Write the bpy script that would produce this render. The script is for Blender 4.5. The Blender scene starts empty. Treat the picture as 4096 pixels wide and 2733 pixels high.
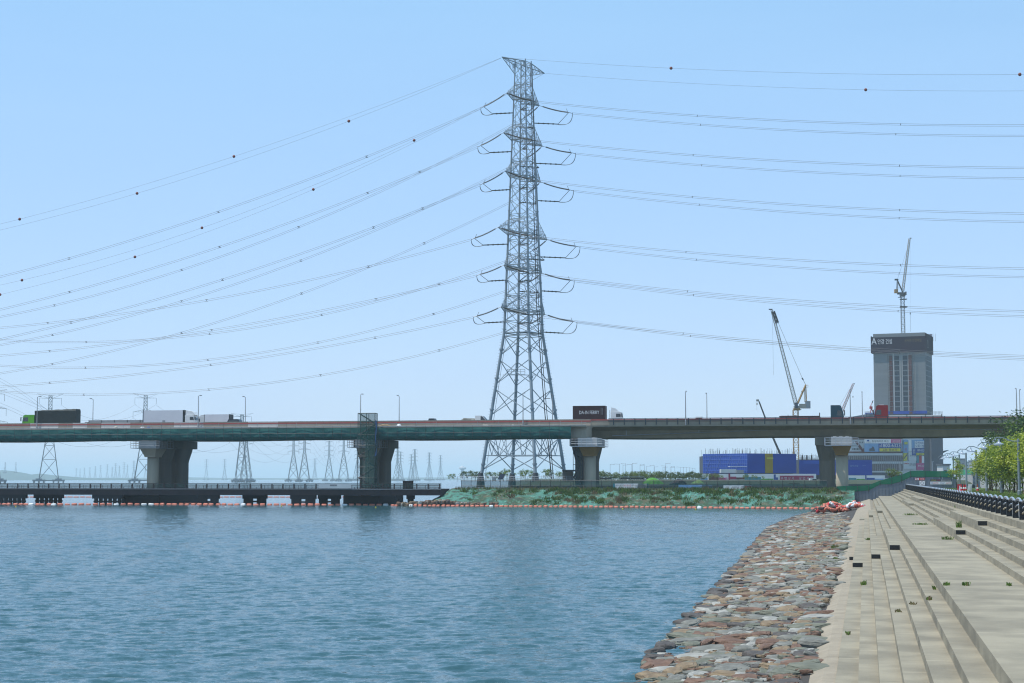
import bpy, math, random
from mathutils import Vector, Matrix
random.seed(11)
SC = bpy.context.scene
COL = SC.collection
R = math.radians
V = Vector
# ---------------------------------------------------------------- camera model
FP = 6800.0                       # focal length in pixels of the 4096 wide photograph
PIT = math.atan(549.5 / FP)
CP, SP = math.cos(PIT), math.sin(PIT)
EYE = 5.0
AL = math.atan(1412 / FP)         # heading of the promenade, clockwise from straight ahead
CA, SA = math.cos(AL), math.sin(AL)


def ray(px, py):
    u, v = (px - 2048) / FP, (1366.5 - py) / FP
    return V((u, CP - v * SP, SP + v * CP))


def at(px, py, Y):
    d = ray(px, py)
    t = Y / d.y
    return V((d.x * t, Y, EYE + d.z * t))


def atz(px, py, z):
    d = ray(px, py)
    t = (z - EYE) / d.z
    return V((d.x * t, d.y * t, z))


def W(s, l, z=0.0):
    return V((s * CA + l * SA, l * CA - s * SA, z))


def SL(p):
    return (p.x * CA - p.y * SA, p.x * SA + p.y * CA)


def atl(px, py, l):               # meets the plane across the promenade at distance l; gives (s, z)
    d = ray(px, py)
    t = l / (d.x * SA + d.y * CA)
    return (d.x * t * CA - d.y * t * SA, EYE + d.z * t)


def s_at(px, l):
    return atl(px, 1916, l)[0]


def onplane(px, py, p0, hd):      # ray meets the vertical plane through p0 along the level direction hd
    d = ray(px, py)
    n = V((-hd.y, hd.x, 0))
    t = n.dot(p0 - V((0, 0, EYE))) / n.dot(d)
    return V((d.x * t, d.y * t, EYE + d.z * t))


# ---------------------------------------------------------------- mesh helpers
class MB:
    def __init__(self):
        self.v, self.f, self.m = [], [], []

    def add(self, vs, fs, mi=0):
        b = len(self.v)
        self.v += [tuple(p) for p in vs]
        for q in fs:
            self.f.append(tuple(b + i for i in q))
            self.m.append(mi)
        return self

    def box(self, x0, x1, y0, y1, z0, z1, mi=0):
        return self.add([(x0, y0, z0), (x1, y0, z0), (x1, y1, z0), (x0, y1, z0), (x0, y0, z1), (x1, y0, z1), (x1, y1, z1), (x0, y1, z1)],
                        [(3, 2, 1, 0), (4, 5, 6, 7), (0, 1, 5, 4), (1, 2, 6, 5), (2, 3, 7, 6), (3, 0, 4, 7)], mi)

    def obox(self, c, size, M, mi=0):
        a, b, d = size[0] / 2, size[1] / 2, size[2] / 2
        n = len(self.v)
        self.box(-a, a, -b, b, -d, d, mi)
        for i in range(n, len(self.v)):
            self.v[i] = tuple(M @ V(self.v[i]) + V(c))
        return self

    def bar(self, p, q, r, n=6, r2=None, mi=0, caps=True):
        p, q = V(p), V(q)
        d = q - p
        if d.length < 1e-6:
            return self
        a = d.orthogonal().normalized()
        b = d.cross(a).normalized()
        r2 = r if r2 is None else r2
        vs = []
        for c, rr in ((p, r), (q, r2)):
            for i in range(n):
                t = 2 * math.pi * (i + .5) / n
                vs.append(c + a * rr * math.cos(t) + b * rr * math.sin(t))
        fs = [(i, (i + 1) % n, n + (i + 1) % n, n + i) for i in range(n)]
        if caps:
            fs += [tuple(range(n - 1, -1, -1)), tuple(range(n, 2 * n))]
        return self.add(vs, fs, mi)

    def tube(self, pts, r, n=5, mi=0):
        pts = [V(p) for p in pts]
        vs, fs = [], []
        up = V((0, 0, 1))
        for k, p in enumerate(pts):
            d = (pts[min(k + 1, len(pts) - 1)] - pts[max(k - 1, 0)]).normalized()
            a = d.cross(up)
            if a.length < 1e-4:
                a = V((1, 0, 0))
            a.normalize()
            b = a.cross(d)
            rr = r[k] if isinstance(r, (list, tuple)) else r
            for i in range(n):
                t = 2 * math.pi * i / n
                vs.append(p + a * rr * math.cos(t) + b * rr * math.sin(t))
        for k in range(len(pts) - 1):
            for i in range(n):
                fs.append((k * n + i, k * n + (i + 1) % n, (k + 1) * n + (i + 1) % n, (k + 1) * n + i))
        fs += [tuple(range(n - 1, -1, -1)), tuple(range((len(pts) - 1) * n, len(pts) * n))]
        return self.add(vs, fs, mi)

    def quad(self, a, b, c, d, mi=0):
        return self.add([a, b, c, d], [(0, 1, 2, 3)], mi)

    def prism(self, poly, y0, y1, mi=0):      # polygon in (x, z), pushed along y
        n = len(poly)
        vs = [(x, y0, z) for x, z in poly] + [(x, y1, z) for x, z in poly]
        fs = [tuple(range(n)), tuple(range(2 * n - 1, n - 1, -1))] + [(i, n + i, n + (i + 1) % n, (i + 1) % n) for i in range(n)]
        return self.add(vs, fs, mi)

    def loft(self, secs, mi=0, caps=True):    # list of closed rings with equal counts
        n = len(secs[0])
        vs = [p for s in secs for p in s]
        fs = []
        for k in range(len(secs) - 1):
            for i in range(n):
                fs.append((k * n + i, k * n + (i + 1) % n, (k + 1) * n + (i + 1) % n, (k + 1) * n + i))
        if caps:
            fs += [tuple(range(n - 1, -1, -1)), tuple(range((len(secs) - 1) * n, len(secs) * n))]
        return self.add(vs, fs, mi)

    def lathe(self, c, prof, n=12, mi=0):     # prof: (radius, z)
        return self.loft([[(c[0] + r * math.cos(2 * math.pi * i / n), c[1] + r * math.sin(2 * math.pi * i / n), c[2] + z) for i in range(n)] for r, z in prof], mi)

    def ball(self, c, r, n=8, sz=1.0, mi=0):
        return self.lathe(c, [(max(.02 * r, r * math.sin(math.pi * k / n)), -r * sz * math.cos(math.pi * k / n)) for k in range(n + 1)], max(6, n), mi)

    def grid(self, P, mi=0):                  # P[row][col]
        nr, nc = len(P), len(P[0])
        return self.add([p for row in P for p in row],
                        [(j * nc + i, j * nc + i + 1, (j + 1) * nc + i + 1, (j + 1) * nc + i) for j in range(nr - 1) for i in range(nc - 1)], mi)

    def lattice(self, p, q, w0, w1, n, rc, rb, mi=0):   # square lattice boom from p to q
        p, q = V(p), V(q)
        d = (q - p).normalized()
        a = d.cross(V((0, 0, 1)))
        a = V((1, 0, 0)) if a.length < .05 else a.normalized()
        b = d.cross(a).normalized()

        def c(k, i):
            t = k / n
            w = (w0 + (w1 - w0) * t) / 2
            sx, sy = ((-1, -1), (1, -1), (1, 1), (-1, 1))[i % 4]
            return p + (q - p) * t + a * w * sx + b * w * sy
        for i in range(4):
            self.bar(c(0, i), c(n, i), rc, 4, mi=mi)
            for k in range(n):
                if k % 2:
                    self.bar(c(k, i), c(k + 1, i + 1), rb, 3, mi=mi, caps=False)
                else:
                    self.bar(c(k, i + 1), c(k + 1, i), rb, 3, mi=mi, caps=False)
                self.bar(c(k, i), c(k, i + 1), rb, 3, mi=mi, caps=False)
        return self

    def build(self, name, mat, parent=None, off=None, rot=0.0, smooth=False):
        me = bpy.data.meshes.new(name)
        vs = self.v
        if off is not None:
            vs = [(x - off[0], y - off[1], z - off[2]) for x, y, z in vs]
        me.from_pydata(vs, [], self.f)
        for m in (mat if isinstance(mat, (list, tuple)) else [mat]):
            me.materials.append(m)
        if any(self.m):
            me.polygons.foreach_set('material_index', self.m)
        if smooth:
            me.polygons.foreach_set('use_smooth', [True] * len(me.polygons))
        me.update()
        o = bpy.data.objects.new(name, me)
        COL.objects.link(o)
        if parent:
            o.parent = parent
        o.rotation_euler.z = rot
        return o


def tag(o, label=None, cat=None, group=None, kind=None):
    if label:
        o['label'] = label
    if cat:
        o['category'] = cat
    if group:
        o['group'] = group
    if kind:
        o['kind'] = kind
    return o


def thing(name, label, cat, loc=(0, 0, 0), rot=0.0, group=None):
    o = bpy.data.objects.new(name, None)
    COL.objects.link(o)
    o.location = loc
    o.rotation_euler.z = rot
    return tag(o, label, cat, group)


def slthing(name, label, cat, s, l, z, group=None):    # a thing whose axes follow the promenade (x) and bridge (y)
    return thing(name, label, cat, W(s, l, z), -AL, group)


def copy_tree(o, loc=None, rot=None, label=None, group=None, parent=None, sc=None):
    c = o.copy()
    COL.objects.link(c)
    if parent:
        c.parent = parent
    if loc is not None:
        c.location = loc
    if rot is not None:
        c.rotation_euler.z = rot
    if sc is not None:
        c.scale = sc
    if label:
        c['label'] = label
    if group:
        c['group'] = group
    for ch in list(o.children):
        copy_tree(ch, parent=c)
    return c


def slbuild(mb, name, mat, **k):
    return mb.build(name, mat, None, None, -AL, **k)


# ---------------------------------------------------------------- materials
def mat(name, c, rough=.75, c2=None, sc=1.0, amt=1.0, bump=0.0, bsc=None, metal=0.0, alpha=1.0, spec=.4, st=(1, 1, 1), det=5.0, trans=0.0):
    m = bpy.data.materials.new(name)
    m.use_nodes = True
    nt = m.node_tree
    N, L = nt.nodes, nt.links
    b = N['Principled BSDF']
    b.inputs['Roughness'].default_value = rough
    b.inputs['Metallic'].default_value = metal
    b.inputs['Specular IOR Level'].default_value = spec
    b.inputs['Alpha'].default_value = alpha
    b.inputs['Base Color'].default_value = (*c, 1)
    if c2 is None and bump == 0:
        c2 = tuple(x * .82 for x in c)
    tc = N.new('ShaderNodeTexCoord')
    mp = N.new('ShaderNodeMapping')
    mp.inputs['Scale'].default_value = st
    L.new(tc.outputs['Object'], mp.inputs[0])
    if c2 is not None:
        n = N.new('ShaderNodeTexNoise')
        n.inputs['Scale'].default_value = sc
        n.inputs['Detail'].default_value = det
        n.inputs['Roughness'].default_value = .65
        L.new(mp.outputs[0], n.inputs['Vector'])
        r = N.new('ShaderNodeValToRGB')
        r.color_ramp.elements[0].position = .5 - .22 / max(amt, .1)
        r.color_ramp.elements[1].position = .5 + .22 / max(amt, .1)
        r.color_ramp.elements[0].color = (*c2, 1)
        r.color_ramp.elements[1].color = (*c, 1)
        L.new(n.outputs['Fac'], r.inputs[0])
        L.new(r.outputs[0], b.inputs['Base Color'])
    if bump:
        n2 = N.new('ShaderNodeTexNoise')
        n2.inputs['Scale'].default_value = bsc or sc * 4
        n2.inputs['Detail'].default_value = 6
        L.new(mp.outputs[0], n2.inputs['Vector'])
        bp = N.new('ShaderNodeBump')
        bp.inputs['Strength'].default_value = 1
        bp.inputs['Distance'].default_value = bump
        L.new(n2.outputs['Fac'], bp.inputs['Height'])
        L.new(bp.outputs[0], b.inputs['Normal'])
    if trans:                     # thin leaf or net that lets light through
        tr = N.new('ShaderNodeBsdfTranslucent')
        if b.inputs['Base Color'].is_linked:
            L.new(b.inputs['Base Color'].links[0].from_socket, tr.inputs['Color'])
        else:
            tr.inputs['Color'].default_value = (*c, 1)
        mxs = N.new('ShaderNodeMixShader')
        mxs.inputs[0].default_value = trans
        L.new(b.outputs[0], mxs.inputs[1])
        L.new(tr.outputs[0], mxs.inputs[2])
        L.new(mxs.outputs[0], N['Material Output'].inputs['Surface'])
    return m


def nd(m, t):
    return m.node_tree.nodes.new(t)


M = {}
M['steel'] = mat('galvanised_steel', (.27, .32, .36), .5, (.21, .25, .285), .4, metal=.0)
M['darksteel'] = mat('dark_steel', (.05, .055, .06), .5)
M['insul'] = mat('insulator_glaze', (.05, .045, .035), .3)
M['cable'] = mat('cable_black', (.02, .02, .022), .6)
M['wire'] = mat('aluminium_wire', (.13, .14, .16), .5)
M['ballred'] = mat('marker_ball_paint', (.22, .05, .03), .6)
M['conc'] = mat('bridge_concrete', (.36, .31, .24), .85, (.25, .215, .17), .9, bump=.01, st=(.45, .45, .08))
M['concold'] = mat('stained_girder_concrete', (.36, .305, .225), .85, (.24, .205, .155), .9, st=(.5, .5, .07))
M['conpier_shaded'] = mat('old_pier_shaded_concrete', (.19, .165, .13), .85, (.12, .105, .085), .9, st=(.5, .5, .07))  # darker copy of the girder concrete: shade under the deck put into the colour
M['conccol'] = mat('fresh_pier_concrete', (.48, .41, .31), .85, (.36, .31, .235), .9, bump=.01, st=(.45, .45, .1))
M['conclight'] = mat('pale_barrier_concrete', (.42, .41, .4), .85, (.33, .32, .31), .6)
M['concdark'] = mat('weathered_barrier_concrete', (.25, .22, .19), .85, (.17, .15, .12), .5, st=(1, 1, .5))
M['form'] = mat('stained_cap_concrete', (.34, .21, .08), .8, (.24, .14, .05), .3, st=(1, 1, .4))
M['redpaint'] = mat('faded_red_stripe', (.42, .07, .06), .7, (.28, .05, .045), .5)
M['net_green'] = mat('dark_green_debris_net', (.02, .115, .1), .9, (.015, .085, .078), .25, st=(.3, .3, 1.5))
M['net_sheer'] = mat('sheer_green_net', (.015, .085, .07), .9, (.01, .055, .05), .6, alpha=.72)
M['net_jetty'] = mat('jetty_rail_net', (.02, .11, .1), .9, (.012, .07, .065), .4, alpha=.5)
M['net_scaffold'] = mat('scaffold_net', (.015, .1, .075), .9, (.01, .06, .05), .6, alpha=.4)
M['railsteel'] = mat('blue_grey_bridge_rail', (.045, .055, .065), .6)
M['net_thin'] = mat('thin_green_mesh', (.015, .085, .08), .9, alpha=.55)
M['net_hoard'] = mat('bright_green_windbreak', (.012, .2, .1), .8, (.008, .14, .07), .5, alpha=.93, st=(1, 1, .4), trans=.45)
M['jetty'] = mat('rusty_jetty_steel', (.05, .028, .026), .8, (.03, .02, .022), .6)
M['pile'] = mat('dark_pile_steel', (.018, .015, .016), .8)
M['orange'] = mat('faded_orange_float_plastic', (.6, .19, .12), .55, (.42, .11, .07), 1.2)
M['white'] = mat('white_paint', (.72, .72, .72), .45, (.62, .62, .62), .6)
M['offwhite'] = mat('pale_grey_paint', (.55, .56, .57), .6, (.46, .47, .48), .4)
M['greyp'] = mat('grey_paint', (.27, .28, .3), .6)
M['black'] = mat('black_plastic', (.012, .013, .015), .45)
M['rubber'] = mat('tyre_rubber', (.02, .02, .02), .9)
M['glass'] = mat('dark_glass', (.02, .03, .04), .08, (.03, .04, .05), .5, spec=.7)
M['green_cab'] = mat('lime_green_cab_paint', (.09, .34, .015), .35)
M['teal_cab'] = mat('dark_teal_cab_paint', (.012, .05, .075), .35)
M['red_cab'] = mat('red_cab_paint', (.2, .003, .007), .35)
M['maroon'] = mat('maroon_container_paint', (.05, .014, .014), .6, (.035, .012, .012), .8)
M['tarp'] = mat('dark_green_tarpaulin', (.012, .02, .02), .7, (.008, .014, .013), .9, bump=.03, bsc=1.5)
M['reefer'] = mat('refrigerated_box_white', (.62, .62, .66), .4, (.55, .55, .6), .4)
M['navy'] = mat('navy_car_paint', (.01, .015, .03), .25)
M['tealsign'] = mat('teal_panel', (.05, .22, .27), .7)
M['alu'] = mat('brushed_rail_steel', (.42, .45, .5), .3, (.34, .37, .42), 2, metal=.5)
M['rope'] = mat('weathered_rope', (.36, .31, .22), .9)
M['post'] = mat('black_post_stone', (.014, .016, .02), .35)
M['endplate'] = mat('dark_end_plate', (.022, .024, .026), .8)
M['panelgrey'] = mat('steel_hoarding_grey', (.15, .175, .21), .6, (.11, .13, .16), .4, st=(3, 3, .3))
M['lamppost'] = mat('lamp_post_grey_blue', (.2, .24, .27), .5)
M['trunk'] = mat('tree_bark', (.07, .05, .035), .95, (.04, .03, .02), 4)
M['stake'] = mat('timber_stake', (.34, .24, .14), .9)
M['leaf_a'] = mat('young_leaf_yellow_green', (.42, .46, .04), .45, (.29, .36, .035), .5, spec=.5, trans=.4)
M['leaf_b'] = mat('leaf_mid_green', (.17, .25, .025), .5, (.1, .17, .02), .5, spec=.5, trans=.35)
M['leaf_c'] = mat('leaf_dark_green', (.05, .1, .02), .5, (.03, .07, .018), .5, trans=.3)
M['leaf_d'] = mat('leaf_olive', (.2, .22, .04), .6, (.11, .14, .03), .5, trans=.3)
M['grass'] = mat('grass_blade', (.13, .21, .035), .7, (.08, .14, .025), 2, trans=.3)
M['drygrass'] = mat('dry_grass_blade', (.22, .17, .085), .8, (.13, .1, .05), 2, trans=.2)
for nme, c, c2 in (('rust', (.21, .125, .083), (.09, .052, .038)), ('grey', (.23, .225, .195), (.105, .105, .092)), ('pale', (.38, .37, .33), (.2, .195, .175)),
                   ('green', (.19, .19, .145), (.095, .1, .075)), ('dark', (.11, .095, .085), (.05, .045, .042)), ('tan', (.28, .21, .13), (.13, .09, .055))):
    M['st_' + nme] = mat('shore_stone_' + nme, c, .85, c2, 3.0, bump=.045, bsc=6, det=9)
M['sand'] = mat('gritty_sand', (.33, .28, .21), .95, (.23, .195, .145), 1.2, bump=.03, bsc=9)
M['opening'] = mat('dark_window_opening', (.035, .045, .06), .6, spec=.2)
M['bed'] = mat('stone_gap_shade_bed', (.06, .048, .04), .95, (.05, .045, .04), 2)  # bed coloured dark to stand for the shadows between the shore stones
M['earth'] = mat('rough_green_ground', (.05, .065, .035), .95, (.03, .045, .025), .12, bump=.05)
M['path'] = mat('pale_asphalt', (.24, .24, .235), .9, (.2, .2, .195), .4)
M['lawn'] = mat('mown_verge', (.1, .15, .03), .95, (.06, .1, .02), .4, bump=.05, bsc=3)
M['bluenet'] = mat('blue_site_net', (.012, .055, .36), .8, (.008, .04, .26), .25, st=(.3, .3, 1))
M['bluenet2'] = mat('blue_scaffold_net', (.02, .085, .44), .8, (.015, .06, .32), .3, st=(.4, .4, 1))
M['yellownet'] = mat('yellow_site_net', (.42, .28, .01), .8, (.33, .2, .01), .3)
M['towerwall'] = mat('raw_tower_concrete', (.2, .21, .215), .85, (.155, .165, .172), .05, st=(.2, .2, 6))
M['brick'] = mat('red_brown_panels', (.11, .035, .03), .8)
M['capnet'] = mat('maroon_perimeter_net', (.02, .006, .021), .95, (.014, .005, .016), .1, spec=.05)
M['capback'] = mat('pale_inner_screen', (.3, .29, .34), .85)
M['slate'] = mat('dark_net_podium', (.07, .085, .11), .8, (.05, .06, .08), .1, st=(.4, .4, 1))
M['craneY'] = mat('crane_ochre', (.36, .2, .06), .6)
M['craneG'] = mat('crane_pale_grey', (.34, .32, .28), .6)
M['craneD'] = mat('crane_dark', (.06, .055, .05), .6)
M['craneR'] = mat('crane_red_white', (.4, .25, .25), .6)
M['blue'] = mat('billboard_blue', (.02, .07, .28), .6)
M['skyblue'] = mat('billboard_sky', (.2, .35, .55), .6, (.12, .24, .42), .2)
M['yellow'] = mat('billboard_yellow', (.55, .5, .05), .6)
M['pink'] = mat('billboard_pink', (.5, .06, .2), .6)
M['magenta'] = mat('hoarding_crimson', (.3, .025, .08), .7)
M['limegreen'] = mat('lime_tarpaulin', (.1, .34, .05), .8, (.06, .22, .03), .6, bump=.15, bsc=1.2)
M['limepale'] = mat('pale_green_tarpaulin', (.3, .46, .2), .8, (.1, .27, .06), .8, bump=.15, bsc=1.2)
M['blacktarp'] = mat('black_tarpaulin', (.012, .011, .02), .6, bump=.1, bsc=1.5)
M['signred'] = mat('sign_red', (.5, .02, .03), .6)
M['signgrey'] = mat('sign_dark_text', (.06, .06, .08), .7)
M['chain'] = mat('wet_black_rope', (.02, .018, .016), .8)
M['seaplat'] = mat('sea_platform_concrete', (.12, .13, .15), .8)
M['hill'] = mat('wooded_hill', (.05, .09, .06), .95, (.03, .06, .04), .01)
M['yelbuoy'] = mat('yellow_buoy', (.5, .42, .03), .5)
M['rebar'] = mat('rusty_rebar', (.08, .06, .055), .8)
M['debris'] = mat('bleached_debris', (.5, .47, .4), .9)


# --------- text
def text(s, width, height, m, P, rgt, parent=None, name='lettering', off=None, up=V((0, 0, 1))):
    cu = bpy.data.curves.new(name, 'FONT')
    cu.body = s
    cu.align_x = 'CENTER'
    cu.align_y = 'CENTER'
    cu.resolution_u = 3
    ob = bpy.data.objects.new('temporary_text', cu)
    COL.objects.link(ob)
    dg = bpy.context.evaluated_depsgraph_get()
    me = bpy.data.meshes.new_from_object(ob.evaluated_get(dg))
    bpy.data.objects.remove(ob)
    bpy.data.curves.remove(cu)
    me.name = name
    if not me.vertices:
        return None
    xs = [v.co.x for v in me.vertices]
    ys = [v.co.y for v in me.vertices]
    w, h = max(xs) - min(xs), max(ys) - min(ys)
    cx, cy = (max(xs) + min(xs)) / 2, (max(ys) + min(ys)) / 2
    r = V(rgt).normalized()
    base = V(P) - (V(off) if off is not None else V((0, 0, 0)))
    for v in me.vertices:
        v.co = base + r * ((v.co.x - cx) / w * width) + up * ((v.co.y - cy) / h * height)
    me.materials.clear()
    me.materials.append(m)
    for p in me.polygons:
        p.material_index = 0
    o = bpy.data.objects.new(name, me)
    COL.objects.link(o)
    if parent:
        o.parent = parent
    return o
# ================================================================ camera, light, air
cam = bpy.data.cameras.new('camera')
co = bpy.data.objects.new('camera', cam)
COL.objects.link(co)
co.location = (0, 0, EYE)
co.rotation_euler = (R(90) + PIT, 0, 0)
cam.sensor_width = 36
cam.lens = 36 * FP / 4096
cam.clip_start, cam.clip_end = .5, 90000
SC.camera = co
SUN_EL, SUN_AZ = R(67), R(-97)      # azimuth measured from straight ahead, negative = left
sd = V((math.cos(SUN_EL) * math.sin(SUN_AZ), math.cos(SUN_EL) * math.cos(SUN_AZ), math.sin(SUN_EL)))
sl = bpy.data.lights.new('sun', 'SUN')
sl.energy = 3.6
sl.angle = R(.53)
sl.color = (1, .95, .87)
so = bpy.data.objects.new('sun', sl)
COL.objects.link(so)
so.rotation_euler = sd.to_track_quat('Z', 'Y').to_euler()
so.location = (0, 0, 60)
wd = bpy.data.worlds.new('World')
SC.world = wd
wd.use_nodes = True
wn = wd.node_tree.nodes
sky = wn.new('ShaderNodeTexSky')
sky.sky_type = 'NISHITA'
sky.sun_disc = False
sky.sun_elevation = SUN_EL
sky.sun_rotation = SUN_AZ % (2 * math.pi)
sky.altitude = 0
sky.air_density = SKY_AIR = 1.0
sky.dust_density = .35
sky.ozone_density = 3.0
bg = wn['Background']
bg.inputs['Strength'].default_value = .13
hs = wn.new('ShaderNodeHueSaturation')
hs.inputs['Saturation'].default_value = 1.15
hs.inputs['Value'].default_value = 1.0
wd.node_tree.links.new(sky.outputs[0], hs.inputs['Color'])
mxw = wn.new('ShaderNodeMix')         # thin high haze evens the blue out
mxw.data_type = 'RGBA'
mxw.inputs['Factor'].default_value = .66
tcw = wn.new('ShaderNodeTexCoord')
sxw = wn.new('ShaderNodeSeparateXYZ')
wd.node_tree.links.new(tcw.outputs['Generated'], sxw.inputs[0])
mpw = wn.new('ShaderNodeMapping')        # faint uneven high cloud
mpw.inputs['Scale'].default_value = (2.5, 2.5, 14)
wd.node_tree.links.new(tcw.outputs['Generated'], mpw.inputs[0])
nzw = wn.new('ShaderNodeTexNoise')
nzw.inputs['Scale'].default_value = 1.6
nzw.inputs['Detail'].default_value = 6
wd.node_tree.links.new(mpw.outputs[0], nzw.inputs['Vector'])
mrw = wn.new('ShaderNodeMapRange')
mrw.inputs['From Min'].default_value = .35
mrw.inputs['From Max'].default_value = .75
mrw.inputs['To Min'].default_value = .64
mrw.inputs['To Max'].default_value = .74
wd.node_tree.links.new(nzw.outputs['Fac'], mrw.inputs['Value'])
wd.node_tree.links.new(mrw.outputs[0], mxw.inputs['Factor'])
rpw = wn.new('ShaderNodeValToRGB')
rpw.color_ramp.elements[0].position = .0
rpw.color_ramp.elements[0].color = (.505, .635, .96, 1)
rpw.color_ramp.elements[1].position = .34
rpw.color_ramp.elements[1].color = (.37, .68, 1.0, 1)
wd.node_tree.links.new(sxw.outputs['Z'], rpw.inputs[0])
scw = wn.new('ShaderNodeVectorMath')
scw.operation = 'SCALE'
scw.inputs['Scale'].default_value = 6.5
wd.node_tree.links.new(rpw.outputs[0], scw.inputs[0])
wd.node_tree.links.new(scw.outputs[0], mxw.inputs['B'])
wd.node_tree.links.new(hs.outputs[0], mxw.inputs['A'])
wd.node_tree.links.new(mxw.outputs['Result'], bg.inputs['Color'])
SC.view_settings.view_transform = 'Standard'
SC.view_settings.look = 'None'
SC.view_settings.exposure = 0.35
SC.view_settings.gamma = 1
SC.cycles.use_denoising = True
SC.cycles.filter_width = 1.15
SC.cycles.volume_bounces = 4
SC.cycles.max_bounces = 6
SC.cycles.transparent_max_bounces = 12

hz = bpy.data.materials.new('haze_air')
hz.use_nodes = True
hn = hz.node_tree.nodes
hn.remove(hn['Principled BSDF'])
pv = hn.new('ShaderNodeVolumePrincipled')
pv.inputs['Color'].default_value = (.78, .93, 1.0, 1)
pv.inputs['Density'].default_value = 1.25e-4
pv.inputs['Anisotropy'].default_value = .0
hz.node_tree.links.new(pv.outputs[0], hn['Material Output'].inputs['Volume'])
tag(MB().box(-14000, 14000, -400, 31000, -3, 152).build('haze', hz), kind='stuff')

# ================================================================ water
wm = bpy.data.materials.new('rippled_sea_water')
wm.use_nodes = True
nt = wm.node_tree
wb = nt.nodes['Principled BSDF']
wb.inputs['Base Color'].default_value = (.027, .078, .092, 1)
wb.inputs['Roughness'].default_value = .12
wb.inputs['IOR'].default_value = 1.333
ge = nt.nodes.new('ShaderNodeNewGeometry')
pert = None
for sc_, st_, rot_, k in ((1.1, (1, 1.7, 1), -12, .1), (3.2, (1, 1.5, 1), 20, .2), (8, (1, 1.3, 1), 0, .15)):
    mp = nt.nodes.new('ShaderNodeMapping')
    mp.inputs['Scale'].default_value = st_
    mp.inputs['Rotation'].default_value = (0, 0, R(rot_))
    nt.links.new(ge.outputs['Position'], mp.inputs[0])
    nz = nt.nodes.new('ShaderNodeTexNoise')
    nz.inputs['Scale'].default_value = sc_
    nz.inputs['Detail'].default_value = 2
    nt.links.new(mp.outputs[0], nz.inputs['Vector'])
    sb = nt.nodes.new('ShaderNodeVectorMath')
    sb.operation = 'SUBTRACT'
    nt.links.new(nz.outputs['Color'], sb.inputs[0])
    sb.inputs[1].default_value = (.5, .5, .5)
    ml = nt.nodes.new('ShaderNodeVectorMath')
    ml.operation = 'MULTIPLY'
    nt.links.new(sb.outputs[0], ml.inputs[0])
    ml.inputs[1].default_value = (k * 2, k * 2.6, 0)
    if pert is None:
        pert = ml.outputs[0]
    else:
        ad_ = nt.nodes.new('ShaderNodeVectorMath')
        nt.links.new(pert, ad_.inputs[0])
        nt.links.new(ml.outputs[0], ad_.inputs[1])
        pert = ad_.outputs[0]
ad_ = nt.nodes.new('ShaderNodeVectorMath')
nt.links.new(pert, ad_.inputs[0])
nt.links.new(ge.outputs['Normal'], ad_.inputs[1])
nm_ = nt.nodes.new('ShaderNodeVectorMath')
nm_.operation = 'NORMALIZE'
nt.links.new(ad_.outputs[0], nm_.inputs[0])
nt.links.new(nm_.outputs[0], wb.inputs['Normal'])
# the near water is real wave relief: a sum of short wind waves on a grid that coarsens with distance
import numpy as np
rw = np.random.RandomState(4)
ys = [30.0]
while ys[-1] < 345:
    ys.append(ys[-1] + .07 + .0014 * ys[-1])
ys = np.array(ys)
NC = 780
us = np.linspace(-.42, .33, NC)
YY, UU = np.meshgrid(ys, us, indexing='ij')
XX = UU * YY
ZZ = np.zeros_like(XX)
for i in range(60):
    lam = .32 * (1.5 / .32) ** rw.rand() if i > 5 else rw.uniform(2.2, 6)
    th = math.radians(-78 + rw.normal(0, 27))
    amp = lam * (.006 if lam < 2 else .0016)
    k = 2 * math.pi / lam
    ph = k * (XX * math.cos(th) + YY * math.sin(th)) + rw.uniform(0, 6.28)
    gust = .72 + .42 * np.sin(XX * .05 * rw.uniform(.3, 1.5) + YY * .03 * rw.uniform(.3, 1.5) + rw.uniform(0, 6.28)) + .3 * np.sin(XX * .17 * rw.uniform(.3, 1.5) - YY * .07 * rw.uniform(.3, 1.5) + rw.uniform(0, 6.28))
    cell = .07 + .0014 * YY + 0 * XX
    vis = np.clip((lam / np.maximum(cell, XX * 0 + .75 * YY / NC) - 2.2) / 2, 0, 1)
    ZZ += amp * gust * vis * (np.sin(ph) + .25 * np.sin(2 * ph + 1.57))
ZZ *= np.clip((345 - YY) / 25, 0, 1) * np.clip((YY - 30) / 4, 0, 1)
ZZ *= np.clip((.33 - UU) / .01, 0, 1) * np.clip((UU + .42) / .01, 0, 1)
nr_, nc_ = XX.shape
vs = np.stack([XX, YY, ZZ], -1).reshape(-1, 3)
xl, xr = -.42, .33
y0_, y1_ = ys[0], ys[-1]
ring = np.array([[-13000, -350, 0], [13000, -350, 0], [13000, 30500, 0], [-13000, 30500, 0]], float)
idx = np.arange(nr_ * nc_).reshape(nr_, nc_)
quads = np.stack([idx[:-1, :-1], idx[:-1, 1:], idx[1:, 1:], idx[1:, :-1]], -1).reshape(-1, 4)
nb_ = nr_ * nc_
allv = np.concatenate([vs, ring])
me = bpy.data.meshes.new('water')
faces = quads.tolist()
r0_ = idx[0, :].tolist()
rN = idx[-1, :].tolist()
cL = idx[:, 0].tolist()
cR = idx[:, -1].tolist()
faces.append([nb_, nb_ + 1] + r0_[::-1])
faces.append([nb_ + 3] + rN + [nb_ + 2])
faces.append([nb_] + cL + [nb_ + 3])
faces.append([nb_ + 1, nb_ + 2] + cR[::-1])
faces[-3] = faces[-3][::-1]
me.from_pydata(allv.tolist(), [], faces)
me.materials.append(wm)
me.polygons.foreach_set('use_smooth', [True] * len(quads) + [False] * 4)
me.update()
wo = bpy.data.objects.new('water', me)
COL.objects.link(wo)
tag(wo, kind='structure')


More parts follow.
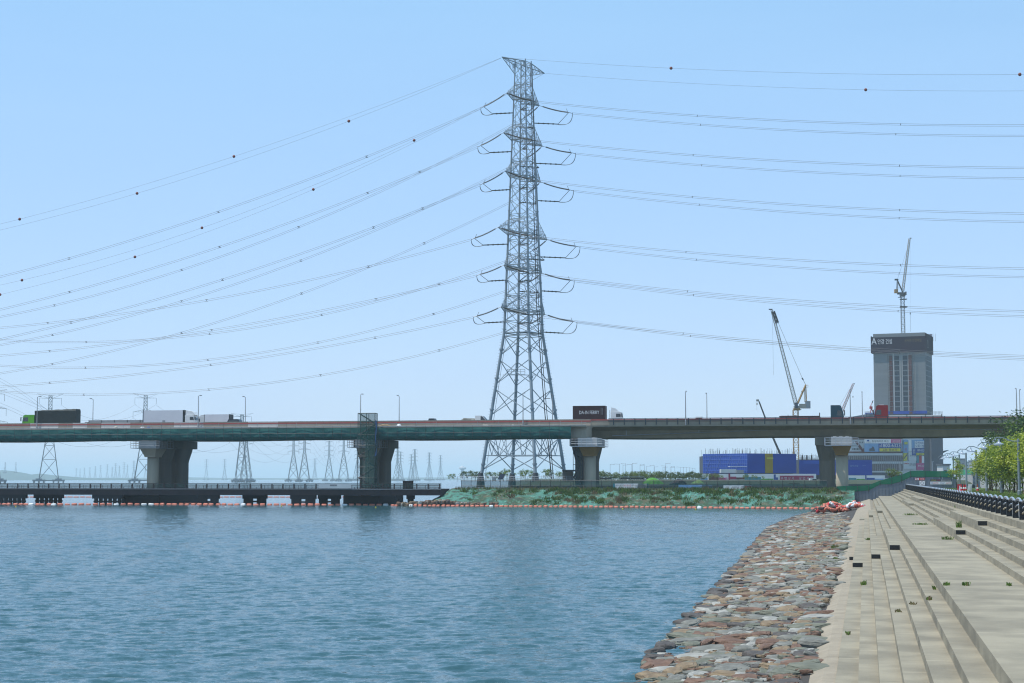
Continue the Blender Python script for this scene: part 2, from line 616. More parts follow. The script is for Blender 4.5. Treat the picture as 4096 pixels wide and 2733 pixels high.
# ================================================================ shore and promenade (x = across, y = along)
def lerp(tab, x):
    if x <= tab[0][0]:
        return tab[0][1]
    for (a, b), (c, d) in zip(tab, tab[1:]):
        if x <= c:
            return b + (d - b) * (x - a) / (c - a)
    return tab[-1][1]


WEDGE = [(20, -5.3), (41, -5.81), (57, -6.33), (74, -6.8), (90, -7.25), (108, -7.8), (142, -8.8), (180, -10.1), (221, -9.4), (264, -8.2), (310, -7)]
SEDGE = [(20, -1.25), (60, -1.45), (90, -1.4), (120, -1.65), (165, -1.9), (200, -1.5), (240, -1.3), (310, -1.2)]
rows = []
l = 14.0
rr = random.Random(3)
while l < 312:
    we, se = lerp(WEDGE, l), lerp(SEDGE, l)
    far = max(0, min(1, (l - 165) / 60))
    zs = .55 + far * .5
    rows.append([(we - 3, l, -.7), (we, l, -.08), (we * .7 + se * .3, l, .05), (we * .4 + se * .6, l, .2), (se, l, zs * .75 + rr.uniform(-.03, .03)),
                 (se * .5 - .35, l, zs + rr.uniform(-.02, .02)), (-.6, l, .56 + far * .62), (.5, l, .5 + far * 1.0), (2.3, l, -.4 + far * 1.0)])
    l += 1.5
shore = MB().grid(rows)
shore.m = [1 if i % 8 < 4 else 0 for i in range(len(shore.f))]
tag(slbuild(shore, 'sand_shore', [M['sand'], M['bed']]), kind='structure')

# concrete of the steps: slab joints, streaks, stains
sm = mat('step_concrete', (.305, .27, .197), .9, (.225, .2, .148), .5, bump=.012, bsc=14, st=(1, .9, 1))
nt = sm.node_tree
b = nt.nodes['Principled BSDF']
tc = nt.nodes.new('ShaderNodeTexCoord')
sx = nt.nodes.new('ShaderNodeSeparateXYZ')
nt.links.new(tc.outputs['Object'], sx.inputs[0])


def mth(nt, op, a, b_=None, v=None):
    n = nt.nodes.new('ShaderNodeMath')
    n.operation = op
    for i, q in enumerate((a, b_)):
        if q is None:
            continue
        if isinstance(q, (int, float)):
            n.inputs[i].default_value = q
        else:
            nt.links.new(q, n.inputs[i])
    return n.outputs[0]


old = b.inputs['Base Color'].links[0].from_socket
mp = nt.nodes.new('ShaderNodeMapping')
mp.inputs['Scale'].default_value = (.6, .55, 2.0)
nt.links.new(tc.outputs['Object'], mp.inputs[0])
n3 = nt.nodes.new('ShaderNodeTexNoise')
n3.inputs['Scale'].default_value = 1.1
n3.inputs['Detail'].default_value = 4
nt.links.new(mp.outputs[0], n3.inputs['Vector'])
stn = nt.nodes.new('ShaderNodeMapRange')
stn.inputs['From Min'].default_value = .38
stn.inputs['From Max'].default_value = .62
stn.inputs['To Min'].default_value = .76
stn.inputs['To Max'].default_value = 1.06
nt.links.new(n3.outputs['Fac'], stn.inputs['Value'])
jn = mth(nt, 'LESS_THAN', mth(nt, 'MODULO', sx.outputs['Y'], 8.6), .12)
gain = mth(nt, 'ADD', stn.outputs[0], mth(nt, 'MULTIPLY', jn, .2))
vm = nt.nodes.new('ShaderNodeVectorMath')
vm.operation = 'SCALE'
nt.links.new(old, vm.inputs[0])
nt.links.new(gain, vm.inputs['Scale'])
nt.links.new(vm.outputs[0], b.inputs['Base Color'])
M['step'] = sm

T = [(-.74, .60), (-.236, .81), (.195, 1.03), (.637, 1.24), (1.088, 1.47), (1.587, 1.71)]
P0, P1, PZ = 2.05, 4.30, 2.03
U = [(4.30, 2.25), (4.77, 2.47), (5.37, 2.70), (5.82, 2.92)]
KS, KZ = 6.28, 3.22
SECT = [(14, 87.4, 0), (87.4, 116, 1), (116, 181, 0), (181, 214, 1), (214, 303, 0)]


def steps_mb(tab, s_end, sec):
    mb = MB()
    for l0, l1, seat in sec:
        if seat:
            q = [(tab[i][0], tab[i + 1][1]) for i in range(0, len(tab), 2)]
        else:
            q = tab
        for i, (s0, z) in enumerate(q):
            s1 = q[i + 1][0] if i + 1 < len(q) else s_end
            k = int((l1 - l0) / 17) + 1
            for j in range(k):      # each run is cast in lengths that differ by a few millimetres
                a, c = l0 + (l1 - l0) * j / k, l0 + (l1 - l0) * (j + 1) / k
                dz = rr.uniform(-.004, .004)
                mb.box(s0 + rr.uniform(-.006, .006), s1 + .02, a + .002, c - .002, -.6, z + dz)
    return mb


tag(slbuild(steps_mb(T, P0, SECT), 'lower_steps', M['step']), kind='structure')
tag(slbuild(MB().box(P0, P1 + .02, 14, 304, -.6, PZ), 'landing', M['step']), kind='structure')
tag(slbuild(steps_mb(U, KS, SECT), 'upper_steps', M['step']), kind='structure')
tag(slbuild(MB().box(KS, 7.15, 14, 304, -.6, KZ), 'kerb', M['step']), kind='structure')
tag(slbuild(MB().box(7.15, 12.7, 14, 304, -.6, KZ - .03), 'path', M['path']), kind='structure')
vg = [[(s, l_, 3.27 + .06 * math.sin(s * 1.7 + l_ * .6) * (s > 13) + (.1 if s > 14 else 0)) for s in (12.7, 13.2, 14, 16, 18, 22, 60, 140)] for l_ in range(14, 312, 4)]
tag(slbuild(MB().grid(vg), 'verge', M['lawn']), kind='structure')
g = MB()
rg = random.Random(5)
for i in range(9000):
    l_ = rg.uniform(120, 300)
    s = rg.uniform(12.75, 18.5) if i % 3 else 12.7 + abs(rg.gauss(0, .5))
    h = rg.uniform(.08, .26)
    a = rg.uniform(0, 6.28)
    w = rg.uniform(.03, .07)
    dx, dy = math.cos(a) * w, math.sin(a) * w
    lx, ly = rg.gauss(0, .1), rg.gauss(0, .1)
    g.add([(s - dx, l_ - dy, 3.25), (s + dx, l_ + dy, 3.25), (s + lx, l_ + ly, 3.3 + h)], [(0, 1, 2)], 0 if rg.random() < .85 else 1)
tag(slbuild(g, 'verge_grass', [M['grass'], M['drygrass']]), kind='stuff')

# dark end plates where the double-height seats begin
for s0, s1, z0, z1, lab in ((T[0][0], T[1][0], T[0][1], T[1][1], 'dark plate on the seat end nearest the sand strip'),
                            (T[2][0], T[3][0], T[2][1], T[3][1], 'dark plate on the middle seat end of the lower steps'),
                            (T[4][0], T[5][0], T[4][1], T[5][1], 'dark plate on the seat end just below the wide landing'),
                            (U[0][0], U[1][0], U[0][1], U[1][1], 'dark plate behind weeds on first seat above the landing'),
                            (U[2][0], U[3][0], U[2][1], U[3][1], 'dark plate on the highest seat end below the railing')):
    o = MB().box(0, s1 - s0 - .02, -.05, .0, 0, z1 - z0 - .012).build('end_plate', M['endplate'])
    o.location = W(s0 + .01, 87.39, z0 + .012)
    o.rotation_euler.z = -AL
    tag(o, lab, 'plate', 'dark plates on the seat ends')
o = MB().box(0, .22, -.2, .0, 0, .17).build('concrete_block', M['endplate'])
o.location = W(-.98, 96, .56)
o.rotation_euler.z = -AL
tag(o, 'small dark block lying in the sand beside the lowest seat', 'block')

# ---------------------------------------------------------------- riprap stones
def rock_mesh(seed):
    rk = random.Random(seed)
    mb = MB()
    n, rings = 8, 5
    ph = [rk.uniform(.6, 1.2) for _ in range(n)]
    secs = []
    for k in range(rings + 1):
        t = k / rings
        rad = (.85, 1.0, 1.03, .98, .9, .62)[k]
        z = (-.5, -.2, .15, .36, .46, .52)[k]
        secs.append([(math.cos(2 * math.pi * i / n) * rad * ph[i] * rk.uniform(.92, 1.06) * .5,
                      math.sin(2 * math.pi * i / n) * rad * ph[i] * rk.uniform(.92, 1.06) * .5,
                      (z + rk.uniform(-.06, .06)) * .6 + .14 * ph[(i + 3) % n] * t) for i in range(n)])
    mb.loft(secs)
    return mb


rk = random.Random(21)
KINDS = ['rust', 'grey', 'pale', 'green', 'dark', 'tan']
WTS = [24, 24, 13, 15, 8, 20]
protos = [rock_mesh(100 + i) for i in range(10)]
pm = {}
for i, pmb in enumerate(protos):
    for kd in KINDS:
        me = bpy.data.meshes.new('stone')
        me.from_pydata([V(p) for p in pmb.v], [], pmb.f)
        me.materials.append(M['st_' + kd])
        pm[(i, kd)] = me
SLAB = {'rust': 'rust-brown flat stone in the riprap between water and sand', 'grey': 'mid-grey flat stone in the riprap between water and sand',
        'pale': 'pale whitish flat stone in the riprap between water and sand', 'green': 'greenish-grey flat stone in the riprap between water and sand',
        'dark': 'nearly black stone in the riprap between water and sand', 'tan': 'tan ochre flat stone in the riprap between water and sand'}
spots = []
l = 36.0
while l < 262:
    we, se = lerp(WEDGE, l), lerp(SEDGE, l)
    dl = .72 if l < 110 else .85
    s = we - .25 + rk.uniform(0, .4)
    while s < se - .45 + rk.uniform(-.35, .25):
        w = max(.3, min(1.35, rk.lognormvariate(-.3, .38)))
        t = (s + w / 2 - we) / (se - we)
        z = max(-.06, -.1 + .1 * t + .42 * t * t)
        spots.append((s + w / 2, l + rk.uniform(-.3, .3), z + rk.uniform(-.1, .06), w, dl * rk.uniform(.85, 1.6), rk.uniform(.26, .42), ('dark' if t < .1 and rk.random() < .6 else rk.choices(KINDS, WTS)[0]), rk.randrange(10), rk.uniform(-.3, .3)))
        s += w * .88
    l += dl * .8
spots.sort(key=lambda q: q[1])
rest = MB()
nind = 0
for (s, l, z, w, d, h, kd, pi_, a) in spots:
    if nind < 300:
        o = bpy.data.objects.new('stone', pm[(pi_, kd)])
        COL.objects.link(o)
        o.location = W(s, l, z)
        o.scale = (w * 1.04, d * 1.02, h)
        o.rotation_euler = (rk.uniform(-.02, .14), rk.uniform(-.1, .1), -AL + a)
        tag(o, SLAB[kd], 'stone', 'flat stones of the shore riprap')
        nind += 1
    else:
        Mx = Matrix.Rotation(a, 3, 'Z') @ Matrix.Rotation(rk.uniform(-.02, .14), 3, 'X') @ Matrix.Rotation(rk.uniform(-.14, .14), 3, 'Y')
        rest.add([Mx @ V((p[0] * w * 1.04, p[1] * d * 1.02, p[2] * h)) + V((s, l, z)) for p in protos[pi_].v], protos[pi_].f, KINDS.index(kd))
for i in range(2600):      # small broken stones wedged between the slabs
    l = 36 + 224 * rk.random() ** 1.5
    we, se = lerp(WEDGE, l), lerp(SEDGE, l)
    t = rk.random()
    s = we + (se - .1 - we) * t
    sz = rk.uniform(.16, .42)
    Mx = Matrix.Rotation(rk.uniform(0, 6), 3, 'Z') @ Matrix.Rotation(rk.uniform(-.2, .2), 3, 'X')
    q_ = rk.choice(protos)
    rest.add([Mx @ V((p[0] * sz * 1.3, p[1] * sz, p[2] * sz * .4)) + V((s, l, -.05 + .1 * t + .42 * t * t + rk.uniform(0, .05))) for p in q_.v], q_.f, KINDS.index(rk.choices(KINDS, WTS)[0]))
tag(slbuild(rest, 'riprap', [M['st_' + k] for k in KINDS]), kind='stuff')


# ---------------------------------------------------------------- weeds on the concrete
def tuft(n, w, h, seed, m2=.2):
    q = random.Random(seed)
    mb = MB()
    for i in range(n):
        x, y = q.uniform(-.5, .5) * w * q.uniform(.3, 1), q.gauss(0, .16)
        a = q.uniform(0, 6.28)
        hh = h * q.uniform(.25, 1)
        lx, ly = q.gauss(0, .35) * hh, q.gauss(0, .35) * hh
        dx, dy = math.cos(a) * .022, math.sin(a) * .022
        mb.add([(x - dx, y - dy, -.03), (x + dx, y + dy, -.03), (x + lx * .6 + dx, y + ly * .6 + dy, hh * .7), (x + lx, y + ly, hh)], [(0, 1, 2), (0, 2, 3)], 0 if q.random() > m2 else 1)
    return mb


WEEDS = [(3392, 2535, .62, .2, .16, 'short weed tuft on the lowest tread nearest the camera'),
         (3454, 2337, .84, .32, .34, 'bushy weed standing on the second lowest tread'),
         (3593, 2445, 1.25, .3, .13, 'reddish weed tuft halfway up the lower steps'),
         (3651, 2416, 1.48, .28, .12, 'brown weed tuft one tread above the reddish one'),
         (3787, 2338, 2.05, .28, .16, 'left weed of the pair growing in the landing joint'),
         (3862, 2339, 2.05, .32, .18, 'right weed of the pair growing in the landing joint'),
         (4037, 2340, 2.05, .2, .14, 'faint weed in the landing joint by the upper steps'),
         (3735, 2356, 1.72, .18, .2, 'weed rooted at the foot of the landing riser'),
         (3717, 2395, 1.74, .22, .12, 'dry weed on the tread below the landing'),
         (3790, 2157, 2.05, .9, .3, 'wide weed patch on the landing below dark plate'),
         (3836, 2108, 2.5, .45, .75, 'tall grassy weed rising beside the dark plate'),
         (3680, 2098, 2.05, 1.6, .26, 'long weed strip across the far landing joint'),
         (3640, 2060, 2.05, 1.8, .3, 'dark weed strip across the landing beyond the seats'),
         (3640, 1999, 2.3, 1.5, .8, 'low dark bush on the distant upper steps'),
         (3828, 2030, 2.95, .5, .35, 'weed tuft at the kerb foot below the railing'),
         (3512, 2140, .95, .6, .5, 'weed clump at the far end of lower seats'),
         (3475, 2158, .85, .8, .25, 'weed patch at the end of the lowest seat'),
         (3338, 2192, .55, 1.0, .5, 'grass clump between stones and the sand strip'),
         (3340, 2238, .5, .5, .3, 'small grass tuft at stone edge by dark block'),
         (3645, 1968, 2.9, .9, .5, 'small bush below the far end of the railing')]
for i, (px, py, z, w, h, lab) in enumerate(WEEDS):
    p = atz(px, py, z)
    w, h = w * .7, h * .55
    o = tuft(int(26 + 50 * min(w, 1.4)), w, h, 300 + i, .75 if 'reddish' in lab or 'brown' in lab or 'dry' in lab else .12).build('weed', [M['grass'], M['drygrass']])
    o.location = p
    o.rotation_euler.z = -AL
    tag(o, lab, 'weed', 'weeds on the steps')

# ---------------------------------------------------------------- railing with arched rails
rl = slthing('railing', 'long black-posted railing with arched steel rails along the promenade kerb', 'railing', 6.65, 60, KZ)
pl = [60 + 3.5 * i for i in range(69)]
pm_ = MB().box(-.13, .13, -.07, .07, 0, .74).box(-.15, .15, -.09, .09, .74, .8)
first = pm_.build('post', M['post'], rl)


def arch(z0, rise, r):
    return [(0, .07 + 3.36 * t / 10, z0 + rise * 4 * (t / 10) * (1 - t / 10)) for t in range(11)]


ra = MB().tube(arch(.74, .17, 0), .05, 6).build('top_rail', M['alu'], rl, smooth=True)
rb_ = MB().tube(arch(.48, .14, 0), .035, 5).build('middle_rail', M['alu'], rl, smooth=True)
rc_ = MB().tube(arch(.26, .12, 0), .04, 5).build('lower_rope', M['rope'], rl, smooth=True)
for i, l_ in enumerate(pl):
    if i == 0:
        continue
    for q in ((first, ra, rb_, rc_) if i < len(pl) - 1 else (first,)):
        c = q.copy()
        COL.objects.link(c)
        c.parent = rl
        c.location = (0, l_ - 60, 0)

# ---------------------------------------------------------------- land behind the bridge, netted bank
def landz(s, l):
    t = max(0, min(1, (l - 312) / 60))
    return 3.05 + 1.62 * t * t * (3 - 2 * t)


def bankw(s):
    return 306.5 - (s + 84) / 78 * 9.5


gr = []
ls = [303 + 4 * i for i in range(20)] + [384, 400, 430, 470, 530, 620, 760, 950, 1300, 1900, 2600]
for l_ in ls:
    left = -78 - (l_ - 303) * .035 if l_ < 400 else -83 - (l_ - 400) * .21
    ss = [left + (u_ ** 1.3) * (700 + l_) for u_ in [i / 40 for i in range(41)]]
    gr.append([(s, bankw(min(s, -6)) + 7.6 + (l_ - 303) if l_ < 384 else l_ + 0.0, landz(s, l_) + (rg.uniform(-.08, .08) if l_ < 380 else 0) - (5.5 if i == 0 else 0)) for i, s in enumerate(ss)])
tag(slbuild(MB().grid(gr), 'land', M['earth']), kind='structure')

bm_ = mat('netted_bank', (.075, .225, .175), .9, (.045, .14, .115), .5, bump=.12, bsc=1.4)
nt = bm_.node_tree
b = nt.nodes['Principled BSDF']
old = b.inputs['Base Color'].links[0].from_socket
tc = nt.nodes.new('ShaderNodeTexCoord')
for scl, col, lo, hi, st in ((.16, (.03, .07, .035), .46, .56, (1, 1, 1)), (.5, (.085, .085, .05), .53, .64, (1, 1, 1.5)), (2.2, (.15, .31, .25), .55, .68, (1, 1, 1)), (1.1, (.04, .06, .045), .53, .62, (1, 1, 1))):
    mp = nt.nodes.new('ShaderNodeMapping')
    mp.inputs['Scale'].default_value = st
    nt.links.new(tc.outputs['Object'], mp.inputs[0])
    n = nt.nodes.new('ShaderNodeTexNoise')
    n.inputs['Scale'].default_value = scl
    n.inputs['Detail'].default_value = 6
    nt.links.new(mp.outputs[0], n.inputs['Vector'])
    mr = nt.nodes.new('ShaderNodeMapRange')
    mr.inputs['From Min'].default_value = lo
    mr.inputs['From Max'].default_value = hi
    nt.links.new(n.outputs['Fac'], mr.inputs['Value'])
    mx = nt.nodes.new('ShaderNodeMix')
    mx.data_type = 'RGBA'
    nt.links.new(mr.outputs[0], mx.inputs['Factor'])
    nt.links.new(old, mx.inputs['A'])
    mx.inputs['B'].default_value = (*col, 1)
    old = mx.outputs['Result']
nt.links.new(old, b.inputs['Base Color'])


def bankz(s, t):      # t 0 water .. 1 crest
    end = max(0.0, min(1, (s + 83.2) / 6.5))
    return (-.5 + 3.75 * (t ** .8)) * end + (-.6) * (1 - end) + .28 * math.sin(s * .9 + t * 5) * math.sin(s * .37) * t * (1 - t) * 3


bk = []
for i in range(161):
    s = -84 + i * .5125
    bk.append([(s + rg.uniform(-.1, .1), bankw(s) - 1 + 9 * t, bankz(s, t) + rg.uniform(-.1, .1) * (0 < t < 1)) for t in [j / 14 for j in range(15)]])
tag(slbuild(MB().grid(bk), 'bank', bm_, smooth=True), kind='structure')
g = MB()
for i in range(360):
    s = rg.uniform(-74, -4)
    t = rg.choice((rg.uniform(.2, .5), rg.uniform(.55, .98), rg.uniform(.7, .98)))
    if s < -58 and rg.random() < .75:
        continue
    dry = rg.random() < .16
    for k in range(rg.randrange(20, 95)):
        x, t2 = s + rg.gauss(0, .38), t + rg.gauss(0, .04)
        if not 0.12 < t2 < 1:
            continue
        z = bankz(x, t2)
        y = bankw(x) - 1 + 9 * t2
        h = rg.uniform(.15, .55)
        a = rg.uniform(0, 6.28)
        dx, dy = math.cos(a) * .09, math.sin(a) * .09
        g.add([(x - dx, y - dy, z - .05), (x + dx, y + dy, z - .05), (x + rg.gauss(0, .15), y + rg.gauss(0, .15), z + h)], [(0, 1, 2)], 2 if dry else (0 if rg.random() < .6 else 1))
for i in range(5000):     # dry fringe along the crest
    s = rg.uniform(-76, -5)
    y = bankw(s) + 7.6 + rg.uniform(-.6, 1.2)
    h = rg.uniform(.1, .5) * (1.3 if s < -55 else 1)
    a = rg.uniform(0, 6.28)
    dx, dy = math.cos(a) * .05, math.sin(a) * .05
    g.add([(s - dx, y - dy, 3.0), (s + dx, y + dy, 3.0), (s + rg.gauss(0, .1), y, 3.1 + h)], [(0, 1, 2)], 2 if rg.random() < .7 else 0)
tag(slbuild(g, 'bank_grass', [M['grass'], M['leaf_c'], M['drygrass']]), kind='stuff')
# rubble toe at the bank's tip
g = MB()
for i in range(420):
    s = rg.uniform(-85, -66)
    y = bankw(s) + rg.uniform(-1.2, 1.2) + .1 * (s + 85) * .3
    c = protos[rg.randrange(10)]
    w = rg.uniform(.3, .9)
    z = rg.uniform(-.1, .4) + max(0, .55 - abs(s + 77) * .08)
    g.add([(p[0] * w + s, p[1] * w + y, p[2] * w + z) for p in c.v], c.f, rg.choices((0, 1, 2, 3), (5, 3, 1, 2))[0])
tag(slbuild(g, 'rubble', [M['st_rust'], M['st_tan'], M['st_pale'], M['st_dark']]), kind='stuff')
# ================================================================ road bridge (x = along the bridge, y = across it)
DZ = 14.9
JOIN = s_at(2356, 318)
br = slthing('road_bridge', 'long grey concrete girder bridge carrying lorries across the whole view', 'bridge', 0, 323, 0)
OB = (0, 323, 0)


def P(mb, name, m, par, off, **k):
    return mb.build(name, m, par, off, 0, **k)


S0, S1 = -330, 150
mb = MB()
q = [(323.6, 15.0), (326.2, 14.3), (327.2, 12.95), (341.0, 12.95), (342, 14.3), (344.6, 15.0)]
n = 60
mb.loft([[(S0 + (S1 - S0) * k / n, y, z - (.0 if z > 13 else .12 * math.sin((S0 + (S1 - S0) * k / n + 51) / 46.6 * math.pi * 2))) for y, z in q] for k in range(n + 1)])
P(mb, 'girder', M['concold'], br, OB)
P(MB().box(S0, S1, 323.2, 345, 15.0, 15.25), 'deck', M['conc'], br, OB)
P(MB().box(S0, S1, 323.15, 323.55, 15.25, 15.8).box(S0, S1, 344.7, 345.05, 15.25, 15.9), 'parapet', M['conc'], br, OB)
P(MB().box(JOIN - 1, S1, 323.9, 324.2, 15.25, 16.2, 1).box(JOIN - 1, S1, 323.88, 324.22, 16.2, 16.42, 0), 'inner_barrier', [M['redpaint'], M['concdark']], br, OB)
rs = [JOIN + 4 + i * 2.05 for i in range(64)]
for i, s in enumerate(rs):
    P(MB().box(s - .09, s + .09, 323.0, 323.14, 15.3, 16.5), 'railing_post', M['railsteel'], br, OB)
for z in (15.95, 16.2, 16.5):
    P(MB().box(JOIN + 3, S1, 322.98, 323.1, z - .055, z + .055), 'rail', M['railsteel'], br, OB)
pipe = MB()
for a, b_ in (((JOIN + 3.2, 13.3), (JOIN + 39, 14.45)), ((-3.8 + .5, 14.35), (40, 13.95)), ((40, 13.95), (120, 13.3))):
    pipe.bar((a[0], 326.3, a[1]), (b_[0], 326.3, b_[1]), .06, 6)
for s, z0, z1 in ((JOIN + 6, 13.4, 15), (JOIN + 20, 13.8, 15), (JOIN + 39, 14.45, 15), (-3.3, 14.35, 15), (28, 14.0, 15)):
    pipe.bar((s, 326.2, z0), (s, 326.2, z1), .05, 5)
P(pipe, 'drain_pipe', M['alu'], br, OB)
PIERS = [-139.1, -94.5, -51.0, -4.3]
for i, s in enumerate(PIERS + [44.5]):
    so_ = s - 3.0
    e = thing('pier', None, None)
    e.parent = br
    e.location = (so_, 10.5, 0)
    OP = (so_, 333.5, 0)
    P(MB().prism([(so_ - 2, 11.3), (so_ + 2, 11.3), (so_ + 2, 12.9), (so_ - 2, 12.9)], 324.4, 343.4), 'cap', M['conpier_shaded'], e, OP)
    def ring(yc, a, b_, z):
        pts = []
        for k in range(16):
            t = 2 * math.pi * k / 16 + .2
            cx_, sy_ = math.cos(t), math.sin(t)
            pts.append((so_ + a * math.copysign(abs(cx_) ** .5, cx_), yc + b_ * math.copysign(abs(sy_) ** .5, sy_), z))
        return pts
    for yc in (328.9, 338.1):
        P(MB().loft([ring(yc, 1.35, 3.3, 8.4), ring(yc, 1.45, 3.5, 9.0), ring(yc, 1.85, 4.2, 10.7), ring(yc, 1.95, 4.4, 11.3)]), 'flared_head', M['conpier_shaded'], e, OP)
        P(MB().loft([ring(yc, 1.35, 3.3, -1), ring(yc, 1.35, 3.3, 8.4)]), 'column', M['conpier_shaded'], e, OP)
    if i < 2:
        P(MB().box(so_ - 3.2, so_ + 3.2, 322, 343, -1, 1.9), 'footing', M['pile'], e, OP)

# widening deck, still under construction, wrapped in green net
wx = slthing('bridge_extension', 'new bridge deck under construction wrapped in dark green netting', 'bridge deck', -150, 314, 0)
OW = (-150, 314, 0)
P(MB().box(S0, JOIN, 314.6, 322.6, 14.72, 14.95), 'deck_slab', M['conc'], wx, OW)
P(MB().box(S0, JOIN, 314.4, 314.75, 14.95, 15.12), 'edge_kerb', M['conclight'], wx, OW)
P(MB().box(S0, JOIN - .02, 315.6, 321.6, 12.7, 14.72), 'girder', M['conc'], wx, OW)
nr = random.Random(8)
rows = []
k = int((JOIN - 2.6 - S0) / .5)
for i in range(k + 1):
    s = S0 + i * .5
    sag = .05 * math.sin(s * 2.1) + nr.uniform(-.04, .04)
    rows.append([(s, 314.35 + .03 * math.sin(s * 1.3), 14.78 + nr.uniform(-.02, .03)), (s, 314.2 + .12 * math.sin(s * .9), 13.9), (s, 314.25 + .1 * math.sin(s * 1.7), 13.1), (s, 314.7, 12.62 + sag), (s, 316, 12.5 + sag)])
P(MB().grid(rows), 'debris_net', M['net_green'], wx, OW)
fr = MB()
for i in range(int((JOIN - 3 - S0) / 1.85)):
    s = S0 + i * 1.85
    fr.bar((s, 314.12, 12.7), (s, 314.12, 15.0 + (.75 if i % 7 == 0 else .1)), .03, 4)
fr.bar((S0, 314.1, 13.75), (JOIN - 3, 314.1, 13.75), .025, 4).bar((S0, 314.1, 14.85), (JOIN - 3, 314.1, 14.85), .05, 4)
P(fr, 'net_frame', M['darksteel'], wx, OW)
hr = MB()
for s in range(-320, int(JOIN), 4):
    hr.bar((s, 314.6, 15.1), (s, 314.6, 15.85), .03, 4)
hr.bar((S0, 314.6, 15.55), (JOIN, 314.6, 15.5), .02, 4)
P(hr, 'rope_rail', M['greyp'], wx, OW)

# new piers standing in front of the old ones
plabs = ['new round bridge pier beneath the white refrigerated truck', 'new bridge pier half hidden by green scaffold stairs', 'new pier with pale cap at the end of the netted deck', 'new round pier with ochre flared cap beside the grey hoarding']
for i, s in enumerate(PIERS):
    e = slthing('bridge_pier', plabs[i], 'pier', s, 318, 0, 'new piers for the widened bridge')
    O_ = (s, 318, 0)
    P(MB().lathe((s, 318, 0), [(1.12, -1), (1.12, 9.35)], 28), 'column', M['conccol'], e, O_, smooth=True)
    secs = []
    for w, z in ((1.1, 9.3), (1.12, 9.5), (1.75, 11.05), (1.95, 11.15)):
        secs.append([(s - w, 318 - w * 1.5, z), (s + w, 318 - w * 1.5, z), (s + w, 318 + w * 1.5, z), (s - w, 318 + w * 1.5, z)])
    P(MB().loft(secs), 'flared_head', M['form'] if i > 1 else M['conccol'], e, O_)
    c = MB().box(s - 1.85, s + 1.85, 315.1, 320.9, 11.15, 12.66)
    for k in range(3):
        c.box(s - 1.5 + k * 1.1, s - .9 + k * 1.1, 316.2, 319.8, 12.66, 12.78)
    P(c, 'cap', M['conclight'], e, O_)
    pf = MB().box(s - 3.0, s + 3.0, 313.9, 314.9, 11.0, 11.1).box(s - 3.0, s - 1.9, 314.9, 321, 11.0, 11.1).box(s + 1.9, s + 3.0, 314.9, 321, 11.0, 11.1)
    for x, y in [(s - 3 + j * 1.0, 313.95) for j in range(7)] + [(s - 3, 314 + j * 1.4) for j in range(6)] + [(s + 3, 314 + j * 1.4) for j in range(6)]:
        pf.bar((x, y, 11.1), (x, y, 12.45), .035, 4)
    for z in (11.55, 12.0, 12.42):
        pf.bar((s - 3, 313.95, z), (s + 3, 313.95, z), .03, 4).bar((s - 3, 313.95, z), (s - 3, 321, z), .03, 4).bar((s + 3, 313.95, z), (s + 3, 321, z), .03, 4)
    P(pf, 'work_platform', M['alu'] if i > 1 else M['greyp'], e, O_)
    if i < 2:
        P(MB().box(s - 3.5, s + 3.5, 313.2, 321.8, -1, 1.75), 'footing', M['pile'], e, O_)

# concrete barrier panels with the red stripe
pb = {}
for kind, m in (('pale', M['conclight']), ('dark', M['concdark'])):
    r_ = thing('concrete_barrier', 'pale concrete barrier panel with red stripe along the bridge edge' if kind == 'pale' else 'weathered brown concrete barrier panel with red stripe along the bridge edge', 'barrier', group='concrete barrier panels along the bridge')
    MB().prism([(-.24, 0), (.24, 0), (.2, .25), (.1, .5), (.09, 1.32), (-.09, 1.32), (-.1, .5), (-.2, .25)], -1.57, 1.57).build('panel', m, r_).rotation_euler.z = R(90)
    MB().box(-1.572, 1.572, -.115, .115, .84, 1.06).build('red_stripe', M['redpaint'], r_)
    pb[kind] = [r_, 0]
i = 0
s = JOIN - 2.0
while s > -215:
    kind = 'pale' if (s < -118 and (i * 7) % 5 in (0, 2)) or i in (20, 33) else 'dark'
    t_ = pb[kind]
    loc = W(s, 323.2, 15.12)
    if t_[1] == 0:
        t_[0].location = loc
        t_[0].rotation_euler.z = -AL
    else:
        copy_tree(t_[0], loc, -AL)
    t_[1] += 1
    i += 1
    s -= 3.16

# debris lying on the new deck
for px, py, sz, m, lab, nm in ((463, 1712, (.9, .5, .5), 'debris', 'pale sack slumped at the deck edge left of the blue sheets', 'sack'), (569, 1716, (1.1, .5, .32), 'white', 'white and blue sheet bundle on the deck above first pier', 'bundle'),
                               (594, 1714, (.9, .5, .35), 'blue', 'dark blue sheet bundle on deck above first pier', 'bundle'), (1596, 1704, (.9, .6, .55), 'white', 'white sack on the deck right of green scaffold tower', 'sack'),
                               (1540, 1706, (2.2, .5, .5), 'stake', 'stack of timber formwork on deck beside the scaffold tower', 'timber_stack'), (1940, 1706, (1.8, .5, .3), 'debris', 'long pale sheet pile on the deck left of the pylon', 'sheet_pile'),
                               (2052, 1706, (.5, .4, .25), 'white', 'small white sack on deck in front of pylon legs', 'sack')):
    s, z = atl(px, py, 315.4)
    q = random.Random(px)
    mb = MB()
    mb.loft([[(math.cos(t * .785) * sz[0] * .5 * w * q.uniform(.8, 1.1), math.sin(t * .785) * sz[1] * .5 * w * q.uniform(.8, 1.1), zz * sz[2]) for t in range(8)] for w, zz in ((.9, 0), (1.05, .3), (.9, .65), (.45, 1.0))])
    o = mb.build(nm, M[m])
    o.location = W(s, 315.4, 14.96)
    o.rotation_euler.z = -AL
    tag(o, lab, nm.replace('_', ' '))

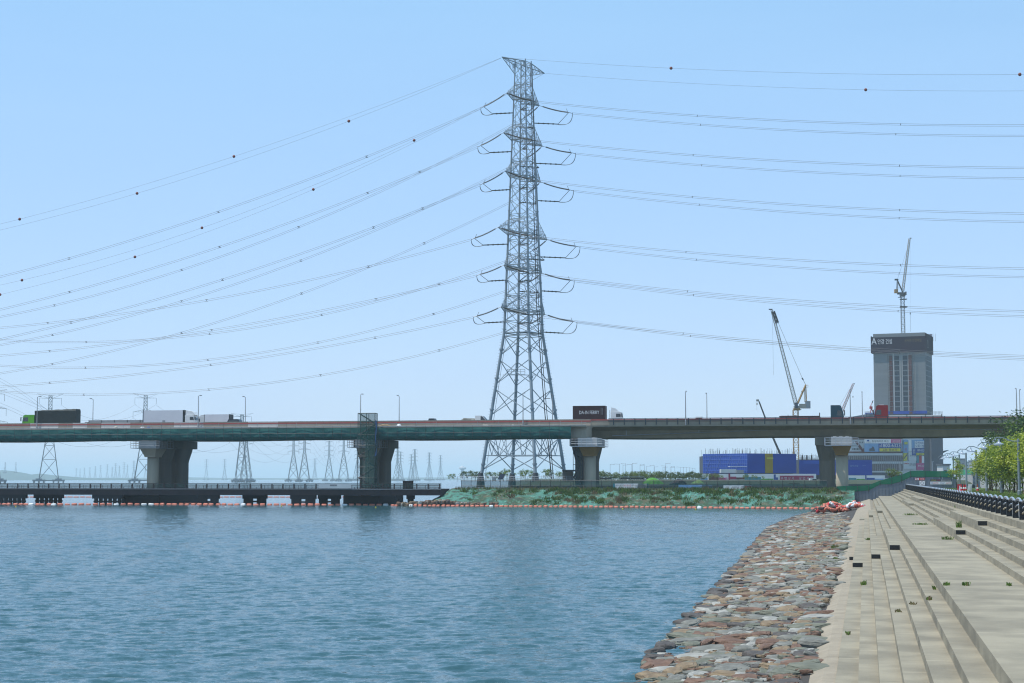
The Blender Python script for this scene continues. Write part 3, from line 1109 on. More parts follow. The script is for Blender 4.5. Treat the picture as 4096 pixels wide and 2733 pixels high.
# ================================================================ bridge lamps
lamp0 = None
LL = [(150, 1587, 0, 'bridge street lamp rising in front of the green-cabbed truck'), (373, 1597, 1, 'bridge street lamp between green-cabbed truck and white refrigerated truck'),
      (794, 1583, 0, 'bridge street lamp beside the cab of white refrigerated truck'), (982, 1589, 1, 'bridge street lamp by the hazy pylon right of small white truck'),
      (1443, 1577, 0, 'bridge street lamp rising behind the green scaffold tower'), (1597, 1585, 1, 'bridge street lamp right of the green scaffold tower'),
      (2092, 1573, 0, 'bridge street lamp in front of the big pylon legs'), (2210, 1580, 1, 'bridge street lamp behind the big pylon right leg'),
      (2742, 1566, 0, 'taller of the two street lamps left of the lattice crane'), (2827, 1576, 1, 'shorter of the two street lamps left of the lattice crane'),
      (3400, 1560, 0, 'bridge street lamp just right of the teal truck cab'), (3448, 1571, 1, 'bridge street lamp left of the red truck cab'),
      (4065, 1555, 0, 'left of the two bridge lamps near the right edge'), (4078, 1562, 1, 'right of the two bridge lamps near the right edge')]
for px, py, far, lab in LL:
    l_ = 344.9 if far else 322.85
    s, z = atl(px, py, l_)
    zb = 15.2
    h = z - zb
    e = slthing('street_lamp', lab, 'street lamp', s, l_, zb, 'street lamps on the bridge')
    sg = -1 if far else 1
    MB().lathe((0, 0, 0), [(.14, 0), (.14, .8), (.1, .85), (.06, h - .1)], 8).build('pole', M['greyp'], e)
    MB().tube([(0, 0, h - .12), (0, sg * .25, h - .02), (0, sg * 1.4, h + .1)], .05, 5).box(-.12, .12, sg * 1.2 - .35, sg * 1.2 + .35, h + .0, h + .14).build('lamp_head', M['greyp'], e)


# ================================================================ vehicles
def wheels(e, xs, w=2.3, r=.5):
    for x in xs:
        for y in (.18, w - .18):
            MB().loft([[(x + r * math.cos(t * .524), y + dy, r + r * math.sin(t * .524)) for t in range(12)] for dy in (-.15, .15)]).build('wheel', M['rubber'], e)


def cab(e, x0, x1, zt, hd, m, w=2.35, steep=.12, z0=.75, fair=None, win=(.47, .8), extra=True):
    """cab between x0 and x1 (local, x0 rear), facing hd; the nose slopes at the top"""
    L = x1 - x0
    X = lambda t: (x0 + t * L) if hd > 0 else (x1 - t * L)
    pr = [(0, z0), (.97, z0), (1, z0 + .35), (.99, z0 + (zt - z0) * .45), (1 - steep, zt * .97), (.8 - steep * .6, zt), (.03, zt), (0, zt * .98)]
    po = [(X(a), b_) for a, b_ in pr]
    if hd < 0:
        po.reverse()
    MB().prism(po, 0, w).build('cab', m, e)
    za, zb = z0 + (zt - z0) * win[0], z0 + (zt - z0) * win[1]
    g = [(.5, za), (.93, za), (1 - steep - .02, zb), (.5, zb)]
    for y0, y1 in ((-.012, .02), (w - .02, w + .012)):
        gg = [(X(a), b_) for a, b_ in g]
        MB().prism(gg if hd > 0 else gg[::-1], y0, y1).build('side_window', M['glass'], e)
    wp = [(1.004, za), (1.012, za), (1.012 - steep * .92, zb + .04), (1.0 - steep * .92, zb + .04)]
    gg = [(X(a), b_) for a, b_ in wp]
    MB().prism(gg if hd > 0 else gg[::-1], .12, w - .12).build('windscreen', M['glass'], e)
    if extra:
        xm = X(1.07)
        MB().box(xm - .09, xm + .09, -.24, -.1, za + .05, zb).bar((X(.95), 0, zb), (xm, -.17, zb), .03, 4).build('mirror', M['black'], e)
    if fair:
        fp = [(X(.02), zt - .02), (X(fair[1]), zt - .02), (X(fair[1] - .3), zt + fair[0] * .75), (X(.05), zt + fair[0])]
        MB().prism(fp if hd > 0 else fp[::-1], .15, w - .15).build('wind_deflector', m, e)


def veh(name, lab, cat, s, l_):
    return slthing(name, lab, cat, s, l_, 15.25 - .0)


BZ = 15.25

# green-cab truck, far carriageway, heading left
l_ = 335
s0, s1, s2, s3 = [s_at(x, l_) for x in (83, 131, 133, 297)]
e = veh('truck', 'lorry with lime green cab and dark tarpaulin-covered box at far left', 'lorry', s0, l_)
cab(e, 0, s1 - s0, atl(100, 1660, l_)[1] - BZ, -1, M['green_cab'], steep=.1)
zt = atl(200, 1642, l_)[1] - BZ
mb = MB()
n = 14
rr_ = random.Random(4)
mb.loft([[(s2 - s0 + (s3 - s2) * k / n, 0, 1.15), (s2 - s0 + (s3 - s2) * k / n, -.03 + rr_.uniform(-.03, .03), zt - .12), (s2 - s0 + (s3 - s2) * k / n, .25, zt + .28 * (k / n) + rr_.uniform(-.03, .05)), (s2 - s0 + (s3 - s2) * k / n, 2.15, zt + .28 * (k / n)), (s2 - s0 + (s3 - s2) * k / n, 2.4, zt - .12), (s2 - s0 + (s3 - s2) * k / n, 2.4, 1.15)] for k in range(n + 1)])
mb.build('cargo_box', M['tarp'], e)
MB().box(.8, s3 - s0, .6, 1.8, .6, 1.1).build('chassis', M['darksteel'], e)
wheels(e, (1.2, s3 - s0 - 1.4, s3 - s0 - 2.7))
# long low trailer
s0, s1, s2 = [s_at(x, 334) for x in (318, 350, 566)]
e = veh('flatbed_trailer', 'long low dark flatbed load between green-cabbed and white trucks', 'trailer', s0, 334)
zt = atl(450, 1681, 334)[1] - BZ
MB().box(s1 - s0, s2 - s0, 0, 2.4, 1.0, zt).box(s1 - s0 - 1.0, s1 - s0, .2, 2.2, 1.0, zt - .35).build('bed', M['greyp'], e)
mb = MB()
for k in range(5):
    x = s1 - s0 + (s2 - s1) * k / 4.2
    mb.box(x, x + .12, -.04, 0, 1.0, zt + .04)
mb.build('stake', M['darksteel'], e)
wheels(e, (2, s2 - s0 - 1.5, s2 - s0 - 2.8))
# white refrigerated truck, near carriageway
l_ = 326
s0, s1, s2, s3, s4 = [s_at(x, l_) for x in (567, 727, 734, 736, 775)]
e = veh('truck', 'white refrigerated box truck with sloping roof fairing above first pier', 'lorry', s0, l_)
zt = atl(640, 1642, l_)[1] - BZ
MB().box(0, s1 - s0, 0, 2.45, 1.15, zt).build('cargo_box', M['reefer'], e)
MB().box(-.02, .12, -.03, 2.48, 1.1, zt + .02).build('end_frame', M['black'], e)
MB().box(s1 - s0, s2 - s0 - .05, .0, 2.4, 1.1, zt + .03).build('end_frame', M['black'], e)
cab(e, s3 - s0, s4 - s0, atl(750, 1660, l_)[1] - BZ, 1, M['white'], steep=.12, fair=(atl(740, 1641, l_)[1] - atl(750, 1660, l_)[1], 1.0))
MB().box(4.3, 4.9, -.02, 0, 1.0, 1.7).box(.3, s4 - s0 - .3, .5, 1.9, .55, 1.1).build('chassis', M['greyp'], e)
wheels(e, (1.0, 2.3, s4 - s0 - 1.2))
# small white truck heading left
l_ = 336
s0, s1, s2, s3 = [s_at(x, l_) for x in (779, 813, 815, 912)]
e = veh('truck', 'smaller white box truck right of the refrigerated truck', 'lorry', s0, l_)
zt = atl(860, 1658, l_)[1] - BZ
cab(e, 0, s1 - s0, zt - .45, -1, M['offwhite'], steep=.2, fair=(.4, .7))
MB().box(s2 - s0, s3 - s0, 0, 2.4, 1.1, zt).build('cargo_box', M['reefer'], e)
MB().box(s2 - s0 - .06, s2 - s0 - .005, 0, 2.4, 1.1, zt + .02).build('end_frame', M['black'], e)
MB().box(s3 - s0 + .005, s3 - s0 + .1, 0, 2.4, 1.1, zt + .02).build('end_frame', M['black'], e)
wheels(e, (1.1, s3 - s0 - 1.3))


def car(lab, px0, px1, py, l_, m, hd=1, dz=0):
    s0, s1 = s_at(px0, l_), s_at(px1, l_)
    L = s1 - s0
    zt = atl((px0 + px1) / 2, py, l_)[1] - BZ + dz
    e = slthing('car', lab, 'car', s0, l_, BZ)
    X = lambda t: t * L if hd > 0 else L - t * L
    pr = [(0, .35), (1, .35), (1, .75), (.78, .98), (.62, zt), (.14, zt * 1.0), (.02, 1.0), (0, .8)]
    po = [(X(a), b_) for a, b_ in pr]
    MB().prism(po if hd > 0 else po[::-1], 0, 1.75).build('body', m, e)
    g = [(.12, 1.03), (.72, 1.03), (.6, zt - .2), (.17, zt - .2)]
    gg = [(X(a), b_) for a, b_ in g]
    MB().prism(gg if hd > 0 else gg[::-1], -.01, .02).build('side_window', M['glass'], e)
    wheels(e, (L * .18, L * .8), 1.75, .33)


car('dark van roof showing above the barrier right of the small white truck', 900, 978, 1677, 328, M['navy'])
car('dark car roof showing above the barrier left of the pickup', 1708, 1752, 1674, 334, M['navy'])
car('white car roof between the two street lamps left of lattice crane', 2766, 2818, 1667, 334, M['white'], -1)
# small white pickup
l_ = 328
s0, s1, s2 = [s_at(x, l_) for x in (1842, 1900, 1944)]
e = veh('pickup_truck', 'small white pickup with dark windows just left of the pylon', 'pickup', s0, l_)
cab(e, s1 - s0, s2 - s0, atl(1920, 1663, l_)[1] - BZ, 1, M['white'], w=1.7, steep=.34, z0=.5, win=(.5, .92), extra=False)
MB().box(0, s1 - s0 - .05, 0, 1.7, .7, 1.35).build('bed', M['offwhite'], e)
q = random.Random(3)
mb = MB()
for k in range(7):
    x = q.uniform(.1, s1 - s0 - .5)
    mb.box(x, x + q.uniform(.3, .8), .2, 1.4, 1.3, 1.45 + q.uniform(.1, .35))
mb.build('load', M['debris'], e)
wheels(e, (.6, s2 - s0 - .6), 1.7, .33)
# container truck
l_ = 326
s0, s1, s2, s3 = [s_at(x, l_) for x in (2292, 2421, 2444, 2487)]
e = veh('container_truck', 'lorry with white cab pulling a maroon lettered shipping container', 'lorry', s0, l_)
zt = atl(2350, 1624, l_)[1] - BZ
cm = MB().box(0, s1 - s0, 0.03, 2.4, zt - 2.55, zt)
for k in range(24):
    x = .1 + (s1 - s0 - .3) * k / 24
    cm.box(x, x + .12, 0, .03, zt - 2.45, zt - .12)
ct = cm.box(-.01, .1, -.02, 2.42, zt - 2.56, zt + .01).box(s1 - s0 - .1, s1 - s0 + .01, -.02, 2.42, zt - 2.56, zt + .01).box(0, s1 - s0, -.02, .03, zt - .12, zt + .012).box(0, s1 - s0, -.02, .03, zt - 2.56, zt - 2.42).build('container', M['maroon'], e)
sa, za = atl(2317, 1657, l_)
sb, zb = atl(2397, 1643, l_)
text('DA-IN FERRY', sb - sa, zb - za, M['white'], ((sa + sb) / 2 - s0, -.03, (za + zb) / 2 - BZ), (1, 0, 0), ct)
mb = MB()
for i, (px, w) in enumerate(((2404.5, .05), (2410.5, .05))):
    for k in range(6):
        s, z = atl(px, 1636 + k * 4.2, l_)
        mb.box(s - s0 - .06, s - s0 + .06, -.028, -.02, z - BZ - .06, z - BZ + .06)
mb.build('small_markings', M['greyp'], ct)
zc = atl(2465, 1647, l_)[1] - BZ
cab(e, s2 - s0, s3 - s0, zc, 1, M['white'], steep=.06, fair=(atl(2450, 1630, l_)[1] - BZ - zc, .75))
MB().box(s2 - s0 - .25, s2 - s0 - .17, .2, .35, .7, zc + .35).build('exhaust_stack', M['greyp'], e)
MB().box(0, s3 - s0 - .4, .6, 1.8, .6, 1.05).build('chassis', M['darksteel'], e)
wheels(e, (.9, 2.1, s3 - s0 - 3.0, s3 - s0 - .9))
# teal tractor with an empty red flatbed
l_ = 328
s0, s1, s2, s3 = [s_at(x, l_) for x in (3120, 3283, 3327, 3379)]
e = veh('flatbed_lorry', 'dark teal tractor cab pulling an empty red flatbed trailer', 'lorry', s0, l_)
zt = atl(3350, 1621, l_)[1] - BZ
cab(e, s2 - s0, s3 - s0, zt, 1, M['teal_cab'], steep=.2, win=(.3, .66))
MB().box(s2 - s0 - .02, s2 - s0 + .3, -.02, 2.37, 1.2, zt * .99).build('air_deflector', M['teal_cab'], e)
zb = atl(3200, 1664, l_)[1] - BZ
MB().box(0, s1 - s0, 0, 2.4, zb - .3, zb).box(s1 - s0 - .12, s1 - s0, 0, 2.4, zb, atl(3280, 1651, l_)[1] - BZ).build('flatbed', M['maroon'], e)
MB().box(.3, 3.2, .1, 2.3, zb, zb + .08).box(1.6, 1.75, .1, .3, zb, zb + .25).build('load', M['offwhite'], e)
MB().box(s1 - s0, s3 - s0 - .3, .6, 1.8, .6, 1.0).build('chassis', M['darksteel'], e)
wheels(e, (.8, 2.0, 3.2, s3 - s0 - 3.0, s3 - s0 - .8))
# red tractor heading left with a low trailer
l_ = 336
s0, s1, s2 = [s_at(x, l_) for x in (3502, 3557, 3775)]
e = veh('flatbed_lorry', 'red tractor cab pulling a long low pale flatbed in front of tower', 'lorry', s0, l_)
zt = atl(3530, 1621, l_)[1] - BZ
cab(e, 0, s1 - s0, zt, -1, M['red_cab'], steep=.16, win=(.42, .72))
MB().box(.9, 1.8, .5, 1.9, zt, zt + .16).build('roof_unit', M['offwhite'], e)
MB().box(.55, 1.0, -.013, .0, 1.1, 1.3).box(1.1, 1.7, -.013, 0, 1.25, 1.42).box(.8, 1.5, -.013, 0, 1.5, 1.58).build('door_graphic', M['offwhite'], e)
zb = atl(3660, 1661, l_)[1] - BZ
MB().box(s1 - s0 + .1, s2 - s0, 0, 2.4, zb - .5, zb).build('flatbed', M['offwhite'], e)
mb = MB()
for px in (3632, 3706, 3772):
    x = s_at(px, l_) - s0
    mb.box(x - .06, x + .06, -.05, 0, zb - .5, zb + .22)
mb.build('stake', M['darksteel'], e)
wheels(e, (1.0, 3.4, s2 - s0 - 1.2, s2 - s0 - 2.5))

# ================================================================ work jetty
jt = slthing('work_jetty', 'dark rusty steel work jetty on piles with green-netted railing', 'jetty', -150, 312, 0)
OJ = (-150, 312, 0)
JL, JR = -235, s_at(1765, 310)
P(MB().box(JL, JR, 310, 316.5, 1.9, 3.05).box(JL, JR, 309.85, 316.6, 3.05, 3.15), 'deck_beam', M['jetty'], jt, OJ)
P(MB().box(JL, JR, 309.82, 309.86, 3.0, 3.1), 'edge_strip', M['greyp'], jt, OJ)
s = JR - .3
k = 0
while s > JL:
    P(MB().box(s - .1, s + .1, 309.86, 310.02, 3.1, 4.12), 'railing_post', M['jetty'], jt, OJ)
    s -= 2.2
rl_ = MB()
for z in (3.45, 3.8, 4.08):
    rl_.box(JL, JR, 309.88, 309.96, z - .045, z + .045)
q = random.Random(2)
s = JR
while s > JL:
    rl_.box(s - .03, s + .03, 309.9, 309.95, 3.15, q.choice((3.45, 3.8, 3.8)))
    s -= q.choice((.5, .7, 1.1))
P(rl_, 'rail', M['jetty'], jt, OJ)
P(MB().quad((JL, 310.05, 3.15), (JR, 310.05, 3.15), (JR, 310.05, 4.15), (JL, 310.05, 4.15)), 'safety_net', M['net_jetty'], jt, OJ)
GR = [(0, 105, 6, 0), (143, 251, 6, 1), (377, 489, 6, 0), (489, 545, 4, 1), (800, 874, 2, 0), (977, 1065, 2, 1), (1168, 1261, 2, 0), (1278, 1359, 2, 1), (1632, 1654, 1, 1), (1590, 1604, 1, 0)]
for a, b_, n, back in GR:
    lp = 315.8 if back else 310.6
    s0, s1 = s_at(a, lp), s_at(b_, lp)
    for k in range(n):
        if n > 2:
            c = s0 + (s1 - s0) * (k + .5) / n
            hw = .28
        elif n == 2:
            hw = (s1 - s0) * .2
            c = (s0 + hw) if k == 0 else (s1 - hw)
        else:
            hw = (s1 - s0) / 2
            c = (s0 + s1) / 2
        P(MB().box(c - hw, c + hw, lp - .3, lp + .3, -.8, 1.92), 'pile', M['pile'], jt, OJ)
    P(MB().box(s0 - .2, s1 + .2, lp - .4, lp + .4, 1.15, 1.95).box(s0, s1, lp - .2, lp + .2, .45, .75), 'pile_cap', M['pile'], jt, OJ)
sb_ = thing('banner', 'pale site banner hung on the jetty railing left of scaffold tower', 'banner')
s0, s1 = s_at(1275, 309.7), s_at(1405, 309.7)
sb_.location = W(s0, 309.7, 3.2)
sb_.rotation_euler.z = -AL
MB().box(0, s1 - s0, -.02, .02, 0, .85).build('sheet', M['offwhite'], sb_)
MB().box((s1 - s0) * .35, (s1 - s0) * .56, -.03, -.02, .45, .72).build('dark_block', M['signgrey'], sb_)
text('안전제일', (s1 - s0) * .19, .18, M['white'], ((s1 - s0) * .455, -.035, .585), (1, 0, 0), sb_)
bx = MB().box(0, s_at(1647, 311) - s_at(1611, 311), 0, 1.2, 0, 1.4).box(-.05, s_at(1647, 311) - s_at(1611, 311) + .05, -.05, 1.25, 1.4, 1.5).build('site_box', M['jetty'])
bx.location = W(s_at(1611, 311), 311, 3.16)
bx.rotation_euler.z = -AL
tag(bx, 'dark site box standing on the jetty right of scaffold pier', 'box')


# ---------------------------------------------------------------- scaffold stair towers
def scaffold(name, lab, s0, s1, l0, l1, z0, z1, net, px):
    e = slthing(name, lab, 'scaffold', s0, l0, z0)
    O_ = (s0, l0, z0)
    for x in (s0, (s0 + s1) / 2, s1):
        for y in (l0, l1):
            P(MB().bar((x, y, z0), (x, y, z1), .06, 5), 'standard', M['darksteel'], e, O_)
    lg, stp = MB(), MB()
    n = max(2, int((z1 - z0) / 2))
    for k in range(n + 1):
        z = z0 + (z1 - z0) * k / n
        for y in (l0, l1):
            lg.bar((s0, y, z), (s1, y, z), .045, 4)
        for x in (s0, s1):
            lg.bar((x, l0, z), (x, l1, z), .045, 4)
        if k < n:
            za, zb = z, z + (z1 - z0) / n
            a, b_ = (s0, s1) if k % 2 else (s1, s0)
            for y in (l0 + .3, l0 + 1.1):
                stp.bar((a, y, za), (b_, y, zb), .07, 4)
            for j in range(6):
                t = (j + .5) / 6
                x = a + (b_ - a) * t
                stp.box(x - .15, x + .15, l0 + .3, l0 + 1.1, za + (zb - za) * t - .02, za + (zb - za) * t + .02)
    P(lg, 'ledger', M['darksteel'], e, O_)
    P(stp, 'stair', M['darksteel'], e, O_)
    if net:
        nb = MB()
        for (xa, ya), (xb, yb) in net:
            nb.quad((xa, ya, z0), (xb, yb, z0), (xb, yb, z1), (xa, ya, z1))
        P(nb, 'net', M['net_scaffold'], e, O_)
    return e


s0, s1 = s_at(1430, 312.2), s_at(1498, 312.2)
zt = atl(1460, 1653, 312.2)[1]
sm_ = s0 + (s1 - s0) * .45
sc_ = scaffold('scaffold_tower', 'tall green-netted scaffold stair tower climbing past the bridge deck', s0, s1, 312.2, 313.8, 3.15, zt, [((sm_, 312.12), (s1, 312.12)), ((s1 + .08, 312.1), (s1 + .08, 313.9)), ((s0, 313.95), (s1, 313.95))], 0)
P(MB().quad((s0, 312.12, atl(0, 1768, 312.2)[1]), (sm_, 312.12, atl(0, 1768, 312.2)[1]), (sm_, 312.12, zt), (s0, 312.12, zt)), 'upper_net', M['net_scaffold'], sc_, (s0, 312.2, 3.15))
bs = MB().grid([[(s1 + .1 + .02 * k + .1 * math.sin(k * .6), 311.9 - .03 * j, 16.2 - k * .45) if j == 0 else (s1 + .35 + .04 * k - .004 * k * k + .1 * math.sin(k * .6 + .5), 311.9, 16.0 - k * .45) for j in (0, 1)] for k in range(16)])
tag(slbuild(bs, 'blue_sheet', mat('faded_blue_sheet', (.03, .08, .2), .8, alpha=.9)), 'narrow blue sheet hanging beside the green scaffold tower', 'sheet')
s0, s1 = s_at(2293, 316), s_at(2321, 316)
scaffold('scaffold_tower', 'slim scaffold stair tower beside the pier with pale cap', s0, s1, 316, 318.5, 3.0, 12.4, [((s0, 318.6), (s1, 318.6))], 0)
# drain pipe on that pier + black lamp truss platform of the pylon side
o = MB().tube([(JOIN - 2.2, 316.3, 9.4), (JOIN - 1.2, 316.3, 9.0), (JOIN - .9, 316.3, 8.2), (JOIN - .9, 316.3, 3.1)], .11, 6).build('downpipe', M['black'])
o.rotation_euler.z = -AL
tag(o, 'black downpipe running beside the pier with pale cap', 'pipe')

# ================================================================ floating booms
def boom(lab, pts, n, seed, rad=.2):
    q = random.Random(seed)
    e = thing('float_boom', lab, 'float boom', pts[0])
    seg = [(V(pts[i]), V(pts[i + 1])) for i in range(len(pts) - 1)]
    tot = sum((b_ - a).length for a, b_ in seg)
    base = None
    path = []
    for k in range(n):
        d = tot * (k + .5) / n
        for a, b_ in seg:
            L = (b_ - a).length
            if d <= L:
                break
            d -= L
        p = a.lerp(b_, d / L)
        dr = (b_ - a).normalized()
        off = V((-dr.y, dr.x, 0)) * q.uniform(-.25, .25)
        path.append((p + off, math.atan2(dr.y, dr.x) + q.uniform(-.18, .18)))
    for p, a in path:
        if base is None:
            Lf = tot / n * .43
            base = MB().loft([[(x, r_ * math.cos(t * .785), .03 + r_ * 1.05 * math.sin(t * .785)) for t in range(8)] for x, r_ in ((-Lf, .04), (-Lf * .93, rad * .8), (-Lf * .75, rad), (Lf * .75, rad), (Lf * .93, rad * .8), (Lf, .04))])
            f0 = base.build('float', M['orange'], e, smooth=True)
            c = f0
        else:
            c = f0.copy()
            COL.objects.link(c)
            if q.random() < .07:
                me = f0.data.copy()
                me.materials[0] = M['white']
                c.data = me
        c.location = p - V(pts[0])
        c.rotation_euler = (q.uniform(-.2, .2), q.uniform(-.05, .05), a)
        c.scale = (q.uniform(.85, 1.0), q.uniform(.85, 1.15), q.uniform(.85, 1.2))
    MB().tube([p + V((0, 0, -.06)) - V(pts[0]) for p, a in path], .09, 5).build('rope', M['chain'], e)
    return e


def wz(px, py):
    return tuple(atz(px, py, 0))


boom('orange float boom along the waterline in front of the jetty', [wz(-60, 2018.5), wz(230, 2020.5), wz(600, 2019.5), wz(1000, 2021.5), wz(1640, 2022)], 66, 1, .27)
boom('front row of orange floats along the foot of netted bank', [wz(1560, 2024), wz(2200, 2028.5), wz(2700, 2032), wz(3262, 2037)], 84, 2, .24)
boom('rear row of orange floats tight against the netted bank', [wz(1600, 2020.5), wz(2200, 2024), wz(2700, 2027), wz(3240, 2031)], 84, 3, .24)
boom('second short row of orange floats beside the first bridge pier footing', [wz(715, 2015.5), wz(880, 2016)], 9, 4, .25)
b2 = MB()
q = random.Random(6)
for k in range(60):
    p = atz(80 + k * 25, 1990 + q.uniform(-.4, .4), 0)
    b2.loft([[(p.x + x, p.y + r_ * math.cos(t * 1.05), .05 + r_ * math.sin(t * 1.05)) for t in range(6)] for x, r_ in ((-.75, .1), (-.6, .24), (.6, .24), (.75, .1))])
o = b2.build('float_boom', M['orange'])
tag(o, 'distant thin orange float line seen beneath the jetty deck', 'float boom')
for px, py, m, lab in ((63, 2029, 'yelbuoy', 'yellow buoy floating off the boom at far left'), (1126, 2027, 'yelbuoy', 'yellow buoy floating off the jetty middle'), (902, 2029, 'white', 'small white buoy floating off the boom'),
                       (1503, 2032, 'yelbuoy', 'pale yellow buoy off the scaffolded pier'), (2491, 2039, 'yelbuoy', 'small buoy off the bank below lettered banner'), (2783, 2040, 'yelbuoy', 'small buoy off the bank below the pale blue banner')):
    o = MB().ball((0, 0, .08), .14, 8).build('buoy', M[m], smooth=True)
    o.location = atz(px, py, 0)
    tag(o, lab, 'buoy', 'small buoys')

# ================================================================ bank fence, banners, mounds
fe = slthing('mesh_fence', 'thin green mesh fence on posts along the top of the bank', 'fence', -40, 310, 3)
OF = (-40, 310, 3)
FL = lambda s: bankw(s) + 8.6
s = -75.0
fp = []
while s < -6.2:
    P(MB().bar((s, FL(s), 2.9), (s, FL(s), 4.75), .045, 5), 'fence_post', M['darksteel'], fe, OF)
    fp.append(s)
    s += 1.95
P(MB().tube([(s, FL(s), 4.7) for s in fp], .035, 4).tube([(s, FL(s), 3.7) for s in fp], .03, 4), 'fence_rail', M['darksteel'], fe, OF)
P(MB().grid([[(s, FL(s) + .04, 3.0), (s, FL(s) + .04, 4.68)] for s in fp]), 'mesh', M['net_thin'], fe, OF)


def banner(lab, x0, x1, y0, y1, words):
    sA, zA = atl((x0), (y1), FL(-45) - .3)
    sB, zB = atl((x1), (y0), FL(-45) - .3)
    l_ = FL((sA + sB) / 2) - .12
    sA, zA = atl(x0, y1, l_)
    sB, zB = atl(x1, y0, l_)
    e = slthing('banner', lab, 'banner', sA, l_, zA)
    w, h = sB - sA, zB - zA
    MB().grid([[(w * i / 10, .03 * math.sin(i * 1.9), 0), (w * i / 10, .02 * math.sin(i * 2.3), h)] for i in range(11)]).build('sheet', words[0], e)
    for s_, a, b_, c, d, m in words[1]:
        if s_ is None:
            MB().box(a * w, b_ * w, -.06, -.05, c * h, d * h).build('colour_block', m, e)
        else:
            text(s_, (b_ - a) * w, (d - c) * h, m, ((a + b_) / 2 * w, -.075, (c + d) / 2 * h), (1, 0, 0), e)
    return e


banner('white lettered banner on bank fence below the green mounds', 2453, 2594, 1935, 1957, (M['white'], [(None, 0, .05, 0, 1, M['tealsign']), (None, .95, 1, 0, 1, M['tealsign']), ('1부두나들이길', .07, .3, .48, .85, M['signgrey']), ('숨은 명소길', .31, .5, .48, .85, M['signred']), ('1부두나들이길 찾아오는 방법', .52, .93, .48, .85, M['signgrey']), ('- - -', .3, .42, .2, .26, M['signgrey'])]))
banner('pale blue blank banner on bank fence below black mound', 2714, 2849, 1940, 1963, (M['skyblue'], [(None, .02, .98, .05, .4, M['offwhite'])]))
banner('whitish banner with a red box on bank fence near the pier', 2894, 3007, 1942, 1962, (M['white'], [('출입', .1, .2, .55, .8, M['signgrey']), ('관계자외 금지', .3, .72, .45, .8, M['signgrey']), (None, .77, .97, .3, .85, M['signred']), ('위험', .81, .93, .42, .75, M['white']), (None, .0, 1, 0, .1, M['greyp'])]))


def mound(lab, x0, x1, yt, yb, Y, m, peak, pm2=None):
    a, b_ = at(x0, yb, Y), at(x1, yb, Y)
    h = at((x0 + x1) / 2, yt, Y).z - a.z + .15
    w = b_.x - a.x
    q = random.Random(int(x0))
    secs = []
    n = 28
    for t, rr2 in ((0, 1.0), (.25, .86), (.5, .68), (.72, .48), (.88, .32), (.97, .16), (1.0, .03)):
        secs.append([((a.x + w * .5 + w * (peak - .5) * t) + w * .5 * rr2 * math.cos(2 * math.pi * i / n) * q.uniform(.95, 1.05), Y + w * .32 * rr2 * math.sin(2 * math.pi * i / n) * q.uniform(.95, 1.05), a.z - .3 + (h + .15) * t + q.uniform(-.05, .05)) for i in range(n)])
    o = MB().loft(secs).build('tarpaulin_mound', m)
    tag(o, lab, 'mound', 'covered spoil mounds')


mound('bright green tarpaulin-covered mound left of the black mound', 2558, 2672, 1911, 1944, 352, M['limegreen'], .45)
mound('black tarpaulin-covered mound between two green mounds', 2662, 2756, 1917, 1944, 348, M['blacktarp'], .58)
mound('pale green torn tarpaulin mound right of the black mound', 2748, 2826, 1920, 1944, 352, M['limepale'], .6)

# ================================================================ grey hoarding across the end of the promenade
ho = slthing('hoarding', 'stepped grey steel hoarding with bright green windbreak across promenade end', 'hoarding', 0, 304, 0)
OH = (0, 304, 0)
HL = 304.0
def hb(px, py):
    return atl(px, py, HL)
top = [(3346, 1946), (3385, 1944), (3430, 1944), (3475, 1941), (3520, 1923), (3565, 1910), (3605, 1900), (3642, 1884), (3700, 1884), (3760, 1885), (3812, 1884)]
nb = [(3346, 1968), (3385, 1971), (3430, 1966), (3475, 1962), (3520, 1938), (3565, 1937), (3605, 1926), (3642, 1908), (3700, 1908), (3760, 1909), (3812, 1910)]
bt = [(3346, 2026), (3420, 2026), (3475, 2012), (3560, 1985), (3642, 1964), (3700, 1960), (3812, 1960)]
P(MB().grid([[(hb(*a)[0], HL - .06 + .03 * (i % 2), hb(*a)[1]), (hb(*b_)[0], HL - .08, hb(*b_)[1])] for i, (a, b_) in enumerate(zip(top, nb))]), 'windbreak_net', M['net_hoard'], ho, OH)
for a, b_ in zip(top, nb):
    s, z = hb(*a)
    P(MB().bar((s, HL - .12, hb(*b_)[1] - .2), (s, HL - .12, z + .03), .035, 4), 'net_post', M['darksteel'], ho, OH)
s, z = hb(3348, 1946)
P(MB().bar((s, HL - .15, 0), (s, HL - .15, z), .06, 5), 'end_post', M['net_hoard'], ho, OH)
px = 3366
pp = [(p[0], p[1]) for p in nb]
pbt = [(p[0], p[1]) for p in bt]
while px < 3812:
    w = 13.5
    s0, s1 = hb(px, 1950)[0], hb(px + w, 1950)[0]
    zt = hb(px, lerp(pp, px + w / 2))[1] + .12
    zb = hb(px, lerp(pbt, px + w / 2))[1] - .6
    P(MB().box(s0 + .01, s1 - .015, HL, HL + .06, zb, zt).box(s0 + .01, s0 + .07, HL - .03, HL, zb, zt), 'panel', M['panelgrey'], ho, OH)
    px += w
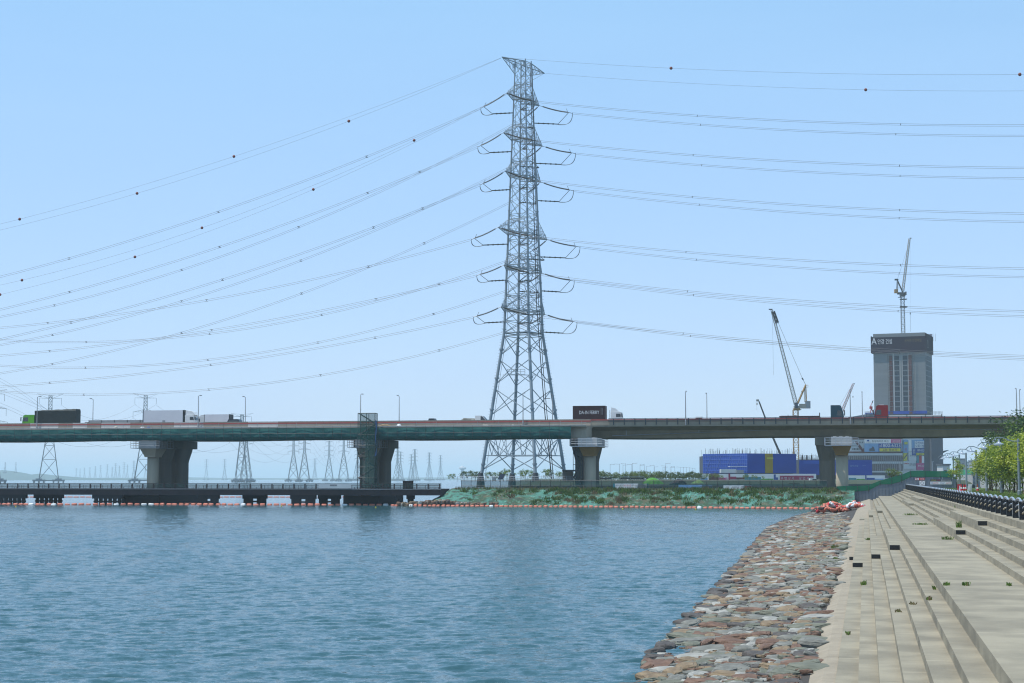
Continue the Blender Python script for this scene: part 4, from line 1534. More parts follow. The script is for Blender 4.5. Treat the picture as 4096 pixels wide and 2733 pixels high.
# signs on it
sA, zA = hb(3678, 1942)
sB, zB = hb(3699, 1924)
e = slthing('warning_sign', 'white square sign with circular symbol on the grey hoarding', 'sign', sA, HL - .12, zA)
w, h = sB - sA, zB - zA
MB().box(0, w, -.03, 0, 0, h).build('board', M['white'], e)
MB().loft([[(w / 2 + r_ * math.cos(t * .349), y, h * .52 + r_ * math.sin(t * .349)) for t in range(18)] for y, r_ in ((-.04, h * .3), (-.04, h * .36))], caps=False).build('ring', M['signgrey'], e)
MB().box(w * .3, w * .42, -.045, -.04, h * .72, h * .84).box(w * .58, w * .7, -.045, -.04, h * .2, h * .3).build('symbol', M['signred'], e)
sA, zA = hb(3660, 1921)
sB, zB = hb(3698, 1912)
e = slthing('direction_sign', 'red and white striped sign board above the square sign', 'sign', sA, HL - .12, zA)
w, h = sB - sA, zB - zA
MB().box(0, w, -.03, 0, 0, h).build('board', M['signred'], e)
MB().add([(w * (.02 + .14 * k), -.035, 0.02) for k in range(3)] + [(w * (.1 + .14 * k), -.035, 0.02) for k in range(3)] + [(w * (.14 + .14 * k), -.035, h * .9) for k in range(3)] + [(w * (.06 + .14 * k), -.035, h * .9) for k in range(3)], [(k, k + 3, k + 6, k + 9) for k in range(3)]).build('chevrons', M['white'], e)
text('위험', w * .4, h * .6, M['white'], (w * .74, -.045, h * .5), (1, 0, 0), e)
for lab, x0, x1, y0, y1, m, words in (('dark notice banner with yellow and pale words on the grey hoarding', 3721, 3806, 1917, 1926, M['signgrey'], (('안전보건', .03, .28, M['yellow']), ('공사', .33, .45, M['signred']), ('출입금지구역안내', .5, .97, M['offwhite']))),
                                      ('white notice banner with red and blue words on the grey hoarding', 3721, 3806, 1927, 1938, M['white'], (('통행', .02, .12, M['blue']), ('500만원', .14, .38, M['signred']), ('수영금지', .45, .7, M['blue']), ('500만원', .73, .97, M['signred'])))):
    sA, zA = hb(x0, y1)
    sB, zB = hb(x1, y0)
    e = slthing('notice_banner', lab, 'banner', sA, HL - .12, zA)
    w, h = sB - sA, zB - zA
    MB().box(0, w, -.02, 0, 0, h).build('sheet', m, e)
    for t_, a, b_, mm in words:
        text(t_, (b_ - a) * w, h * .62, mm, ((a + b_) / 2 * w, -.035, h / 2), (1, 0, 0), e)

# ================================================================ heap of old floats and sacks on the stones
hp = random.Random(9)
FB = [MB().loft([[(x, r_ * math.cos(t * .785), r_ * math.sin(t * .785)) for t in range(8)] for x, r_ in ((-.5, .04), (-.47, .13), (-.38, .19), (.38, .19), (.47, .13), (.5, .04))]), MB().ball((0, 0, 0), .27, 7, .8)]
for i, (x0, x1, y0, y1, n, kd) in enumerate(((3272, 3395, 2008, 2048, 90, 0), (3385, 3458, 2004, 2034, 80, 1))):
    for k in range(n):
        t = hp.random()
        px = x0 + (x1 - x0) * t
        hgt = (1 - abs(2 * t - 1) ** 1.6)
        py = y1 - 6 - hp.random() * (y1 - y0 - 8) * max(.15, hgt)
        Y = 236 + hp.uniform(-2.5, 3.5) + (y1 - py) * .12
        p = at(px, py, Y)
        m = hp.choices(['orange', 'white', 'jetty', 'signred'], (58, 10, 26, 8) if kd == 0 else (40, 50, 3, 16))[0]
        if kd == 0:
            key, nm, cat = 0, 'old_float', 'float'
            lab = {'orange': 'used orange float in the heap piled on the stones', 'white': 'bleached white float in the heap piled on the stones', 'jetty': 'dark weedy float in the heap piled on the stones', 'signred': 'red float in the heap piled on the stones'}[m]
        else:
            key, nm, cat = 1, 'mesh_sack', 'sack'
            lab = {'orange': 'orange bag in the red-and-white pile against the hoarding', 'white': 'white bag in the red-and-white pile against the hoarding', 'jetty': 'dark bag in the red-and-white pile against the hoarding', 'signred': 'red bag in the red-and-white pile against the hoarding'}[m]
        ck = (key, m)
        if ck not in pm:
            me = bpy.data.meshes.new(nm)
            me.from_pydata([V(v_) for v_ in FB[key].v], [], FB[key].f)
            me.materials.append(M[m])
            me.polygons.foreach_set('use_smooth', [True] * len(me.polygons))
            pm[ck] = me
        o = bpy.data.objects.new(nm, pm[ck])
        COL.objects.link(o)
        o.location = p
        o.rotation_euler = (hp.uniform(-.8, .8), hp.uniform(-.9, .9), hp.uniform(0, 3.14))
        tag(o, lab, cat, 'heap of old floats on the shore' if key == 0 else 'pile of bags on the shore')
o = MB().lathe((0, 0, 0), [(3.3, -.3), (2.6, .25), (1.2, .6), (.1, .7)], 14).build('dark_netting', M['chain'])
o.location = at(3330, 2040, 238)
o.scale = (.95, .5, 1)
tag(o, 'dark tangled netting lying under the heap of orange floats', 'netting')
# ================================================================ the big pylon
PY = 400.0
CX = at(2094, 1916, PY).x
C0 = V((CX, PY, 4.7))
TH = R(15)
zc = lambda py: at(2094, py, PY).z
RT = [(4.7, 10.35), (zc(1334), 4.7), (zc(352), 2.2), (zc(240), 1.95)]


def corner(i, z):
    r_ = lerp(RT, z)
    a = TH + i * math.pi / 2
    return V((CX + r_ * math.cos(a), PY + r_ * math.sin(a), z))


py_ = thing('transmission_pylon', 'tall grey steel tube transmission pylon rising behind the bridge at centre', 'pylon', C0)
zt0, zw, ztop = 4.7, zc(1334), zc(243)
lv_low = [zc(y) for y in (1880, 1752, 1672, 1548, 1432, 1334)]
lv_up = [zc(y) for y in (1334, 1285, 1232, 1180, 1120, 1063, 1010, 962, 912, 860, 800, 745, 690, 640, 588, 530, 480, 425, 375, 335, 300, 258)]
for i in range(4):
    mb = MB()
    mb.bar(corner(i, zt0), corner(i, zw), .4, 12, .33).bar(corner(i, zw), corner(i, ztop), .31, 10, .14)
    for z in [zc(y) for y in (1858, 1715, 1640, 1515, 1400)]:
        c = corner(i, z)
        mb.bar(c - V((0, 0, .18)), c + V((0, 0, .18)), .54, 12)
    for y in range(1320, 300, -95):
        c = corner(i, zc(y))
        mb.bar(c - V((0, 0, .12)), c + V((0, 0, .12)), .22 + .2 * (y - 300) / 1000, 10)
    P(mb, 'leg', M['steel'], py_, C0)
    c = corner(i, 4.6)
    P(MB().lathe(tuple(c), [(1.0, -1.5), (.88, 0), (.58, 1.75), (.45, 1.8)], 14), 'footing_sleeve', M['darksteel'], py_, C0)
for i in range(4):
    mb = MB()
    j = (i + 1) % 4
    z0, z1 = lv_low[0], lv_low[1]
    zm = zc(1823)
    a0, b0, a1, b1 = corner(i, z0), corner(j, z0), corner(i, z1), corner(j, z1)
    am, bm2 = corner(i, zm), corner(j, zm)
    mid = (am + bm2) / 2
    mb.bar(a0, mid, .12, 6).bar(b0, mid, .12, 6).bar(am, bm2, .1, 6).bar(a1, mid, .11, 6).bar(b1, mid, .11, 6).bar(a1, b1, .1, 6)
    tm = (a1 + b1) / 2
    mb.bar(mid, a1.lerp(b1, .3), .09, 5).bar(mid, a1.lerp(b1, .7), .09, 5).bar(am.lerp(bm2, .25), a1, .09, 5).bar(am.lerp(bm2, .75), b1, .09, 5).bar(am.lerp(bm2, .25), a1.lerp(b1, .3), .08, 5).bar(am.lerp(bm2, .75), a1.lerp(b1, .7), .08, 5)
    for z0, z1 in zip(lv_low[1:], lv_low[2:]):
        mb.bar(corner(i, z0 + .6), corner(j, z1 - .6), .105, 6).bar(corner(j, z0 + .6), corner(i, z1 - .6), .105, 6)
    mb.bar(corner(i, zw), corner(j, zw), .16, 6).bar(corner(i, zw - .7), corner(j, zw - .7), .1, 6)
    for k, (z0, z1) in enumerate(zip(lv_up, lv_up[1:])):
        w = .078 - .03 * k / len(lv_up)
        mb.bar(corner(i, z0), corner(j, z1), w, 5).bar(corner(j, z0), corner(i, z1), w, 5)
        if k % 2 == 0:
            mb.bar(corner(i, z1), corner(j, z1), w, 5)
    P(mb, 'face_bracing', M['steel'], py_, C0)
ARM = [(373, 423, 67, 352), (533, 584, 80, 512), (687, 728, 72, 668), (912, 958, 100, 886), (1062, 1093, 77, 1042), (1228, 1259, 89, 1206)]
ad = V((math.cos(R(60)), math.sin(R(60)), 0))
TIP = []
for k, (yn, yf, hw, yt) in enumerate(ARM):
    L = hw / 17.0 / math.cos(R(60)) * 1.0
    zt_ = (at(2027, yn, PY - L * .866).z + at(2167, yf, PY + L * .866).z) / 2
    zb = zt_ - .1
    zu = zt_ + 3.4
    for sg in (-1, 1):
        tip = V((CX, PY, zt_)) + ad * L * sg
        cs = sorted(range(4), key=lambda i: -(corner(i, zb) - V((CX, PY, zb))).dot(ad) * sg)[:2]
        mb = MB()
        n = 5
        for i in cs:
            b0, u0 = corner(i, zb - .4), corner(i, zu)
            mb.bar(b0, tip, .12, 6, .09).bar(u0, tip, .07, 5)
            for q in range(n):
                t, t2 = q / n, (q + 1) / n
                mb.bar(b0.lerp(tip, t), u0.lerp(tip, (t + t2) / 2), .036, 4).bar(u0.lerp(tip, (t + t2) / 2), b0.lerp(tip, t2), .036, 4)
        A, B = corner(cs[0], zb - .4), corner(cs[1], zb - .4)
        A2, B2 = corner(cs[0], zu), corner(cs[1], zu)
        for q in range(n):
            t, t2 = q / n, (q + 1) / n
            mb.bar(A.lerp(tip, t), B.lerp(tip, t2), .04, 4).bar(B.lerp(tip, t), A.lerp(tip, t2), .04, 4).bar(A.lerp(tip, t2), B.lerp(tip, t2), .05, 4)
            mb.bar(A2.lerp(tip, t), B2.lerp(tip, t2), .045, 4)
            for X_ in (A, B):      # walkway rail
                p = X_.lerp(tip, t)
                mb.bar(p, p + V((0, 0, 1.1)), .035, 4)
        for X_ in (A, B):
            mb.bar(X_ + V((0, 0, 1.1)), X_.lerp(tip, .85) + V((0, 0, 1.1)), .03, 4)
        P(mb, 'crossarm', M['steel'], py_, C0)
        TIP.append((k, sg, tip))
    mb = MB()     # platform ring round the body at the arm
    for i in range(4):
        mb.bar(corner(i, zb), corner((i + 1) % 4, zb), .12, 5).bar(corner(i, zu), corner((i + 1) % 4, zu), .08, 5).bar(corner(i, zb), corner((i + 2) % 4, zb), .09, 5)
        mb.bar(corner(i, zb) + V((0, 0, 1.1)), corner((i + 1) % 4, zb) + V((0, 0, 1.1)), .04, 4)
        for q in range(5):
            p = corner(i, zb).lerp(corner((i + 1) % 4, zb), q / 5)
            mb.bar(p, p + V((0, 0, 1.1)), .03, 4)
    P(mb, 'body_ring', M['steel'], py_, C0)
# earth-wire peaks
GT = []
for sg, (px, py) in ((-1, (2008, 228)), (1, (2178, 294))):
    L = 85 / 17.0 / math.cos(R(60))
    tip = at(px, py, PY + sg * L * .866)
    cs = sorted(range(4), key=lambda i: -(corner(i, 90) - V((CX, PY, 90))).dot(ad) * sg)[:2]
    mb = MB()
    for i in cs:
        u0, b0 = corner(i, zc(252)), corner(i, zc(300))
        mb.bar(u0, tip, .11, 5).bar(b0, tip, .09, 5)
        for q in range(4):
            mb.bar(u0.lerp(tip, q / 4), b0.lerp(tip, (q + .5) / 4), .05, 4).bar(b0.lerp(tip, (q + .5) / 4), u0.lerp(tip, (q + 1) / 4), .05, 4)
    for q in range(4):
        mb.bar(corner(cs[0], zc(252)).lerp(tip, q / 4), corner(cs[1], zc(252)).lerp(tip, (q + 1) / 4), .05, 4)
    P(mb, 'earth_wire_peak', M['steel'], py_, C0)
    GT.append(tip)
mb = MB()
for i in range(4):
    mb.bar(corner(i, zc(252)), corner((i + 1) % 4, zc(252)), .09, 5)
mb.box(CX - 2.4, CX - 1.9, PY - 1.0, PY - .4, zc(275), zc(258)).box(CX + .0, CX + .6, PY - 2.2, PY - 1.6, zc(275), zc(254))
P(mb, 'top_frame', M['steel'], py_, C0)
# cables running down, ladder, work cage
mb = MB()
for dx in (0, 8):
    pts = [at(x + dx, y, PY - 4.0 - 6 * (y - 250) / 1660) for x, y in ((2120, 256), (2126, 420), (2131, 700), (2139, 960), (2146, 1210), (2163, 1450), (2181, 1670), (2195, 1790), (2206, 1916))]
    mb.tube(pts, [(.05 if dx else .07) + (.05 if dx else .06) * q / 8 for q in range(9)], 5)
for y in (1472, 1594, 1400, 1300):
    mb.bar(at(2150 + (y - 1250) * .085, y, PY - 8), at(2172 + (y - 1250) * .085, y, PY - 8), .07, 4)
P(mb, 'cable_run', M['cable'], py_, C0)
mb = MB()
for a, b_ in ((1905, 1334), (1334, 300)):
    p, q = corner(2, zc(a)) + V((.9 if a > 1400 else .6, -.3, 0)), corner(2, zc(b_)) + V((.6, -.3, 0))
    mb.bar(p, q, .05, 4)
    for t in range(12):
        c = p.lerp(q, (t + .5) / 12)
        mb.bar(c, c - V((.6, 0, 0)), .035, 4)
for i in (2, 0):
    for t in range(60):      # step bolts
        z = zt0 + 5 + t * .65
        c = corner(i, z)
        sx_ = -1 if i == 2 else 1
        mb.bar(c, c + V((sx_ * .72, 0, 0)), .03, 3)
P(mb, 'ladder', M['steel'], py_, C0)
zc_ = zc(1492)
c = corner(1, zc_)
mb = MB()
for x0 in (-2.2, -1.2, 1.0, 2.0):
    mb.bar(c + V((x0, -.8, 0)), c + V((x0, -.8, 1.2)), .05, 4)
for z in (0, .6, 1.2):
    mb.bar(c + V((-2.2, -.8, z)), c + V((2.0, -.8, z)), .05, 4)
mb.bar(c + V((-3.3, -.6, -.15)), c + V((5.2, -.9, -.2)), .08, 4)
P(mb, 'work_cage', M['steel'], py_, C0)

# ---------------------------------------------------------------- insulators and conductors
HDL = V((math.cos(R(172)), math.sin(R(172)), 0))
HDR = V((math.cos(R(-25)), math.sin(R(-25)), 0))
# (near/far, level): left trace and right trace through the picture
LT = {(-1, 0): [(1923, 434), (1000, 804), (0, 1108)], (-1, 1): [(1911, 589), (1000, 947), (0, 1239)], (-1, 2): [(1920, 741), (1000, 1084), (0, 1358)],
      (-1, 3): [(1885, 959), (1000, 1170), (0, 1312)], (-1, 4): [(1907, 1103), (1000, 1296), (0, 1423)], (-1, 5): [(1893, 1270), (1000, 1437), (0, 1547)],
      (1, 0): [(2085, 480), (1000, 985), (0, 1268)], (1, 1): [(2100, 638), (1000, 1117), (0, 1381)], (1, 2): [(2095, 782), (1000, 1247), (0, 1494)],
      (1, 3): [(2122, 1008), (1000, 1313), (0, 1360)], (1, 4): [(2099, 1138), (1000, 1418), (0, 1463)], (1, 5): [(2108, 1303), (1000, 1542), (0, 1566)]}
RTC = {(-1, 0): [(2140, 407), (3096, 481), (4096, 502)], (-1, 1): [(2145, 564), (3096, 642), (4096, 672)], (-1, 2): [(2140, 722), (3096, 814), (4096, 855)],
       (-1, 3): [(2130, 947), (3096, 1035), (4096, 1075)], (-1, 4): [(2130, 1095), (3096, 1196), (4096, 1246)], (-1, 5): [(2130, 1263), (3096, 1368), (4096, 1425)],
       (1, 0): [(2290, 454), (3096, 518), (4096, 544)], (1, 1): [(2302, 615), (3096, 681), (4096, 714)], (1, 2): [(2294, 764), (3096, 844), (4096, 888)],
       (1, 3): [(2320, 989), (3096, 1065), (4096, 1109)], (1, 4): [(2297, 1125), (3096, 1211), (4096, 1266)], (1, 5): [(2308, 1290), (3096, 1376), (4096, 1438)]}
SPL = {(-1, 0): (1465, 872, 279), (-1, 1): (1678, 1470, 880, 284), (-1, 2): (1690, 1494, 893, 292), (1, 0): (1195, 730, 224), (1, 1): (1205, 731, 219), (1, 2): (1697, 1209, 733, 221),
       (-1, 3): (1474, 831, 200), (-1, 4): (1506, 853, 210), (-1, 5): (1503, 851, 213), (1, 3): (1757, 1290, 845, 354), (1, 4): (1736, 1276, 839, 353), (1, 5): (1758, 1288, 845, 349)}
SPR = {(-1, 0): (2793, 3610), (1, 0): (2806, 3590), (-1, 1): (2775, 3602), (1, 1): (2809, 3604), (-1, 2): (2770, 3600), (1, 2): (2798, 3597), (-1, 3): (2743, 3599), (1, 3): (2784, 3593),
       (-1, 4): (2747, 3595), (1, 4): (2771, 3586), (-1, 5): (2729, 3590), (1, 5): (2758, 3588)}
ORD = ['topmost', 'second', 'third', 'fourth', 'fifth', 'lowest']


def qfit(pts, p0, hd):
    pp = [onplane(px, py, p0, hd) for px, py in pts]
    ts = [(p - p0).dot(hd) for p in pp]
    (t0, t1, t2), (z0, z1, z2) = ts, [p.z for p in pp]

    def fz(t):
        return z0 * (t - t1) * (t - t2) / ((t0 - t1) * (t0 - t2)) + z1 * (t - t0) * (t - t2) / ((t1 - t0) * (t1 - t2)) + z2 * (t - t0) * (t - t1) / ((t2 - t0) * (t2 - t1))
    return ts, fz, lambda t: V((p0.x + hd.x * t, p0.y + hd.y * t, fz(t)))


def t_of_px(px, p0, hd):
    return (onplane(px, 900, p0, hd) - p0).dot(hd)


for k, sg, tip in TIP:
    for left in (True, False):
        tr = (LT if left else RTC)[(sg, k)]
        hd = HDL if left else HDR
        ts, fz, fp_ = qfit(tr, tip, hd)
        st = fp_(ts[0])
        # string of insulator discs
        mb = MB()
        d = st - tip
        e0, e1 = tip + d * .1, tip + d * .86
        sagv = V((0, 0, -.18))
        pts = [e0.lerp(e1, q / 12) + sagv * 4 * (q / 12) * (1 - q / 12) for q in range(13)]
        mb.tube([p for p in pts], .1, 6)
        for q in range(26):
            c = e0.lerp(e1, (q + .5) / 26) + sagv * 4 * ((q + .5) / 26) * (1 - (q + .5) / 26)
            dn = d.normalized() * .04
            mb.bar(c - dn, c + dn, .19, 6)
        mb.bar(tip, e0, .05, 4).bar(e1, st, .06, 4)
        mb.bar(e1, e1 + V((-hd.x * .4, 0, .9)), .04, 4)
        P(mb, 'insulator_string', M['insul'], py_, C0)
        # jumper strut held out from the body, its tie rod and the jumper loop
        yd = 20 if left and sg < 0 else (30 if left else (41 if sg > 0 else 30))
        sx2 = {True: {-1: 47, 1: 55}, False: {-1: -55, 1: -58}}[left][sg]
        stp = V(tr[0]).to_2d() if False else tr[0]
        je = onplane(stp[0] + sx2, stp[1] + yd + 2, tip, hd)
        bx_ = min(range(4), key=lambda i: (corner(i, je.z) - je).length)
        root = corner(bx_, je.z)
        root = corner(bx_, EYE + (je.z - EYE) * root.y / je.y + .25)
        mb = MB().bar(je, root, .13, 6)
        for q in range(1, 5):
            c = je.lerp(root, q / 5)
            dn = (root - je).normalized() * .12
            mb.bar(c - dn, c + dn, .2, 6)
        mb.bar(je, e1.lerp(st, .2), .06, 4)
        P(mb, 'jumper_strut', M['insul'], py_, C0)
        mb = MB()
        for o_ in (-.2, .2):
            a, b_ = st + V((0, 0, o_)), je + V((0, o_, -.1))
            mid = V((st.x + (st.x - je.x) * .02, (a.y + b_.y) / 2, je.z + .12 * (st.z - je.z)))
            pts = [a * (1 - t) ** 2 + mid * 2 * t * (1 - t) + b_ * t * t for t in [q / 10 for q in range(11)]]
            pts = [p - V((0, 0, .55)) * math.sin(math.pi * q / 10) for q, p in enumerate(pts)]
            mb.tube(pts, .055, 4)
        P(mb, 'jumper_loop', M['wire'], py_, C0)
        # the twin conductor
        tend = t_of_px(-420 if left else 4560, tip, hd)
        n = 46
        lab = f"twin conductor strung {'left' if left else 'right'} from the {ORD[k]} crossarm's {'near' if sg < 0 else 'far'} tip"
        e = thing('conductor', lab, 'power line', st, group='twin conductors of the big pylon')
        for o_ in (-.17, .17):
            pts = [fp_(ts[0] + (tend - ts[0]) * q / n) - st + V((-hd.y * o_ * .5, hd.x * o_ * .5, o_ * 1.05)) for q in range(n + 1)]
            MB().tube(pts, .028, 4).build('wire', M['wire'], e)
        for px in (SPL if left else SPR)[(sg, k)]:
            c = fp_(t_of_px(px, tip, hd)) - st
            u = V((-hd.y * .17 * .5, hd.x * .17 * .5, .17 * 1.05))
            sp_ = MB().bar(c - u * 1.2, c + u * 1.2, .07, 5)
            if left:
                w_ = hd * .32
                sp_.bar(c - u - w_, c - u + w_, .05, 4).bar(c + u - w_, c + u + w_, .05, 4)
            sp_.build('spacer', M['darksteel'], e)
GW = [(0, [(2004, 232), (1000, 605), (0, 897)], HDL, (932, 78), 'upper left earth wire from the near peak with marker balls'),
      (0, [(2004, 233), (1000, 629), (0, 921)], HDL, (1392, 546), 'lower left earth wire from the near peak with marker balls'),
      (1, [(2178, 294), (1000, 842), (0, 1141)], HDL, (1655, 808, 93), 'upper left earth wire from the far peak with marker balls'),
      (1, [(2178, 294), (1000, 863), (0, 1179)], HDL, (1252, 542, 7), 'lower left earth wire from the far peak with marker balls'),
      (0, [(2012, 230), (3096, 289), (4096, 298)], HDR, (2689, 4094), 'earth wire strung right from the near peak with marker balls'),
      (1, [(2182, 294), (3096, 349), (4096, 364)], HDR, (3472,), 'earth wire strung right from the far peak with one ball')]
for gi, tr, hd, balls, lab in GW:
    tip = GT[gi]
    ts, fz, fp_ = qfit(tr, tip, hd)
    st = fp_(ts[0])
    tend = t_of_px(-420 if hd.x < 0 else 4560, tip, hd)
    e = thing('earth_wire', lab, 'power line', st, group='earth wires with marker balls')
    MB().tube([st - st if q == 0 else fp_(ts[0] + (tend - ts[0]) * q / 46) - st for q in range(47)], .022, 4).build('wire', M['wire'], e)
    for px in balls:
        c = fp_(t_of_px(px, tip, hd)) - st
        MB().ball(tuple(c), .36, 8).build('marker_ball', M['ballred'], e, smooth=True)

# ================================================================ far pylons standing in the sea
def pylon_body(mb, H, wb, wt, waist, n, rl_, rb_):
    """square lattice body, base width wb, top width wt, narrowing quickly below height H*waist"""
    def w(t):
        return wb + (wt * 1.25 - wb) * t / waist if t < waist else wt * 1.25 + (wt - wt * 1.25) * (t - waist) / (1 - waist)

    def c(t, i):
        h = w(t) / 2
        sx_, sy_ = ((-1, -1), (1, -1), (1, 1), (-1, 1))[i % 4]
        return V((sx_ * h, sy_ * h, t * H))
    tt = [0]
    while tt[-1] < 1:
        tt.append(min(1, tt[-1] + max(.035, w(tt[-1]) * 1.05 / H)))
    for i in range(4):
        mb.bar(c(0, i), c(waist, i), rl_, 4).bar(c(waist, i), c(1, i), rl_ * .8, 4)
        for a, b_ in zip(tt, tt[1:]):
            mb.bar(c(a, i), c(b_, i + 1), rb_, 3, caps=False).bar(c(a, i + 1), c(b_, i), rb_, 3, caps=False).bar(c(b_, i), c(b_, i + 1), rb_, 3, caps=False)


def far_arm(mb, z, L, up, r_):
    for sg in (-1, 1):
        tip = (sg * L, 0, z)
        for y in (-.8, .8):
            mb.bar((sg * 1.2, y, z - .2), tip, r_, 3).bar((sg * 1.2, y, z + up), tip, r_, 3)
        for q in (.3, .55, .8):
            mb.bar((sg * (1.2 + (L - 1.2) * q), 0, z - .1), (sg * (1.2 + (L - 1.2) * q), 0, z + up * (1 - q)), r_ * .8, 3)
            mb.bar((sg * (1.2 + (L - 1.2) * q), 0, z - .1), (sg * (1.2 + (L - 1.2) * max(0, q - .25)), 0, z + up * (1 - max(0, q - .25))), r_ * .8, 3)


def far_pylon(name, lab, px, top, bot, wpx, style, rot=0.0, group=None, arms=None):
    Y = 34000.0 / (bot - 1916)
    base = at(px, 1917.5, Y)
    H = at(px, top, Y).z - base.z
    wb = wpx * Y / FP
    e = thing(name, lab, 'pylon', base, rot, group)
    mb = MB()
    if style == 'V':
        pylon_body(mb, H * .985, wb, 4.0, .62, 0, .42, .2)
    else:
        pylon_body(mb, H, wb, 2.6, .6, 0, .46, .23)
    mb.build('lattice_body', M['darksteel'], e)
    if style == 'V':
        L = 13.5
        mb = MB()
        far_arm(mb, H * .955, L, .2, .16)
        for sg in (-1, 1):
            for y in (-.8, .8):
                mb.bar((sg * 1.5, y, H * .95), (sg * 16, 0, H + .8), .14, 3).bar((sg * 1.5, y, H * .985), (sg * 16, 0, H + .8), .12, 3)
            mb.bar((sg * L * 1.0, 0, H * .955), (sg * L, 0, H * .955 - 8), .2, 4)
        mb.build('top_arm', M['darksteel'], e)
        mb = MB()
        far_arm(mb, H * .79, 15.5, 3.2, .16)
        for sg in (-1, 1):
            mb.bar((sg * 15.5, 0, H * .79), (sg * 15.5, 0, H * .79 - 8), .2, 4)
        mb.build('crossarm', M['darksteel'], e)
        mb = MB()
        far_arm(mb, H * .64, 17, 3.0, .16)
        for sg in (-1, 1):
            mb.bar((sg * 17, 0, H * .64), (sg * 17, 0, H * .64 - 8), .2, 4)
        mb.build('crossarm', M['darksteel'], e)
    else:
        for t, L in (arms or ((.97, 9), (.86, 10), (.74, 11), (.62, 10))):
            mb = MB()
            far_arm(mb, H * t, L, 2.4, .15)
            for sg in (-1, 1):
                if style == 'L':       # looped jumpers
                    mb.tube([(sg * (L + .0 + 1.3 * math.sin(q * .628)), 0, H * t - .3 - 5 * q / 5 if q <= 5 else H * t - 5.3 + 4.5 * (q - 5) / 5) for q in range(11)], .14, 3)
                else:
                    mb.bar((sg * L, 0, H * t), (sg * L, 0, H * t - 6), .17, 3)
            mb.build('crossarm', M['darksteel'], e)
    mb = MB()
    for sx_ in (-1, 1):
        mb.box(sx_ * wb * .5 - wb * .32, sx_ * wb * .5 + wb * .32, -wb * .75, wb * .75, -2.6, -.4)
        mb.box(sx_ * wb * .5 - wb * .16, sx_ * wb * .5 + wb * .16, -wb * .6, wb * .6, -.4, .9)
        for q in (-.25, 0, .25):
            mb.box(sx_ * wb * .5 + q * wb - .8, sx_ * wb * .5 + q * wb + .8, -wb * .6, wb * .6, -6, -2.6)
    mb.box(-wb * .5, wb * .5, -1.5, 1.5, -2.2, -1.0)
    mb.build('sea_platform', M['seaplat'], e)
    return base, H


far = {}
for key, lab, px, top, bot, wpx, st, rt in (
        ('a', 'hazy sea pylon rising behind the dark tarpaulin truck', 195, 1578, 1932, 75, 'V', .25), ('b', 'hazy sea pylon partly hidden by first bridge pier, behind white refrigerated truck', 577, 1577, 1931.5, 76, 'V', .25),
        ('c', 'hazy sea pylon with V-shaped top showing beside the small white truck', 965, 1655, 1930, 46, 'V', .25), ('d', 'paired hazy pylon overlapping right side of the V-topped one', 984, 1690, 1929, 42, 'T', .3),
        ('e', 'left of two close hazy pylons beneath the bridge, looped arms', 1173, 1738, 1927, 40, 'L', .2), ('f', 'right of two close hazy pylons beneath the bridge, hanging insulators', 1217, 1726, 1927.5, 41, 'T', .2),
        ('g', 'slim hazy pylon standing between the close pair and looped pylon', 1316, 1764, 1925, 32, 'T', .2), ('h', 'hazy looped-arm pylon just left of the scaffold tower', 1374, 1738, 1926, 40, 'L', .2)):
    far[key] = (far_pylon('far_pylon', lab, px, top, bot, wpx, st, rt, 'hazy pylons standing in the sea'), rt)
far_pylon('far_pylon', 'hazy pylon at left edge, mostly outside the frame', -40, 1560, 1934, 76, 'V', .25, 'hazy pylons standing in the sea')
# smaller, fainter ones: one prototype each, scaled copies
def small_proto():
    mb = MB()
    pylon_body(mb, 85, 17, 2.6, .6, 0, .6, .34)
    for t, L in ((.98, 8), (.87, 9), (.75, 10), (.63, 9)):
        far_arm(mb, 85 * t, L, 2.2, .22)
        for sg in (-1, 1):
            mb.bar((sg * L, 0, 85 * t), (sg * L, 0, 85 * t - 5), .22, 3)
    for sx_ in (-1, 1):
        mb.box(sx_ * 8.5 - 5, sx_ * 8.5 + 5, -11, 11, -5, 0)
    return mb


sp0 = small_proto().build('far_pylon', M['darksteel'])
used = False
smalls = [(825, 1838, 'left of two faint pylons right of the first bridge pier'), (898, 1838, 'right of two faint pylons right of the first bridge pier'), (1259, 1835, 'faint pylon between the close pair and the slim pylon'),
          (1430, 1788, 'faint pylon seen through the scaffold tower legs'), (1590, 1790, 'left of a faint pylon pair right of the scaffold pier'), (1602, 1808, 'right of a faint pylon pair right of the scaffold pier'),
          (1645, 1818, 'shorter of the overlapping pylons left of the green bank'), (1659, 1798, 'taller of the overlapping pylons left of the green bank'), (1717, 1811, 'lone hazy pylon above the tip of the green bank'), (1762, 1822, 'rightmost hazy pylon next to the tree row')]
row = [(853, 1045), (895, 1050), (945, 1040), (1005, 1035), (1065, 1025), (1125, 1012), (1200, 1003), (1255, 1030), (1293, 992), (1335, 1018), (1388, 980), (1425, 1005), (1497, 962), (1628, 1000)]
smalls += [(x / 2.8, 1500 + y / 2.8, 'faint tiny pylon in the hazy cluster left of first bridge pier') for x, y in row]
smalls += [(20, 1872, 'tiny faint pylon on the distant hill at left'), (63, 1872, 'tiny faint pylon on the hill shoulder at left')]
for i, (px, top, lab) in enumerate(smalls):
    hpx = 1916 - top
    Y = min(9000, 85 * FP / max(hpx, 40)) if i < len(smalls) - 2 else 5300
    base = at(px, 1916.5, Y)
    sc_ = (at(px, top, Y).z - base.z) / 85 if i < len(smalls) - 2 else .36
    o = sp0 if not used else sp0.copy()
    if used:
        COL.objects.link(o)
    used = True
    o.location = base if i < len(smalls) - 2 else at(px, 1889, Y)
    o.scale = (sc_, sc_, sc_)
    o.rotation_euler.z = .2 + (i % 5) * .12
    tag(o, lab, 'pylon', 'faint distant pylons')
